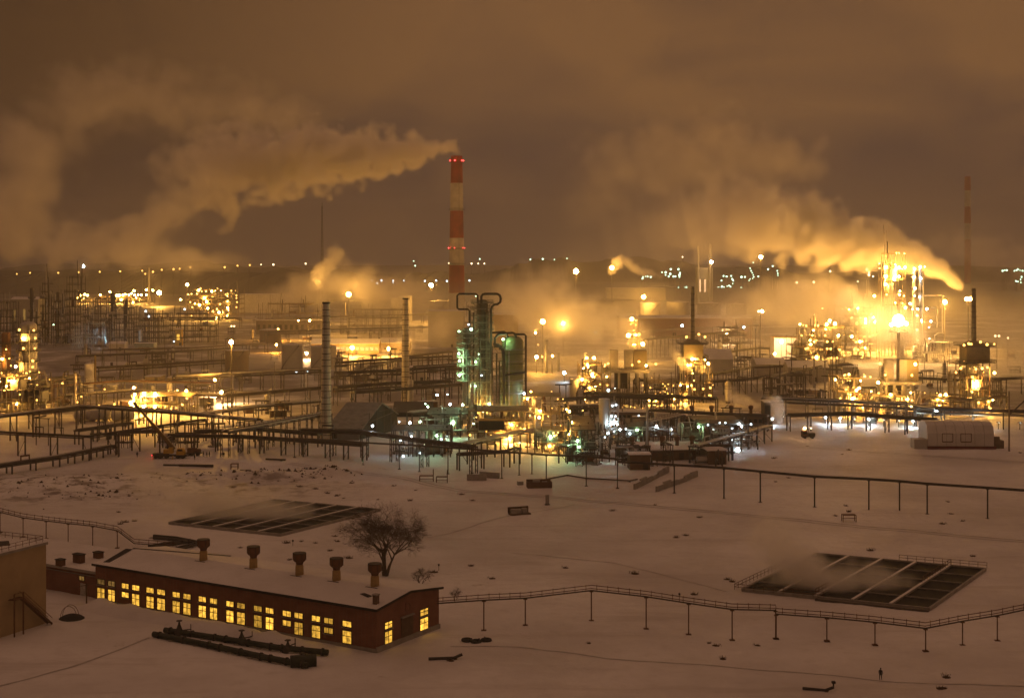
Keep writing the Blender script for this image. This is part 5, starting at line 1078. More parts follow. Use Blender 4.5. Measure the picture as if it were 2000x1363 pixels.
# ================================================================ pipe racks
RK = [
 ("long upper pipe rack with bare posts crossing in front of the left lit yard", [(-20,868),(155,842),(340,856),(505,874)], 9.6, 3.2, 4, 11, {"rail":False}),
 ("thick dark pipe rack turning at the left foreground", [(-20,886),(170,897),(395,860)], 7.4, 3.6, 6, 12, {"mpipe":DSTEEL}),
 ("low trestle pipe run climbing from the left edge past the welding glow", [(-30,932),(110,911),(222,888)], 2.8, 2.6, 3, 8, {"mpipe":STEEL}),
 ("pipe loop frame standing before the crane boom", [(232,892),(312,890)], 8.2, 2.2, 2, 14, {}),
 ("pipe walkway rack rising towards the ribbed chimney", [(440,893),(515,878),(640,852)], 8.4, 3.2, 5, 9, {"rail":True,"lat":True}),
 ("long double rack running right below the ribbed chimney", [(330,880),(470,882),(640,894),(712,900)], 5.2, 2.6, 4, 8, {}),
 ("lattice legged rack carrying pipes past the pitched shed", [(590,888),(712,893),(830,912),(925,925)], 8.2, 2.6, 4, 14, {"lat":True}),
 ("rusty low rack from the crane towards the chimney foot", [(380,868),(500,862),(625,872)], 4.4, 2.4, 4, 8, {"rail":True}),
 ("small pipe bridge left of the crane boom", [(150,868),(255,852)], 5, 2, 3, 10, {}),
 ("hazy rack behind the left racks at the yard edge", [(60,838),(210,822),(345,834)], 6, 2.6, 4, 11, {}),
 ("snow topped rack crossing the yard left of the ribbed chimney, near one", [(380,838),(500,820),(625,808)], 5.5, 3.4, 5, 9, {"mpipe":LSTEEL}),
 ("snow topped rack crossing the yard left of the ribbed chimney, far one", [(440,800),(560,789),(640,782)], 6, 3.4, 4, 10, {}),
 ("pale rack feeding the left fin fan shed", [(120,800),(260,788),(440,800)], 6, 3.0, 5, 10, {"mpipe":LSTEEL}),
 ("long rack behind the lying drums at left", [(90,790),(240,777),(420,782)], 8, 3, 5, 11, {"rail":True}),
 ("elevated pipe street between the left tanks and the ribbed chimney", [(340,772),(470,764),(630,755)], 9, 3.4, 5, 12, {"tiers":2,"rail":True}),
 ("dark pipe street in the dim yard behind the left vents", [(190,748),(330,739),(470,728)], 8, 3.2, 5, 13, {"tiers":2}),
 ("dim rack under the bluish snow at left", [(150,722),(300,715),(445,705)], 8, 3.2, 5, 14, {}),
 ("farther dim rack under the bluish snow at left", [(200,704),(370,700),(520,690)], 7, 3.2, 4, 15, {}),
 ("curving rack sweeping down between the two ribbed chimneys", [(650,770),(720,748),(800,722),(880,712)], 8, 3, 4, 12, {"rail":True}),
 ("dark rack in the yard between the two ribbed chimneys, upper", [(660,738),(760,730),(880,724)], 8.5, 3.4, 6, 12, {"tiers":2}),
 ("dark rack in the yard between the two ribbed chimneys, middle", [(655,762),(770,757),(895,745)], 8.5, 3.4, 6, 12, {"tiers":2,"rnd":.3}),
 ("dark rack in the yard between the two ribbed chimneys, lower", [(655,792),(760,783),(880,778)], 8, 3.2, 5, 11, {"tiers":2,"rnd":.3}),
 ("short tall pipe bridge behind the pitched shed", [(690,808),(790,800),(900,790)], 9, 3, 5, 12, {"rail":True}),
 ("pale pipe rack along the foot of the green lit columns", [(800,842),(930,828)], 7, 3, 5, 10, {"mpipe":ALU}),
 ("bare posts and pipes left of the green lit columns", [(810,770),(905,762)], 13, 3, 3, 9, {}),
 ("silver rack sloping under the yellow lit deck", [(905,905),(1010,880),(1130,862)], 6, 3, 5, 9, {"mpipe":ALU}),
 ("bent silver pipe frame before the cooler box deck", [(895,918),(990,912),(1010,905)], 5, 2, 3, 8, {}),
 ("dim rack with rails right of the fin fan gallery", [(1095,812),(1200,806),(1300,812)], 7, 3, 5, 10, {"rail":True}),
 ("dark rack climbing across the white lit decks", [(1100,905),(1230,862),(1330,838)], 5.5, 3, 5, 8, {"rail":True,"mpipe":ALU}),
 ("silver rack descending along the snow edge of the white lit deck", [(1355,905),(1440,880),(1500,862)], 5.5, 3, 5, 8, {"rail":True,"mpipe":ALU}),
 ("dark rack over the snowy roofs left of the low steam", [(1270,830),(1400,838),(1500,842)], 6, 3.2, 5, 10, {"rail":True}),
 ("long dim rack before the lit furnaces, near", [(1130,792),(1260,800),(1400,806)], 6, 3.2, 6, 11, {}),
 ("long dim rack before the lit furnaces, far", [(1240,770),(1350,776),(1450,770),(1560,752)], 7, 3.2, 6, 12, {"rail":True}),
 ("snow laden rack curving right of the stacked furnace, lower", [(1390,758),(1470,742),(1560,740),(1640,748)], 7, 3, 5, 12, {}),
 ("snow laden rack curving right of the stacked furnace, middle", [(1390,730),(1450,720),(1530,728),(1600,720)], 7, 3, 5, 13, {}),
 ("snow laden rack curving right of the stacked furnace, upper", [(1400,712),(1480,700),(1560,706)], 7, 3, 5, 14, {"rail":True}),
 ("tall legged pipe bridge behind the steaming boxes, lower", [(1262,702),(1340,692),(1440,682)], 13, 3.4, 5, 13, {"tiers":1}),
 ("tall legged pipe bridge behind the steaming boxes, upper", [(1250,676),(1360,668),(1480,662)], 11, 3.4, 5, 16, {}),
 ("dark heavy rack in front of the right lit units", [(1490,812),(1620,818),(1760,825),(1830,838)], 7.5, 4, 7, 11, {"tiers":2,"mpipe":DSTEEL}),
 ("dark rack stepping down over the cold lit snow strip", [(1540,842),(1660,838),(1770,848),(1830,852)], 6, 3, 5, 9, {"mpipe":DSTEEL}),
 ("dark rack behind the white hut", [(1790,832),(1900,836),(2020,840)], 7, 3.4, 6, 11, {"tiers":2,"mpipe":DSTEEL}),
 ("sloping dark conveyor rack left of the steaming twin boxes", [(1500,770),(1600,745),(1660,740)], 8, 4, 5, 10, {}),
 ("dim rack between the right lit units", [(1790,770),(1880,776),(2000,770)], 8, 3.4, 6, 12, {"rail":True}),
 ("yellow lit rack at the foot of the right stack", [(1820,808),(1900,814),(1960,806)], 7, 3.2, 6, 10, {"rail":True}),
 ("distant rack left of the striped chimney", [(520,642),(680,636),(860,630)], 9, 4, 5, 22, {}),
 ("distant rack in front of the long ochre warehouse", [(520,672),(680,664),(850,660)], 9, 4, 5, 18, {"tiers":2}),
 ("distant rack beyond the bluish snow at left", [(210,642),(350,638),(470,640)], 9, 4, 5, 24, {"tiers":2}),
 ("distant dark rack by the far tanks", [(1180,640),(1320,636),(1440,640)], 8, 4, 5, 22, {}),
 ("distant pipe bridge below the horizon right of the striped chimney", [(930,600),(1080,596),(1240,600)], 10, 5, 4, 40, {}),
 ("distant pipe bridge below the horizon left of the striped chimney", [(640,603),(760,600),(880,600)], 10, 5, 4, 40, {}),
 ("distant pipe bridge crossing the far snow at right", [(1180,575),(1300,570),(1420,572)], 10, 5, 4, 60, {}),
]
for lab, pts, h, w_, n_, st, kw in RK: rack(lab, pts, h, w_, n_, st, **kw)

# ================================================================ furnaces and lit units, right half
def furnace(label, px0, px1, pyt, pyd, pyb, D, seed, lamps, stackpx=None):
    """concrete table with dark bays, twin pale duct boxes on it, steaming open end at right"""
    x0, x1 = X(px0,D), X(px1,D); xm = (x0+x1)/2; hw = (x1-x0)/2; zt, zd, zb = Z(pyt,D), Z(pyd,D), Z(pyb,D); o = empty("furnace", label, "furnace", (xm, D, 0)); w_ = 2*hw
    for fx in (-.98,-.5,0,.5,.98):
        for y in (.3, 9): q = MB(); q.cbox((fx*hw,y,-.6), 1.0, 1.0, zd-.7); q.build("pillar", CONC, o)
    q = MB(); q.box(-hw*1.12,hw*1.12,-.8,11,zd-1.4,zd-.1); q.build("table", CONC, o)
    q = MB(); q.box(-hw*.7,hw*.1,1,8,zd*.45,zd-1.6); q.build("burner_box", BLACKR, o)
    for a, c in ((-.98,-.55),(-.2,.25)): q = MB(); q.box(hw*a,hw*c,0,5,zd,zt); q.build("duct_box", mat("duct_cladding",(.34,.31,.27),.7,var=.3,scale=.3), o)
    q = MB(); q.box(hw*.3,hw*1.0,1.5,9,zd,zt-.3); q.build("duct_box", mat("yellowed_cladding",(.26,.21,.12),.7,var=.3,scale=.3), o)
    q = MB(); q.railing([(-hw*1.1,10.8,zd),(-hw*1.1,-.7,zd),(hw*1.1,-.7,zd),(hw*1.1,10.8,zd)],1.1,2,.06); q.build("railing", STEEL, o)
    rr = random.Random(seed)
    for i in range(16):
        q = MB(); x = rr.uniform(-hw*1.3,hw*1.3); z = rr.uniform(.2,.9)*zd; q.path([(x,-1.3,.2),(x,-1.3,z),(x+rr.uniform(-4,4),-1.3,z+.05),(x+rr.uniform(-4,4),-1.3,.3)], rr.uniform(.12,.3), 6); q.build("pipe", rr.choice((ALU,STEEL,LSTEEL,STEEL)), o, True)
    shift_lamps(o, [(a_, b2, k_, p_*.55, r_) for a_, b2, k_, p_, r_ in lamps], D-4.5); return o
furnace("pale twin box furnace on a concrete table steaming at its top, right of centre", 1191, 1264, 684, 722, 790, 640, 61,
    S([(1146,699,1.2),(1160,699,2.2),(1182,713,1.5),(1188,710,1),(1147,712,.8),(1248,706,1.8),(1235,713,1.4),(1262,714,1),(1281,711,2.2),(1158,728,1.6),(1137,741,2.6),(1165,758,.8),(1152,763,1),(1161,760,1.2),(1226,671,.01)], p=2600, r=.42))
unit("dense yellow lit pipe frame left of the pale twin box furnace", 1132, 1192, 712, 636, 18, 4, 62, nbx=5, vessels=14, pipes=26, skyline=5, walls=1, lamps=S([(1140,718,1),(1157,734,1.4),(1172,750,1),(1148,757,1.4),(1186,752,1)], p=2200, r=.36))
unit("yellow lit pipe frame right of the pale twin box furnace", 1264, 1320, 745, 640, 16, 3, 63, nbx=4, vessels=8, pipes=18, skyline=3, lamps=S([(1301,759,1.6),(1270,757,1),(1255,752,.8),(1312,770,1.4)], p=2200, r=.36))
def stack_furnace(label, px, D, px0, px1, pyb0, pyb1, pst, wst, pyfoot, lamps, seed):
    o = empty("stack_furnace", label, "furnace", (X(px,D), D, 0)); b = o.location; hw0, hw1 = X(px0,D)-b.x, X(px1,D)-b.x; z0, z1 = Z(pyb1,D), Z(pyb0,D); zs = Z(pst,D)
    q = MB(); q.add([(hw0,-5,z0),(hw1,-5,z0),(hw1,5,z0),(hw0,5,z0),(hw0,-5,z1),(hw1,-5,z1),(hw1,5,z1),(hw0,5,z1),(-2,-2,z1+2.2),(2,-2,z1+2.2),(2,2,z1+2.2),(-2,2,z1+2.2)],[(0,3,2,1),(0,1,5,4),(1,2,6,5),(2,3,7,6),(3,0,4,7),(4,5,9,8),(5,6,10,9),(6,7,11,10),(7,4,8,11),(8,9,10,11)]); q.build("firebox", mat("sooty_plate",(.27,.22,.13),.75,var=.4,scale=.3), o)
    r0 = M(wst,D)/2; q = MB(); q.lathe((0,0,z1+2.0), [(r0*1.15,0),(r0*.9,zs-z1-2.0),(r0*.7,zs-z1-2.0),(r0*.7,zs-z1-3.2)], 16); q.build("stack", mat("dull_green_stack",(.24,.21,.13),.7,var=.3,scale=.2), o, True)
    q = MB(); 
    for i in range(9): t = (i+.6)/9; q.lathe((0,0,z1+4+(zs-z1-4)*t), [(r0*.9,0),(r0*1.2,0),(r0*1.2,.25),(r0*.9,.25)], 14)
    q.build("band", STEEL, o)
    for z in (z0, z1+.3):
        q = MB(); q.box(hw0-2,hw1+2,-7,7,z-.2,z); q.railing([(hw0-2,7,z),(hw0-2,-7,z),(hw1+2,-7,z),(hw1+2,7,z)],1.2,2,.07); q.build("platform", STEEL, o)
    for f in (0,.5,1):
        for y in (-4.5,4.5): q = MB(); q.beam((hw0+(hw1-hw0)*f,y,-.6),(hw0+(hw1-hw0)*f,y,z0),.5); q.build("leg", STEEL, o)
    shift_lamps(o, [(a_, b2, k_, p_*.6, r_) for a_, b2, k_, p_, r_ in lamps], D-8.5); return o
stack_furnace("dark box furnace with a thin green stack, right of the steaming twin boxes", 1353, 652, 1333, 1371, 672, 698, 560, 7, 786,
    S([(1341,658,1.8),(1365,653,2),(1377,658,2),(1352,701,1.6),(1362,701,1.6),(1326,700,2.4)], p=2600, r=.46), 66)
unit("tall yellow lit frame under the dark box furnace", 1328, 1392, 708, 648, 18, 4, 67, nbx=5, vessels=12, pipes=26, skyline=2, walls=3, lamps=S([(1345,715,1.6),(1383,710,1.8),(1352,729,1.5),(1355,743,1),(1356,760,1.8),(1373,759,2),(1387,757,2.2),(1387,772,1.8),(1338,777,1.6),(1372,778,1),(1350,752,1)], p=2600, r=.4))
unit("small dark stair turret with a lamp on top behind the steaming boxes", 1231, 1248, 628, 900, 6, 4, 68, name="stair_tower", cat="stair tower", nbx=2, vessels=2, pipes=5, skyline=1, walls=3, lamps=S([(1234,623,2.6),(1227,655,3.4),(1248,653,2),(1255,672,3)], p=4200, r=.75))
furnace("pale twin box furnace pouring steam among the right lit units", 1731, 1796, 702, 745, 815, 588, 70,
    S([(1719,710,2.4),(1788,711,2.2),(1729,732,1.6),(1781,733,2),(1689,735,1.8),(1649,733,1.6),(1715,747,2.2),(1652,761,1.6),(1673,762,1.6),(1678,758,1.4),(1716,768,1.6),(1726,785,1.8),(1715,788,1.4),(1755,794,1),(1700,736,.8)], p=2400, r=.4))
unit("low blazing yellow lit pump bay left of the right twin boxes", 1636, 1690, 738, 592, 16, 3, 71, nbx=5, vessels=12, pipes=24, skyline=4, walls=2, lamps=S([(1642,784,3.5),(1650,785,3),(1664,779,2.4),(1668,787,2),(1640,778,1.4),(1660,770,1)], p=2400, r=.42))
unit("yellow lit pipe frame before the right twin boxes", 1690, 1800, 772, 582, 12, 3, 72, nbx=8, vessels=12, pipes=26, skyline=3, lamps=S([(1739,770,.8),(1770,780,.8)], p=2000, r=.34))
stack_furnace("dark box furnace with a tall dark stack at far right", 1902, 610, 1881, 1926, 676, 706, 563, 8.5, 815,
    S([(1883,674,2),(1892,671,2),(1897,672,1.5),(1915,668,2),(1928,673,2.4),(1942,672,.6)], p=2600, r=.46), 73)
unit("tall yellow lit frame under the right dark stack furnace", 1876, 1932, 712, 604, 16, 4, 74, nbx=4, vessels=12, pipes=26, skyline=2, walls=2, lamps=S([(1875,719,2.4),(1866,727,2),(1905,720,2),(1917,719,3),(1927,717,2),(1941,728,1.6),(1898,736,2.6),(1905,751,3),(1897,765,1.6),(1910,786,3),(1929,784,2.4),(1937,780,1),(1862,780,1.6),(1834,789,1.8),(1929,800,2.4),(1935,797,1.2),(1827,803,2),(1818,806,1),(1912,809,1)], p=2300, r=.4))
unit("low yellow lit pipe frame between the right furnaces", 1800, 1878, 776, 600, 14, 2, 75, nbx=6, vessels=9, pipes=22, skyline=4, lamps=S([(1835,771,.8),(1841,771,.8),(1847,771,.8)], p=1500, r=.3))
unit("dim pipe gantry right of the dark stack furnace", 1930, 1965, 742, 640, 10, 2, 76, nbx=3, vessels=2, pipes=6, skyline=1)
unit("big yellow lit terraced unit behind the right furnaces", 1556, 1650, 640, 800, 30, 5, 77, nbx=7, vessels=20, pipes=34, skyline=6, walls=4, lamps=S([(1574,636,1.6),(1597,636,1.4),(1614,633,1.4),(1630,632,2.4),(1565,655,1.4),(1586,655,1.4),(1611,655,1.6),(1590,667,1.8),(1615,667,1.8),(1573,681,1.4),(1577,680,1.4),(1615,681,1.4),(1622,681,1.4),(1639,683,1.6),(1587,698,1.6),(1594,698,1.6),(1624,699,1.8),(1634,699,1.8),(1648,694,1.4),(1637,655,1.2),(1663,657,1)], p=4200, r=.55))
unit("hazy yellow lit stepped unit beside the tall lamp studded tower", 1650, 1712, 600, 930, 30, 6, 78, nbx=5, vessels=16, pipes=24, skyline=4, walls=3, lamps=S([(1606,602,1),(1643,602,1.2),(1652,602,1.2),(1668,602,1),(1675,602,1),(1681,602,1),(1670,613,1),(1677,612,1),(1685,612,1),(1692,611,1),(1701,613,1.4),(1705,620,1.4),(1713,624,1.6),(1721,624,1.4),(1673,632,3),(1690,630,1.8),(1699,628,1.4),(1708,629,1.4),(1688,657,1.4),(1698,657,1.4),(1704,654,1.4),(1710,653,1.4),(1671,668,1.6),(1679,667,1.6),(1684,667,1.4),(1668,683,1.6),(1675,683,1.8)], p=2200, r=.6))
unit("tall lamp studded cracking tower wrapped in steam at right", 1727, 1768, 494, 960, 14, 8, 79, name="cracking_tower", cat="tower", nbx=3, vessels=10, pipes=24, skyline=4, walls=4, lamps=S([(1750,494,1),(1755,494,1),(1766,495,1),(1730,522,2),(1751,523,1.4),(1756,523,1.8),(1767,522,1.4),(1717,524,1),(1716,515,.8),(1730,540,1.8),(1755,540,1.6),(1745,546,1.2),(1729,555,1.6),(1731,576,1.4),(1765,578,1.4),(1707,578,1.6),(1777,593,1.6),(1768,601,1.6)], p=5600, r=.6))
tower("slim pale column with white lamps right of the cracking tower", 1785, 7, 520, 965, plats=(540,563,580,604,640), pipes=2, seed=80, m=LSTEEL, lamps=[(1784,525,"warm",3000,.6),(1783,541,"warm",3600,.6),(1785,563,"warm",4000,.6),(1784,578,"warm",4200,.65),(1790,603,"warm",3800,.65),(1780,604,"warm",3200,.6)])
tower("taller thin pale column with cool lamps right of the cracking tower", 1797, 5, 522, 940, plats=(545,570,600), pipes=3, seed=81, m=LSTEEL, lamps=[(1795,521,"cool",3200,.6),(1804,521,"warm",3200,.6),(1796,544,"cool",5200,.75),(1794,580,"cool",1500,.45),(1808,603,"cool",4200,.7),(1816,627,"cool",1800,.45),(1812,639,"cool",2200,.5),(1789,616,"warm",5200,.8),(1789,644,"warm",5200,.8),(1790,664,"warm",3200,.6),(1813,661,"cool",3600,.6)])
o = empty("pipe_loop", "big pale looping pipes right of the thin columns", "pipe", (X(1815,925), 925, 0)); b = o.location
for pl in ([(1803,530),(1803,690)],[(1804,577),(1838,577),(1841,580),(1841,648),(1845,651),(1832,651),(1826,655),(1824,690)],[(1812,600),(1826,600),(1830,604),(1830,640)]):
    q = MB(); q.path([W(px,py,925)-b for px, py in pl], .55, 8); q.build("pipe", LSTEEL, o, True)
# the big flare flame above a short stack, and its steam box
o = stack("short flare stack with a huge glaring yellow flame among the right units", 1755, 7, 6, 640, 900, m=STEEL, name="flare_stack", cat="flare stack")
lamp(o, W(1755,626,894)-o.location, "warm", 46000, 3.8, "flame"); lamp(o, W(1741,634,893)-o.location, "sodium", 9500, 1.2, "flame"); lamp(o, W(1770,632,893)-o.location, "sodium", 9500, 1.3, "flame")
q = MB(); z = Z(648,900); q.box(-4.5,4.5,-4.5,4.5,z-.3,z); q.railing([(-4.5,4.5,z),(-4.5,-4.5,z),(4.5,-4.5,z),(4.5,4.5,z)],1.2,1.8,.08); q.build("platform", STEEL, o)
hall("bright lit loading shed with a yellow fascia right of the double lamp mast", 1512, 1558, 660, 880, 14, .6, WHITEP, YELLOWP, flat=True)
mast("glaring white lamp under the yellow fascia shed roof", 1526, 667, 868, "peach", 16000, 1.0); mast("amber lamp before the bright loading shed", 1513, 691, 850, "sodium", 5200, .7)
hall("pale snow roofed hall beside the terraced lit unit", 1540, 1618, 718, 760, 16, 3, LSTEEL); hall("low snow roofed hall left of the pale one", 1478, 1535, 712, 800, 16, 3, LSTEEL)
hall("dark block house before the terraced lit unit", 1546, 1586, 762, 690, 10, .5, mat("brown_panel"), flat=True); hall("ochre block house right of the dark one", 1586, 1602, 762, 672, 8, .5, BEIGE, flat=True)
hall("snow covered wedge roofed hall right of the stacked furnace", 1376, 1432, 702, 810, 26, 5, TANKP)
hall("long dim wall building with vents behind the snow strip", 1282, 1322, 808, 560, 10, .5, WHITEP, flat=True)
hall("long low colonnaded gallery building with square vents, right of the pale box", 1335, 1490, 812, 555, 12, .6, BRICK2, wins=16, flat=True, vents=4)
hall("dim flat workshop behind the pale cylinders", 1112, 1190, 790, 600, 12, .6, mat("brown_panel"), wins=9, flat=True)
hall("long dim parapet building left of the pale post", 1205, 1280, 805, 575, 10, .5, BRICK2, wins=8, flat=True)
hall("dark cube plant room beside the low white steam", 1494, 1505, 786, 552, 8, .4, BLACKR, flat=True)
for px, pyt, pyb, D, lab in ((1590,690,752,690,"left of two"),(1611,705,765,680,"right of two")): stack("thin pale yellow vent mast before the terraced lit unit, "+lab, px, 4, 3, pyt, D, m=LSTEEL, name="vent_stack", cat="vent stack")
for i, (px, pyt, D) in enumerate(((1440,668,800),(1504,710,640),(1523,702,660),(1546,675,760),(1633,672,720),(1771,770,540),(1476,640,880))): stack("thin dark pole among the right pipe racks, %s from the left" % ordn([6,2,3,4,5,7,1].index(i+1)+1 if False else sorted([1440,1504,1523,1546,1633,1771,1476]).index(px)+1), px, 2.2, 1.8, pyt, D, m=STEEL, name="pole", cat="pole", group="thin poles among the right racks", cap=False)
# cold strip lamps behind the dark rack
CL = [(1508,829,560,5280),(1530,826,568,5280),(1612,827,565,7680),(1640,829,562,7680),(1668,831,560,8640),(1697,833,558,8640),(1726,835,556,8640),(1755,837,554,8640),(1783,838,552,7680),(1808,839,551,6240),(1906,842,548,7200),(1950,843,547,8640),(1992,844,546,8640)]
for i, (px, py, D, p) in enumerate(CL): mast("low cold lamp over the lit snow strip, %s from the left" % ordn(i+1), px, Z(0,1) and HY+(CH-2.6)*FP/D, D, "cool", p, .16, group="cold lamps along the snow strip")
# added floodlights hidden behind the cracking tower to light the plume from below
for i, (px, D) in enumerate(((1620,1010),(1690,1035),(1742,1015),(1800,1010))): mast("added floodlight behind the cracking tower lighting the steam plume, %s from the left" % ordn(i+1), px, HY+(CH-22)*FP/D, D, "sodium", 74000, .9, group="added plume lights behind the cracking tower")
# ================================================================ lamp masts
for px, py, D, kind, p, r, h_, lab in (
 (452,668,602,"sodium",26000,.85,1,"tall mast with one blazing sodium lamp in the left middle yard"),
 (681,575,1250,"sodium",38000,2.0,1,"blazing sodium mast lamp above the far yard, right one of two left of the chimney"),
 (620,551,1450,"sodium",22000,2.6,1,"blazing sodium mast lamp in smoke, left one of two left of the chimney"),
 (842,557,1480,"sodium",110000,1.9,1,"bright sodium mast lamp just left of the striped chimney's lowest red band"),
 (1125,530,2100,"sodium",190000,3.6,1,"big glowing sodium lamp on the horizon right of the striped chimney"),
 (1195,523,2100,"sodium",60000,3.0,1,"big sodium lamp in a small steam puff on the horizon"),
 (1486,502,2000,"sodium",130000,2.6,1,"big sodium lamp high above the right horizon"),
 (1389,512,2000,"peach",90000,2.2,1,"bright lamp beside the twin dark stacks on the horizon"),
 (1257,580,1500,"sodium",60000,1.8,1,"sodium mast lamp by the far round tanks"),
 (1485,608,885,"peach",14000,.85,2,"double headed lamp mast left of the bright loading shed"),
 (1845,590,1020,"sodium",52000,1.5,1,"bright sodium mast lamp right of the pipe loops"),
 (1891,584,900,"sodium",36000,1.1,2,"double sodium lamp just left of the tall dark stack"),
 (311,572,2000,"sodium",190000,2.9,1,"blazing sodium lamp at the far left row of lights"),
 (366,556,1650,"sodium",30000,1.6,1,"bright sodium lamp over the far left lit unit"),
 (688,679,960,"sodium",40000,1.15,1,"bright sodium lamp before the long ochre warehouse, left one"),
 (759,681,960,"sodium",32000,1.0,1,"bright sodium lamp before the long ochre warehouse, right one"),
 (543,644,1150,"amber",20000,.9,1,"orange lamp by the round brown tank left of the warehouse"),
 (540,673,1000,"amber",9000,.8,1,"orange lamp below the one by the round brown tank"),
 (599,690,930,"peach",20000,.8,1,"pinkish lamp between the two pale twin tanks"),
 (579,726,800,"cool",2600,.5,1,"small cold lamp at the left twin tank's foot"),
 (601,724,800,"cool",2600,.5,1,"small cold lamp between the twin tanks' feet"),
 (455,637,1100,"peach",5000,.7,2,"small double lamp above the tall left yard mast"),
 (433,766,640,"peach",17000,.6,1,"bright low lamp right of the left fin fan shed"),
 (605,626,1150,"sodium",6000,.7,1,"small sodium lamp over the ochre walled far yard"),
 (583,626,1180,"sodium",3000,.5,1,"smaller sodium lamp left of its brighter neighbour in the far yard"),
 (285,608,1150,"cool",9000,.9,1,"cold lamp in the dark scaffolds at left"),(291,618,1140,"cool",7000,.8,1,"lower cold lamp in the dark scaffolds at left"),
 (361,604,1150,"cool",6000,.8,1,"single cold blue lamp right of the dark scaffolds"),
 (225,668,1030,"cool",48000,.5,1,"low cold lamp over the bluish snow, left one"),(340,667,1030,"cool",48000,.5,1,"low cold lamp over the bluish snow, right one"),
 (105,634,1050,"green",400,.5,1,"tiny greenish lamp left of the pale blue gantry"),
 (1332,636,1000,"cool",4000,.8,1,"cold white lamp before the long red wall building"),
 (1102,728,760,"cool",9000,.8,1,"glaring cold lamp behind the three thin vents"),
 (1060,628,900,"sodium",13000,1.5,1,"large lamp glowing inside the central steam, left one"),(1100,632,960,"sodium",15000,1.2,1,"large lamp hidden inside the central steam, right one"),
 (1048,697,820,"sodium",9000,.9,1,"yellow lamp low at the left end of the steam bank"),(1059,697,815,"sodium",4500,.6,1,"second yellow lamp low in the steam bank"),(1079,695,812,"sodium",4500,.6,1,"third yellow lamp low in the steam bank"),
 (1046,650,900,"sodium",2500,.6,1,"small lamp under the glowing left steam lamp"),(1051,673,880,"sodium",3500,.6,1,"small lamp lower under the glowing left steam lamp"),
 (1163,650,1000,"green",1200,.5,1,"tiny pale lamp in the steam left of the stair turret"),
 (1453,639,1000,"cool",2500,.6,1,"small cold lamp right of the thin green stack"),(1420,650,1100,"peach",16000,.9,1,"pinkish lamp low behind the racks right of the thin green stack"),
 (1968,660,860,"peach",2500,.6,1,"small lamp at the right edge of the stack furnace lights"),(1947,656,840,"peach",5200,.7,2,"double lamp right of the dark stack furnace"),
 (1626,667,700,"sodium",2500,.45,1,"small sodium lamp over the dark block house"),
 (1828,803,560,"cool",3500,.5,1,"cold lamp among yellow ones before the right stack furnace"),
 (224,789,556,"sodium",8500,.45,1,"sodium lamp over the lying drums at left, right one"),(194,792,556,"sodium",7500,.4,1,"sodium lamp over the lying drums at left, middle one"),(152,785,560,"sodium",6500,.35,1,"sodium lamp over the lying drums at left, left one"),
 (262,757,655,"sodium",8800,.4,1,"sodium lamp before the pale vents and ochre blocks at left"),(205,760,650,"sodium",5200,.4,1,"sodium lamp right of the white upright cylinder"),(420,742,690,"sodium",8800,.4,1,"sodium lamp on a low mast right of the ochre blocks"),
 (210,882,492,"cool",500,.16,1,"tiny bluish welding light left of the crane"),
 ): mast(lab, px, py, D, kind, p, r, h_)
# ================================================================ tanks and far buildings
for px, w_, pyt, D, lab in ((571,41,673,850,"left one of two pale upright tanks behind the ribbed chimney"),(632,50,676,850,"right one of two pale upright tanks behind the ribbed chimney"),(463,46,684,800,"round ochre tank behind the tall left lamp mast"),(528,42,644,1120,"round brown tank with an orange lamp"),
   (1270,40,592,1520,"leftmost of four hazy far tanks"),(1325,46,590,1540,"second of four hazy far tanks"),(1385,46,592,1560,"third of four hazy far tanks"),(1438,40,594,1560,"rightmost of four hazy far tanks"),(792,26,578,1500,"pale far tank left of the striped chimney"),(772,18,582,1560,"smaller pale far tank left of the striped chimney"),(135,20,655,1120,"pale lying looking tank in the dark left yard"),(858,40,588,1450,"hazy tank at the striped chimney's foot"),(1660,30,716,700,"half hidden tank left of the right twin box furnace")):
    tank(lab, px, w_, pyt, D, m=mat("brown_tank",(.20,.12,.06),.7,var=.3,scale=.1) if "brown" in lab else mat("ochre_tank",(.30,.22,.12),.7,var=.3,scale=.1) if "ochre" in lab else TANKP)
hall("long ochre warehouse with lit windows behind the yard", 608, 740, 672, 985, 16, 3, mat("ochre_wall",(.42,.26,.07),.8,var=.2,scale=.1), wins=14, lit=window_glow("pale_window",(1,.8,.5),.8))
hall("hazy ochre hall right of the long warehouse", 742, 800, 670, 1000, 18, 3, BEIGE)
hall("white long low building on the left horizon", 468, 566, 575, 1750, 30, 1, WHITEP, flat=True)
hall("long dim hall in the far yard below the sodium lamps", 500, 628, 626, 1240, 20, 1, mat("dim_grey_wall",(.20,.17,.13),.8,var=.35,scale=.08), flat=True, wins=12)
hall("big dim block building behind the tallest column", 836, 905, 608, 1060, 30, 1, TANKP, flat=True)
hall("big dim block building right of the tallest column", 955, 1012, 615, 1040, 30, 1, mat("ochre_tank"), wins=3, lit=LITDIM, flat=True)
hall("long red brown wall building behind the thin green stack", 1210, 1470, 622, 1180, 30, 2, mat("brown_red_wall",(.15,.07,.045),.85,var=.3,scale=.1))
hall("wide pale flat building across the far snow right", 1185, 1300, 563, 2300, 40, 2, TANKP, flat=True)
hall("small white shed by the bluish snow", 212, 243, 672, 1020, 10, 1.5, WHITEP); hall("small blue white shed right of the bluish snow", 262, 300, 671, 1025, 10, 1, BLUEP, flat=True)
hall("low shed with snow roof at the far left yard", 170, 240, 715, 870, 14, 2, LSTEEL); hall("pale far workshop under the left smoke", 20, 75, 585, 1300, 20, 2, TANKP, wins=3, lit=LITDIM)
hall("lit box booth among the dark left scaffolds", 342, 354, 643, 1080, 6, .5, YELLOWP, flat=True, wins=1, lit=LITWIN)
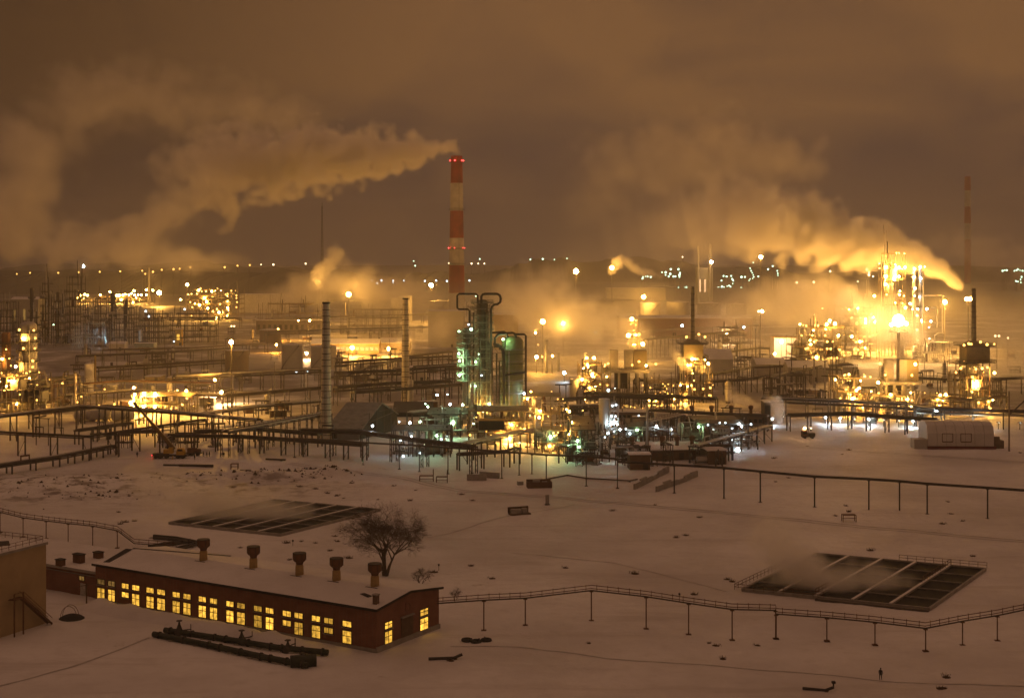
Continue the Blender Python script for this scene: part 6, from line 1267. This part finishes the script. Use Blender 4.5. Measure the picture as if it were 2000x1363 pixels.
# twin dark stacks at the horizon with a bright hall between
for px, pyt, w_, lab in ((1364,480,5,"thinner dark stack on the right horizon, left of a bright bay"),(1387,476,7,"thicker dark stack on the right horizon beside a bright lamp")): stack(lab, px, w_, w_*.8, pyt, 2050, m=ROOFG)
hall("tall far boiler hall with lit bays between the dark horizon stacks", 1362, 1392, 524, 2060, 20, 1, ROOFG, wins=3, lit=window_glow("far_bay",(1,.6,.3),2.5), flat=True)
# left dark industrial thicket
for i, (px0, px1, pyt, D, fl) in enumerate(((78,96,552,1120,8),(126,158,540,1120,9),(176,208,582,1120,6),(100,128,588,1100,6),(205,262,600,1090,5),(262,330,612,1100,5),(-10,26,590,1100,6),(330,420,612,1120,5),(158,180,604,1090,5),(40,82,620,1080,4))):
    unit("unlit dark steel frame in the left haze, %s from the left" % ordn(sorted([78,126,176,100,205,262,-10,330,158,40]).index(px0)+1), px0, px1, pyt, D, 12, fl, 100+i, nbx=3 if px1-px0 < 50 else 6, vessels=5, pipes=10, skyline=4, m=DSTEEL)
for px, w_, pyt, D, lab in ((62,7,562,1110,"first dark slim column in the left haze"),(113,6,570,1110,"second dark slim column in the left haze"),(220,8,572,1100,"third dark slim column in the left haze"),(246,6,585,1100,"fourth dark slim column in the left haze")): tower(lab, px, w_, pyt, D, plats=(pyt+20,pyt+45), m=STEEL, pipes=2, seed=px)
unit("pale blue open gantry frame in the dark left yard", 166, 200, 632, 1020, 8, 2, 120, name="gantry_frame", cat="gantry", nbx=2, m=BLUEP, vessels=0, pipes=1, skyline=0, brace=False)
unit("grey open gantry frame left of the pale blue one", 138, 154, 634, 1030, 8, 2, 121, name="gantry_frame", cat="gantry", nbx=2, m=LSTEEL, vessels=0, pipes=1, skyline=0, brace=False)
unit("small white lit frame glowing cold in the dark left yard", 272, 304, 602, 1160, 10, 4, 122, nbx=3, m=LSTEEL, vessels=4, pipes=6, skyline=1)
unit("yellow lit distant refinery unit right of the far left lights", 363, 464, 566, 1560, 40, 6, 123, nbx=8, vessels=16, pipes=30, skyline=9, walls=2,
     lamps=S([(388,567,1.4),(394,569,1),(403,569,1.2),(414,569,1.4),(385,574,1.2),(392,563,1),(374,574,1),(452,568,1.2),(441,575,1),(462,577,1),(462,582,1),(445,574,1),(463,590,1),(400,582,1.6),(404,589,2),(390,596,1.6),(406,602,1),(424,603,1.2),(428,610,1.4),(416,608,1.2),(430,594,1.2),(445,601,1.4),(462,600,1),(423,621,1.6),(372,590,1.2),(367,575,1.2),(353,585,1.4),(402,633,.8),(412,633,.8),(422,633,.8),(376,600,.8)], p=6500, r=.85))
unit("long low row of yellow lights below the left horizon", 150, 300, 580, 2150, 40, 2, 124, nbx=12, vessels=10, pipes=16, skyline=8,
     lamps=S([(158,577,1.4),(166,575,1.4),(171,577,1.6),(196,576,1.2),(215,570,1.6),(219,578,2),(228,577,1.8),(233,577,2),(240,576,1.2),(245,575,1),(252,576,1),(257,573,1),(262,568,1.8),(263,576,1),(270,576,1),(276,576,1),(286,566,1.4),(286,576,1),(299,567,1.4),(237,585,1.2),(260,591,1),(262,599,1)], p=9000, r=1.15))
stack("faint thin chimney above the far left row of lights", 291, 4, 3.4, 522, 2100, m=LSTEEL)
unit("hazy scaffold yard in front of the far sodium lamps", 505, 625, 592, 1250, 20, 3, 125, nbx=8, vessels=5, pipes=14, skyline=6, m=mat("ochre_steel",(.25,.19,.09),.6,.2,var=.3))
unit("hazy scaffold yard left of the striped chimney's foot", 665, 790, 604, 1250, 20, 3, 126, nbx=8, vessels=6, pipes=14, skyline=6)
unit("hazy dark unit right of the striped chimney's foot", 905, 960, 600, 1180, 20, 4, 127, nbx=4, vessels=6, pipes=10, skyline=4)
unit("pipe yard between the far tanks and the stacked furnace", 1395, 1470, 640, 1020, 20, 3, 128, nbx=5, vessels=6, pipes=12, skyline=4)
unit("pale framed yard right of the loading shed, in steam", 1800, 1860, 668, 900, 18, 2, 129, nbx=5, vessels=8, pipes=16, skyline=4, m=LSTEEL)
# ================================================================ distant lamps
FAR = {
 "tiny yellow lamp on the dark left ridge": ("sodium", 2560, 1.5, [(33,535),(59,533),(114,533),(154,532),(195,531),(235,530),(278,529),(299,531),(316,527),(339,526),(351,525),(372,522),(439,522),(464,519),(488,518),(284,535)]),
 "tiny white horizon lamp left of the chimney smoke": ("warm", 4200, 2.4, [(519,565),(535,561),(549,563),(556,562),(472,562),(490,565),(510,517),(534,517),(597,515),(640,573),(571,576),(478,560)]),
 "tiny cold lamp in the far row left of the striped chimney": ("cool", 3000, 1.9, [(726,548),(737,553),(745,548),(768,548),(768,552),(789,548),(721,573),(743,573),(771,573),(790,574),(830,549),(852,548),(873,549),(917,548)]),
 "tiny lamp on the horizon right of the striped chimney": ("warm", 4600, 2.4, [(921,515),(934,515),(946,515),(941,547),(991,547),(877,514),(1092,544),(1139,542),(1185,541),(1231,541),(1038,545)]),
 "tiny greenish white lamp high right of the striped chimney": ("green", 4800, 2.6, [(937,506),(1036,507),(1060,506),(1083,507),(1056,533),(1057,511),(808,510),(811,519),(1107,506)]),
 "tiny green lamp in the far right plant, first cluster": ("green", 3600, 2.3, [(1255,544),(1261,540),(1265,540),(1271,541),(1256,541),(1293,532),(1300,532),(1300,537),(1306,540),(1309,535),(1315,540),(1319,540),(1327,541),(1310,526),(1325,526),(1327,537),(1328,533)]),
 "tiny green lamp in the far right plant, second cluster": ("green", 3300, 2.0, [(1338,561),(1341,561),(1370,560),(1403,562),(1410,560),(1409,548),(1413,539),(1419,540),(1428,539),(1430,545),(1432,548),(1431,554),(1424,558),(1427,560),(1420,559),(1448,541),(1455,541),(1448,562),(1325,561),(1414,561)]),
 "tiny greenish lamp climbing the far right tower frame": ("green", 3300, 1.6, [(1465,524),(1467,529),(1469,533),(1471,537),(1472,541),(1465,545),(1463,548),(1470,544),(1471,513),(1500,526),(1509,520),(1518,529),(1519,534),(1519,538),(1481,540)]),
 "tiny pale lamp under the right steam plume": ("warm", 2600, 1.6, [(1620,515),(1621,530),(1693,526),(1697,532),(1697,537),(1705,540),(1556,552),(1589,551),(1675,550),(1333,502),(1717,514)]),
 "tiny lamp in the far group at the right edge": ("green", 3000, 1.7, [(1958,529),(1962,528),(1966,528),(1981,529),(1985,528),(1988,526),(1992,528),(1997,529),(1984,549),(1988,550),(1993,546),(1995,541),(1994,552),(1986,550)]),
}
for lab, (kind, D0, r, lst) in FAR.items():
    lst = sorted(lst)
    for i, (px, py) in enumerate(lst):
        D = D0*R.uniform(.96,1.03); h = Z(py,D); o = empty("distant_lamp", "%s, %s from left" % (lab, ordn(i+1)), "lamp", (X(px,D), D, min(0, h-8)), group=lab.replace("tiny","distant").replace("lamp","lamps",1))
        b = o.location; q = MB(); q.tube((0,0,-1),(0,0,h-b.z), .5, n=5); q.build("pole", DSTEEL, o); lamp(o, (0,-1,h-b.z), kind, 0, r*R.choice((.8,1,1,1.25)))
o = empty("distant_lamp", "blurred bluish glow lamp in the smoke on the left horizon", "lamp", (X(163,4200), 4200, 0)); q = MB(); H = Z(520,4200); q.tube((0,0,-2),(0,0,H), .9, n=6); q.build("pole", DSTEEL, o)
lamp(o, (0,-2,H), "cool", 200000, 4.5)
# ================================================================ small plant in the yards: pump skids, valve frames, vessels, cabins, goalposts
def proto_parts(kind, v):
    rr = random.Random(kind+str(v)); out = []
    def p(nm, m, fn, sm=False): q = MB(); fn(q); t = q.build(nm, m, None, sm); out.append((nm, t.data)); bpy.data.objects.remove(t)
    if kind == "pump_skid":
        p("base", CONC, lambda q: q.cbox((0,0,-.3),5,2.6,.8)); p("vessel", rr.choice((LSTEEL,RUST,STEEL)), lambda q: q.hcyl((0,0,1.6),3.2,.9,.1*v), True)
        p("pipe", STEEL, lambda q: q.path([(-2.2,-.6,.4),(-2.2,-.6,2.8+v*.5),(1.8,-.6,2.9+v*.5),(1.8,-.6,.4)],.16,6), True); p("motor", DSTEEL, lambda q: q.cbox((1.6,.9,.5),1.2,.9,1.1))
    elif kind == "valve_frame":
        def fr(q):
            for x in (-2.4,0,2.4):
                for y in (-1,1): q.beam((x,y,-.4),(x,y,3.6+v),.2)
            for z in (1.8,3.6+v):
                for y in (-1,1): q.beam((-2.6,y,z),(2.6,y,z),.18)
                for x in (-2.4,0,2.4): q.beam((x,-1.2,z),(x,1.2,z),.16)
        p("frame", STEEL, fr); p("pipe", rr.choice((LSTEEL,STEEL)), lambda q: q.path([(-4,0,3.95+v),(3,0,3.95+v),(3.4,0,3.6+v),(3.4,0,.2)],.3,7), True); p("pipe", STEEL, lambda q: q.path([(-3,.5,2.1),(4,.5,2.1)],.24,7), True); p("valve", DSTEEL, lambda q: q.lathe((.6,-.9,1.9),[(.35,0),(.2,.7),(.5,.75),(.5,.85)],9), True)
    elif kind == "small_vessel":
        h = 5+2.2*v; p("shell", rr.choice((LSTEEL,TANKP,RUST)), lambda q: q.lathe((0,0,1.0),[(1.1,0),(1.1,h),(.7,h+.5),(.05,h+.7)],14), True); p("skirt", STEEL, lambda q: q.lathe((0,0,-.4),[(.95,0),(.9,1.4)],12), True)
        p("platform", STEEL, lambda q: (q.lathe((0,0,h*.8),[(1.1,0),(1.9,0),(1.9,.15),(1.1,.15)],12), q.path([(1.9*math.cos(a*.63),1.9*math.sin(a*.63),h*.8+1.1) for a in range(11)],.05,4)))
        p("pipe", STEEL, lambda q: q.path([(0,0,h+1.5),(0,0,h+2.6),(1.7,0,h+2.6),(1.7,0,.3)],.2,6), True)
    elif kind == "site_cabin":
        w = 4+1.6*v; p("wall", rr.choice((TANKP,BRICK2,LSTEEL,ROOFG)), lambda q: q.cbox((0,0,-.3),w,3.4,3.2)); p("roof", SNOWC, lambda q: q.cbox((0,0,2.9),w+.5,3.9,.3)); p("door", DSTEEL, lambda q: q.cbox((w*.2,-1.73,0),1.0,.08,2.0))
    elif kind == "pipe_goalpost":
        h = 6+1.8*v; p("post", STEEL, lambda q: q.beam((-2.6,0,-.5),(-2.6,0,h),.26)); p("post", STEEL, lambda q: q.beam((2.6,0,-.5),(2.6,0,h),.26)); p("crossbar", STEEL, lambda q: q.beam((-3.2,0,h),(3.2,0,h),.3)); p("pipe", rr.choice((STEEL,LSTEEL)), lambda q: q.path([(-1.6,-3,h+.4),(-1.6,4,h+.4)],.3,6), True)
    elif kind == "thin_pole":
        h = 9+3*v; p("post", STEEL, lambda q: q.tube((0,0,-.5),(0,0,h),.17,.11,n=7)); p("arm", STEEL, lambda q: q.beam((-.7,0,h-.3),(1.0,0,h-.1),.12))
    return out
WORDS = {"pump_skid":("small drum and pump skid","pump skid"),"valve_frame":("open valve frame with bent pipes","valve frame"),"small_vessel":("slim upright vessel with a railed top","vessel"),"site_cabin":("small snow capped cabin","cabin"),"pipe_goalpost":("goalpost shaped pipe support","pipe support"),"thin_pole":("thin bare yard pole","pole")}
PP = {(k, v): proto_parts(k, v) for k in WORDS for v in (0,1,2)}
ZN = [("by the lying drums at left",(110,440),(752,812),24),("left of the ribbed chimney",(400,625),(735,830),26),("between the two ribbed chimneys",(652,780),(712,785),24),("left of the green columns",(800,900),(715,800),18),
      ("under the bluish snow",(120,460),(690,745),26),("around the twin pale tanks",(450,780),(660,712),24),("right of the fin fans",(1095,1190),(770,830),12),("before the twin box furnace",(1200,1330),(772,830),18),
      ("right of the thin green stack",(1395,1560),(690,790),30),("before the right lit units",(1560,1860),(775,828),28),("behind the right lit units",(1640,2000),(690,760),20),("far left of the striped chimney",(500,850),(612,655),22),("far right of the striped chimney",(1000,1480),(612,665),24),("by the far left frames",(60,470),(645,690),18),("on the white lit decks",(1320,1480),(845,875),10),("under the left racks",(20,420),(850,884),12),("before the brick pump house",(1225,1420),(896,912),12),("beside the brick pump house",(1130,1225),(875,915),9)]
ry = random.Random(77)
for zone, (xa, xb), (ya, yb), n in ZN:
    made = {}
    for i in range(n):
        k = ry.choice(("pump_skid","valve_frame","valve_frame","small_vessel","site_cabin","pipe_goalpost","pipe_goalpost","thin_pole","thin_pole")) if yb < 850 else ry.choice(("pump_skid","valve_frame","pipe_goalpost") if yb < 900 else ("pump_skid","valve_frame","valve_frame"))
        px, py = ry.uniform(xa,xb), ry.uniform(ya,yb); made.setdefault(k, []).append((px, py, ry.randint(0,2), ry.uniform(-.5,.5)+ry.choice((0,0,1.57)), ry.uniform(.85,1.3)))
    for k, l in made.items():
        l.sort()
        for i, (px, py, v, rz, s) in enumerate(l):
            base, cat = WORDS[k]; o = empty(k, "%s %s%s" % (base, zone, ", %s from left" % ordn(i+1) if len(l) > 1 else ""), cat, G(px,py), rz, "%ss %s" % (cat, zone)); o.scale = (s,s,s)
            for nm, d in PP[k, v]: child(nm, d, o, (0,0,0))
# ================================================================ steam and smoke
def PL(lst, D): return [(W(px,py,D+dd), r, wt) for px, py, dd, r, wt in lst]
VK = SK
steam("chimney_smoke", "broad smoke plume drifting left from the striped chimney", PL([(893,299,0,5,1.0),(880,284,0,9,1),(850,287,0,18,1),(800,296,5,28,1),(730,302,10,37,1),(650,308,15,44,1),(560,314,20,50,1),(470,318,30,50,.55),(390,315,40,44,.24),(330,330,40,36,.09)], 1337), .075*VK, 2.6, nscale=.034, amp=.62, seed=1, billow=.75, soft=.42)
steam("smoke_lobe", "ragged wisps of smoke sinking below the chimney plume", PL([(400,380,30,20,.7),(440,395,30,19,.7),(455,420,30,12,.6),(450,448,30,8,.5),(430,452,30,6,.3)], 1337), .06*VK, 2.2, nscale=.06, amp=.85, seed=5, billow=.7, soft=.4)
steam("smoke_bank", "soft smoke sinking from the plume into the bank over the left horizon", PL([(470,330,30,30,.3),(400,355,35,32,.6),(335,405,40,34,.65),(285,450,45,34,.7),(215,480,50,36,.7),(120,480,55,40,.65)], 1380), .024*VK, 3.0, nscale=.032, amp=.72, seed=6, billow=.7, soft=.5)
steam("smoke_bank", "low trailing tongue of smoke over the far left lights", PL([(250,495,50,30,.6),(340,502,50,27,.6),(420,508,50,19,.45),(480,512,50,12,.25)], 1430), .022*VK, 3.2, nscale=.03, amp=.66, seed=13, billow=.6, soft=.5)
steam("smoke_bank", "tall dim bank of smoke standing at the left edge of the sky", PL([(600,235,60,40,.2),(500,225,60,52,.32),(400,215,60,58,.36),(270,190,60,56,.34),(130,210,60,66,.36),(40,310,60,76,.45),(40,430,60,70,.58)], 1460), .013*VK, 4.2, nscale=.018, amp=.72, seed=15, billow=.5, soft=.85)
steam("smoke_bank", "faint far end of the smoke bank at the left edge", PL([(20,470,60,40,.5),(-60,420,70,60,.5),(-160,350,80,80,.45)], 1450), .028*VK, 4.0, nscale=.024, amp=.6, seed=7, billow=.5, soft=.55)
steam("steam_plume", "bright billowing steam plume rising leftwards behind the cracking tower", PL([(1874,558,0,4,1),(1845,535,0,9,1),(1800,508,0,15,1),(1740,492,5,22,1),(1660,470,10,28,1),(1580,450,15,34,.7),(1490,432,20,37,.4),(1400,425,25,38,.16),(1320,445,30,40,.06),(1240,475,30,40,.022),(1160,490,30,36,.007)], 1000), .12*VK, 1.7, nscale=.044, amp=.74, seed=9, billow=.45, soft=.42)
steam("steam_cloud", "thin high steam cloud spreading above the right plume", PL([(1580,320,40,30,.5),(1470,300,40,44,.5),(1350,300,50,50,.4),(1220,330,60,52,.28),(1150,380,60,44,.15)], 1150), .018*VK, 3.4, nscale=.028, amp=.7, seed=12, billow=.6, soft=.5)
steam("steam_cloud", "thin steam drifting at the far right under the faint chimney", PL([(1830,480,0,20,.5),(1900,490,0,26,.5),(1960,505,0,28,.5),(2040,520,0,30,.5)], 1300), .035*VK, 3.4, nscale=.04, amp=.7, seed=14, billow=.6, soft=.5)
steam("steam_bank", "large glowing steam bank in the middle distance right of the columns", PL([(1260,655,0,12,.5),(1210,640,0,18,.7),(1150,620,0,25,.9),(1090,610,5,27,1),(1040,600,10,26,.7),(1000,580,20,24,.45),(1080,550,30,24,.35)], 950), .036*VK, 2.4, nscale=.05, amp=.6, seed=17, billow=.6, soft=.5)
steam("steam_bank", "low steam drifting left off the pale twin box furnace", PL([(1258,680,0,3.5,1),(1235,671,0,5,1),(1205,664,5,7,.9),(1165,666,8,9,.7),(1120,680,10,11,.55),(1075,690,15,12,.4),(1030,680,20,12,.25)], 650), .10*VK, 1.3, nscale=.09, amp=.55, seed=19, billow=.6, soft=.4)
steam("steam_bank", "yellow glowing steam around the flare and lit terraces at right", PL([(1810,690,0,10,.5),(1770,650,0,22,.8),(1710,625,10,28,.85),(1640,600,15,30,.8),(1570,590,20,28,.7),(1500,590,25,24,.5),(1440,600,25,18,.3)], 918), .020*VK, 2.6, nscale=.045, amp=.6, seed=22, billow=.5, soft=.55)
steam("steam_plume", "white steam pouring from the right twin box furnace top", PL([(1765,701,0,6,1),(1760,688,0,5,1),(1758,674,0,4.5,.7),(1765,662,3,5,.35)], 594), .11*VK, 1.1, nscale=.11, amp=.5, seed=25, billow=.5, soft=.4)
steam("steam_bank", "soft steam rolling at the right edge beside the stack furnace", PL([(1935,700,0,5,.5),(1965,715,0,8,.6),(1990,690,5,12,.6),(1975,650,8,12,.4),(1930,620,10,14,.3),(2020,720,5,12,.6)], 640), .045*VK, 1.7, nscale=.07, amp=.6, seed=28, billow=.5, soft=.5)
steam("steam_puff", "white ground steam puff beside the dark cube plant room", PL([(1522,822,0,2.6,.9),(1522,800,0,4.0,1),(1515,785,0,3.6,.9),(1500,780,0,2.6,.5)], 548), .16*VK, .8, nscale=.16, amp=.55, seed=31, billow=.6, soft=.4)
steam("steam_puff", "thin curling steam over the snowy racks left of the white puff", PL([(1478,792,0,2.5,.8),(1455,785,0,3.5,.7),(1430,775,0,4,.6),(1425,764,0,3,.4)], 600), .10*VK, 1.0, nscale=.16, amp=.75, seed=33, billow=.7, soft=.4)
steam("steam_puff", "short steam jet left of the dark box furnace", PL([(1345,722,0,2,.9),(1330,708,0,3.5,1),(1317,692,0,3.5,.9),(1312,684,0,2.5,.6)], 642), .035*VK, .9, nscale=.16, amp=.5, seed=35, billow=.5, soft=.4)
steam("steam_puff", "small steam puff round the lamp on the horizon", PL([(1192,532,0,8,.7),(1205,515,0,13,.8),(1215,503,0,10,.6),(1250,530,0,10,.35),(1290,538,0,8,.3)], 2120), .06*VK, 2.6, nscale=.07, amp=.55, seed=37, billow=.5, soft=.4)
steam("steam_puff", "glowing steam about the blazing sodium lamp left of the chimney", PL([(612,560,0,9,.6),(625,545,0,13,.6),(635,520,5,14,.3),(650,500,5,16,.2)], 1440), .003*VK, 2.2, nscale=.06, amp=.6, seed=39, billow=.5, soft=.5)
steam("steam_bank", "thin steam in the yard before the warehouse", PL([(640,690,0,8,.3),(700,680,0,10,.45),(760,690,0,12,.45),(810,660,5,14,.3),(860,640,10,16,.25)], 930), .026*VK, 2.2, nscale=.06, amp=.6, seed=41, billow=.5, soft=.6)
steam("water_mist", "pale mist rising off the left settling basin", PL([(600,1000,0,4,.5),(540,1003,0,6,.8),(460,1000,0,7.5,1),(390,990,0,8,.8),(330,970,0,8,.5),(280,940,0,8,.25)], 358), .17*VK, 1.0, nscale=.10, amp=.6, seed=44, billow=.4, soft=.8)
steam("water_mist", "pale mist rising off the right settling basin", PL([(1770,1135,-6,4,.4),(1700,1138,-6,6.5,.7),(1610,1135,-6,8,1),(1550,1105,-4,9,.8),(1500,1055,0,9,.4)], 288), .17*VK, .9, nscale=.11, amp=.6, seed=46, billow=.4, soft=.8)
steam("steam_puff", "thin steam over the yellow lit lower deck", PL([(1000,800,0,2.5,.5),(960,798,0,3.2,.7),(930,806,0,3,.5)], 520), .05*VK, .8, nscale=.15, amp=.6, seed=48, billow=.5, soft=.5)

def drift(name, label, lo, hi, dens, vox, nscale, seed, thr=(.45,.7), top=40):
    me = bpy.data.meshes.new(name); me.from_pydata([lo, hi], [(0,1)], []); o = bpy.data.objects.new(name, me); COL.objects.link(o)
    ng = bpy.data.node_groups.new(name, 'GeometryNodeTree'); ng.interface.new_socket("Geometry", in_out='INPUT', socket_type='NodeSocketGeometry'); ng.interface.new_socket("Geometry", in_out='OUTPUT', socket_type='NodeSocketGeometry')
    N = ng.nodes; L = ng.links.new; go = N.new("NodeGroupOutput"); pos = N.new("GeometryNodeInputPosition"); n = N.new("ShaderNodeTexNoise"); n.noise_dimensions = '4D'
    n.inputs["W"].default_value = seed; n.inputs["Scale"].default_value = nscale; n.inputs["Detail"].default_value = 4; L(pos.outputs[0], n.inputs["Vector"])
    a = N.new("ShaderNodeMapRange"); a.interpolation_type = 'SMOOTHSTEP'; a.inputs[1].default_value = thr[0]; a.inputs[2].default_value = thr[1]; L(n.outputs[0], a.inputs[0])
    sp = N.new("ShaderNodeSeparateXYZ"); L(pos.outputs[0], sp.inputs[0])
    def ramp(sock, f0, f1, t0, t1):
        m = N.new("ShaderNodeMapRange"); m.interpolation_type = 'SMOOTHSTEP'
        for i, v in enumerate((f0,f1,t0,t1)): m.inputs[i+1].default_value = v
        L(sock, m.inputs[0]); return m.outputs[0]
    def mul(x, y):
        m = N.new("ShaderNodeMath"); m.operation = 'MULTIPLY'; L(x, m.inputs[0]); L(y, m.inputs[1]); return m.outputs[0]
    d = mul(a.outputs[0], ramp(sp.outputs["Z"], top*.25, top, 1, 0)); d = mul(d, ramp(sp.outputs["Y"], lo[1], lo[1]+90, 0, 1)); d = mul(d, ramp(sp.outputs["Y"], hi[1]-200, hi[1], 1, 0))
    w_ = (hi[0]-lo[0])*.12; d = mul(d, ramp(sp.outputs["X"], lo[0], lo[0]+w_, 0, 1)); d = mul(d, ramp(sp.outputs["X"], hi[0]-w_, hi[0], 1, 0))
    vc = N.new("GeometryNodeVolumeCube"); L(d, vc.inputs["Density"]); vc.inputs["Min"].default_value = lo; vc.inputs["Max"].default_value = hi
    for k, ax in enumerate("XYZ"): vc.inputs["Resolution "+ax].default_value = max(8, int((hi[k]-lo[k])/(vox if k < 2 else vox*.7)))
    sm = N.new("GeometryNodeSetMaterial"); m = volmat(name+"_vapour", (1,.985,.965), dens, .5); sm.inputs["Material"].default_value = m; L(vc.outputs[0], sm.inputs[0]); L(sm.outputs[0], go.inputs[0])
    md = o.modifiers.new("vapour", 'NODES'); md.node_group = ng; me.materials.append(m); return tag(o, label, "steam", kind="stuff")
drift("drifting_mist", "thin drifting steam hanging between the plant's structures", (-190,640,.5), (720,1750,60), MIST, 7, .010, 2.3, top=58)

steam("steam_bank", "thin glowing steam round the far sodium lamps left of the chimney", PL([(520,590,0,16,.4),(580,570,0,24,.7),(650,560,0,30,1),(720,565,0,32,1),(790,575,0,26,.8),(850,590,0,18,.5)], 1275), .0036*VK, 3.6, nscale=.035, amp=.55, seed=51, billow=.4, soft=.8)
sc = SC; c = sc.cycles
sc.render.engine = 'CYCLES'
c.use_denoising = True
try: c.denoiser = 'OPENIMAGEDENOISE'
except Exception: pass
c.use_light_tree = True; c.use_adaptive_sampling = True; c.adaptive_threshold = .02; c.adaptive_min_samples = 24
c.max_bounces = 8; c.diffuse_bounces = 2; c.glossy_bounces = 2; c.transmission_bounces = 2; c.volume_bounces = 6; c.transparent_max_bounces = 8
c.sample_clamp_indirect = 3; c.sample_clamp_direct = 0
c.volume_step_rate = 2.2; c.volume_max_steps = 256
c.caustics_reflective = False; c.caustics_refractive = False
sc.view_settings.view_transform = 'Standard'; sc.view_settings.look = 'None'; sc.view_settings.exposure = 0; sc.view_settings.gamma = 1
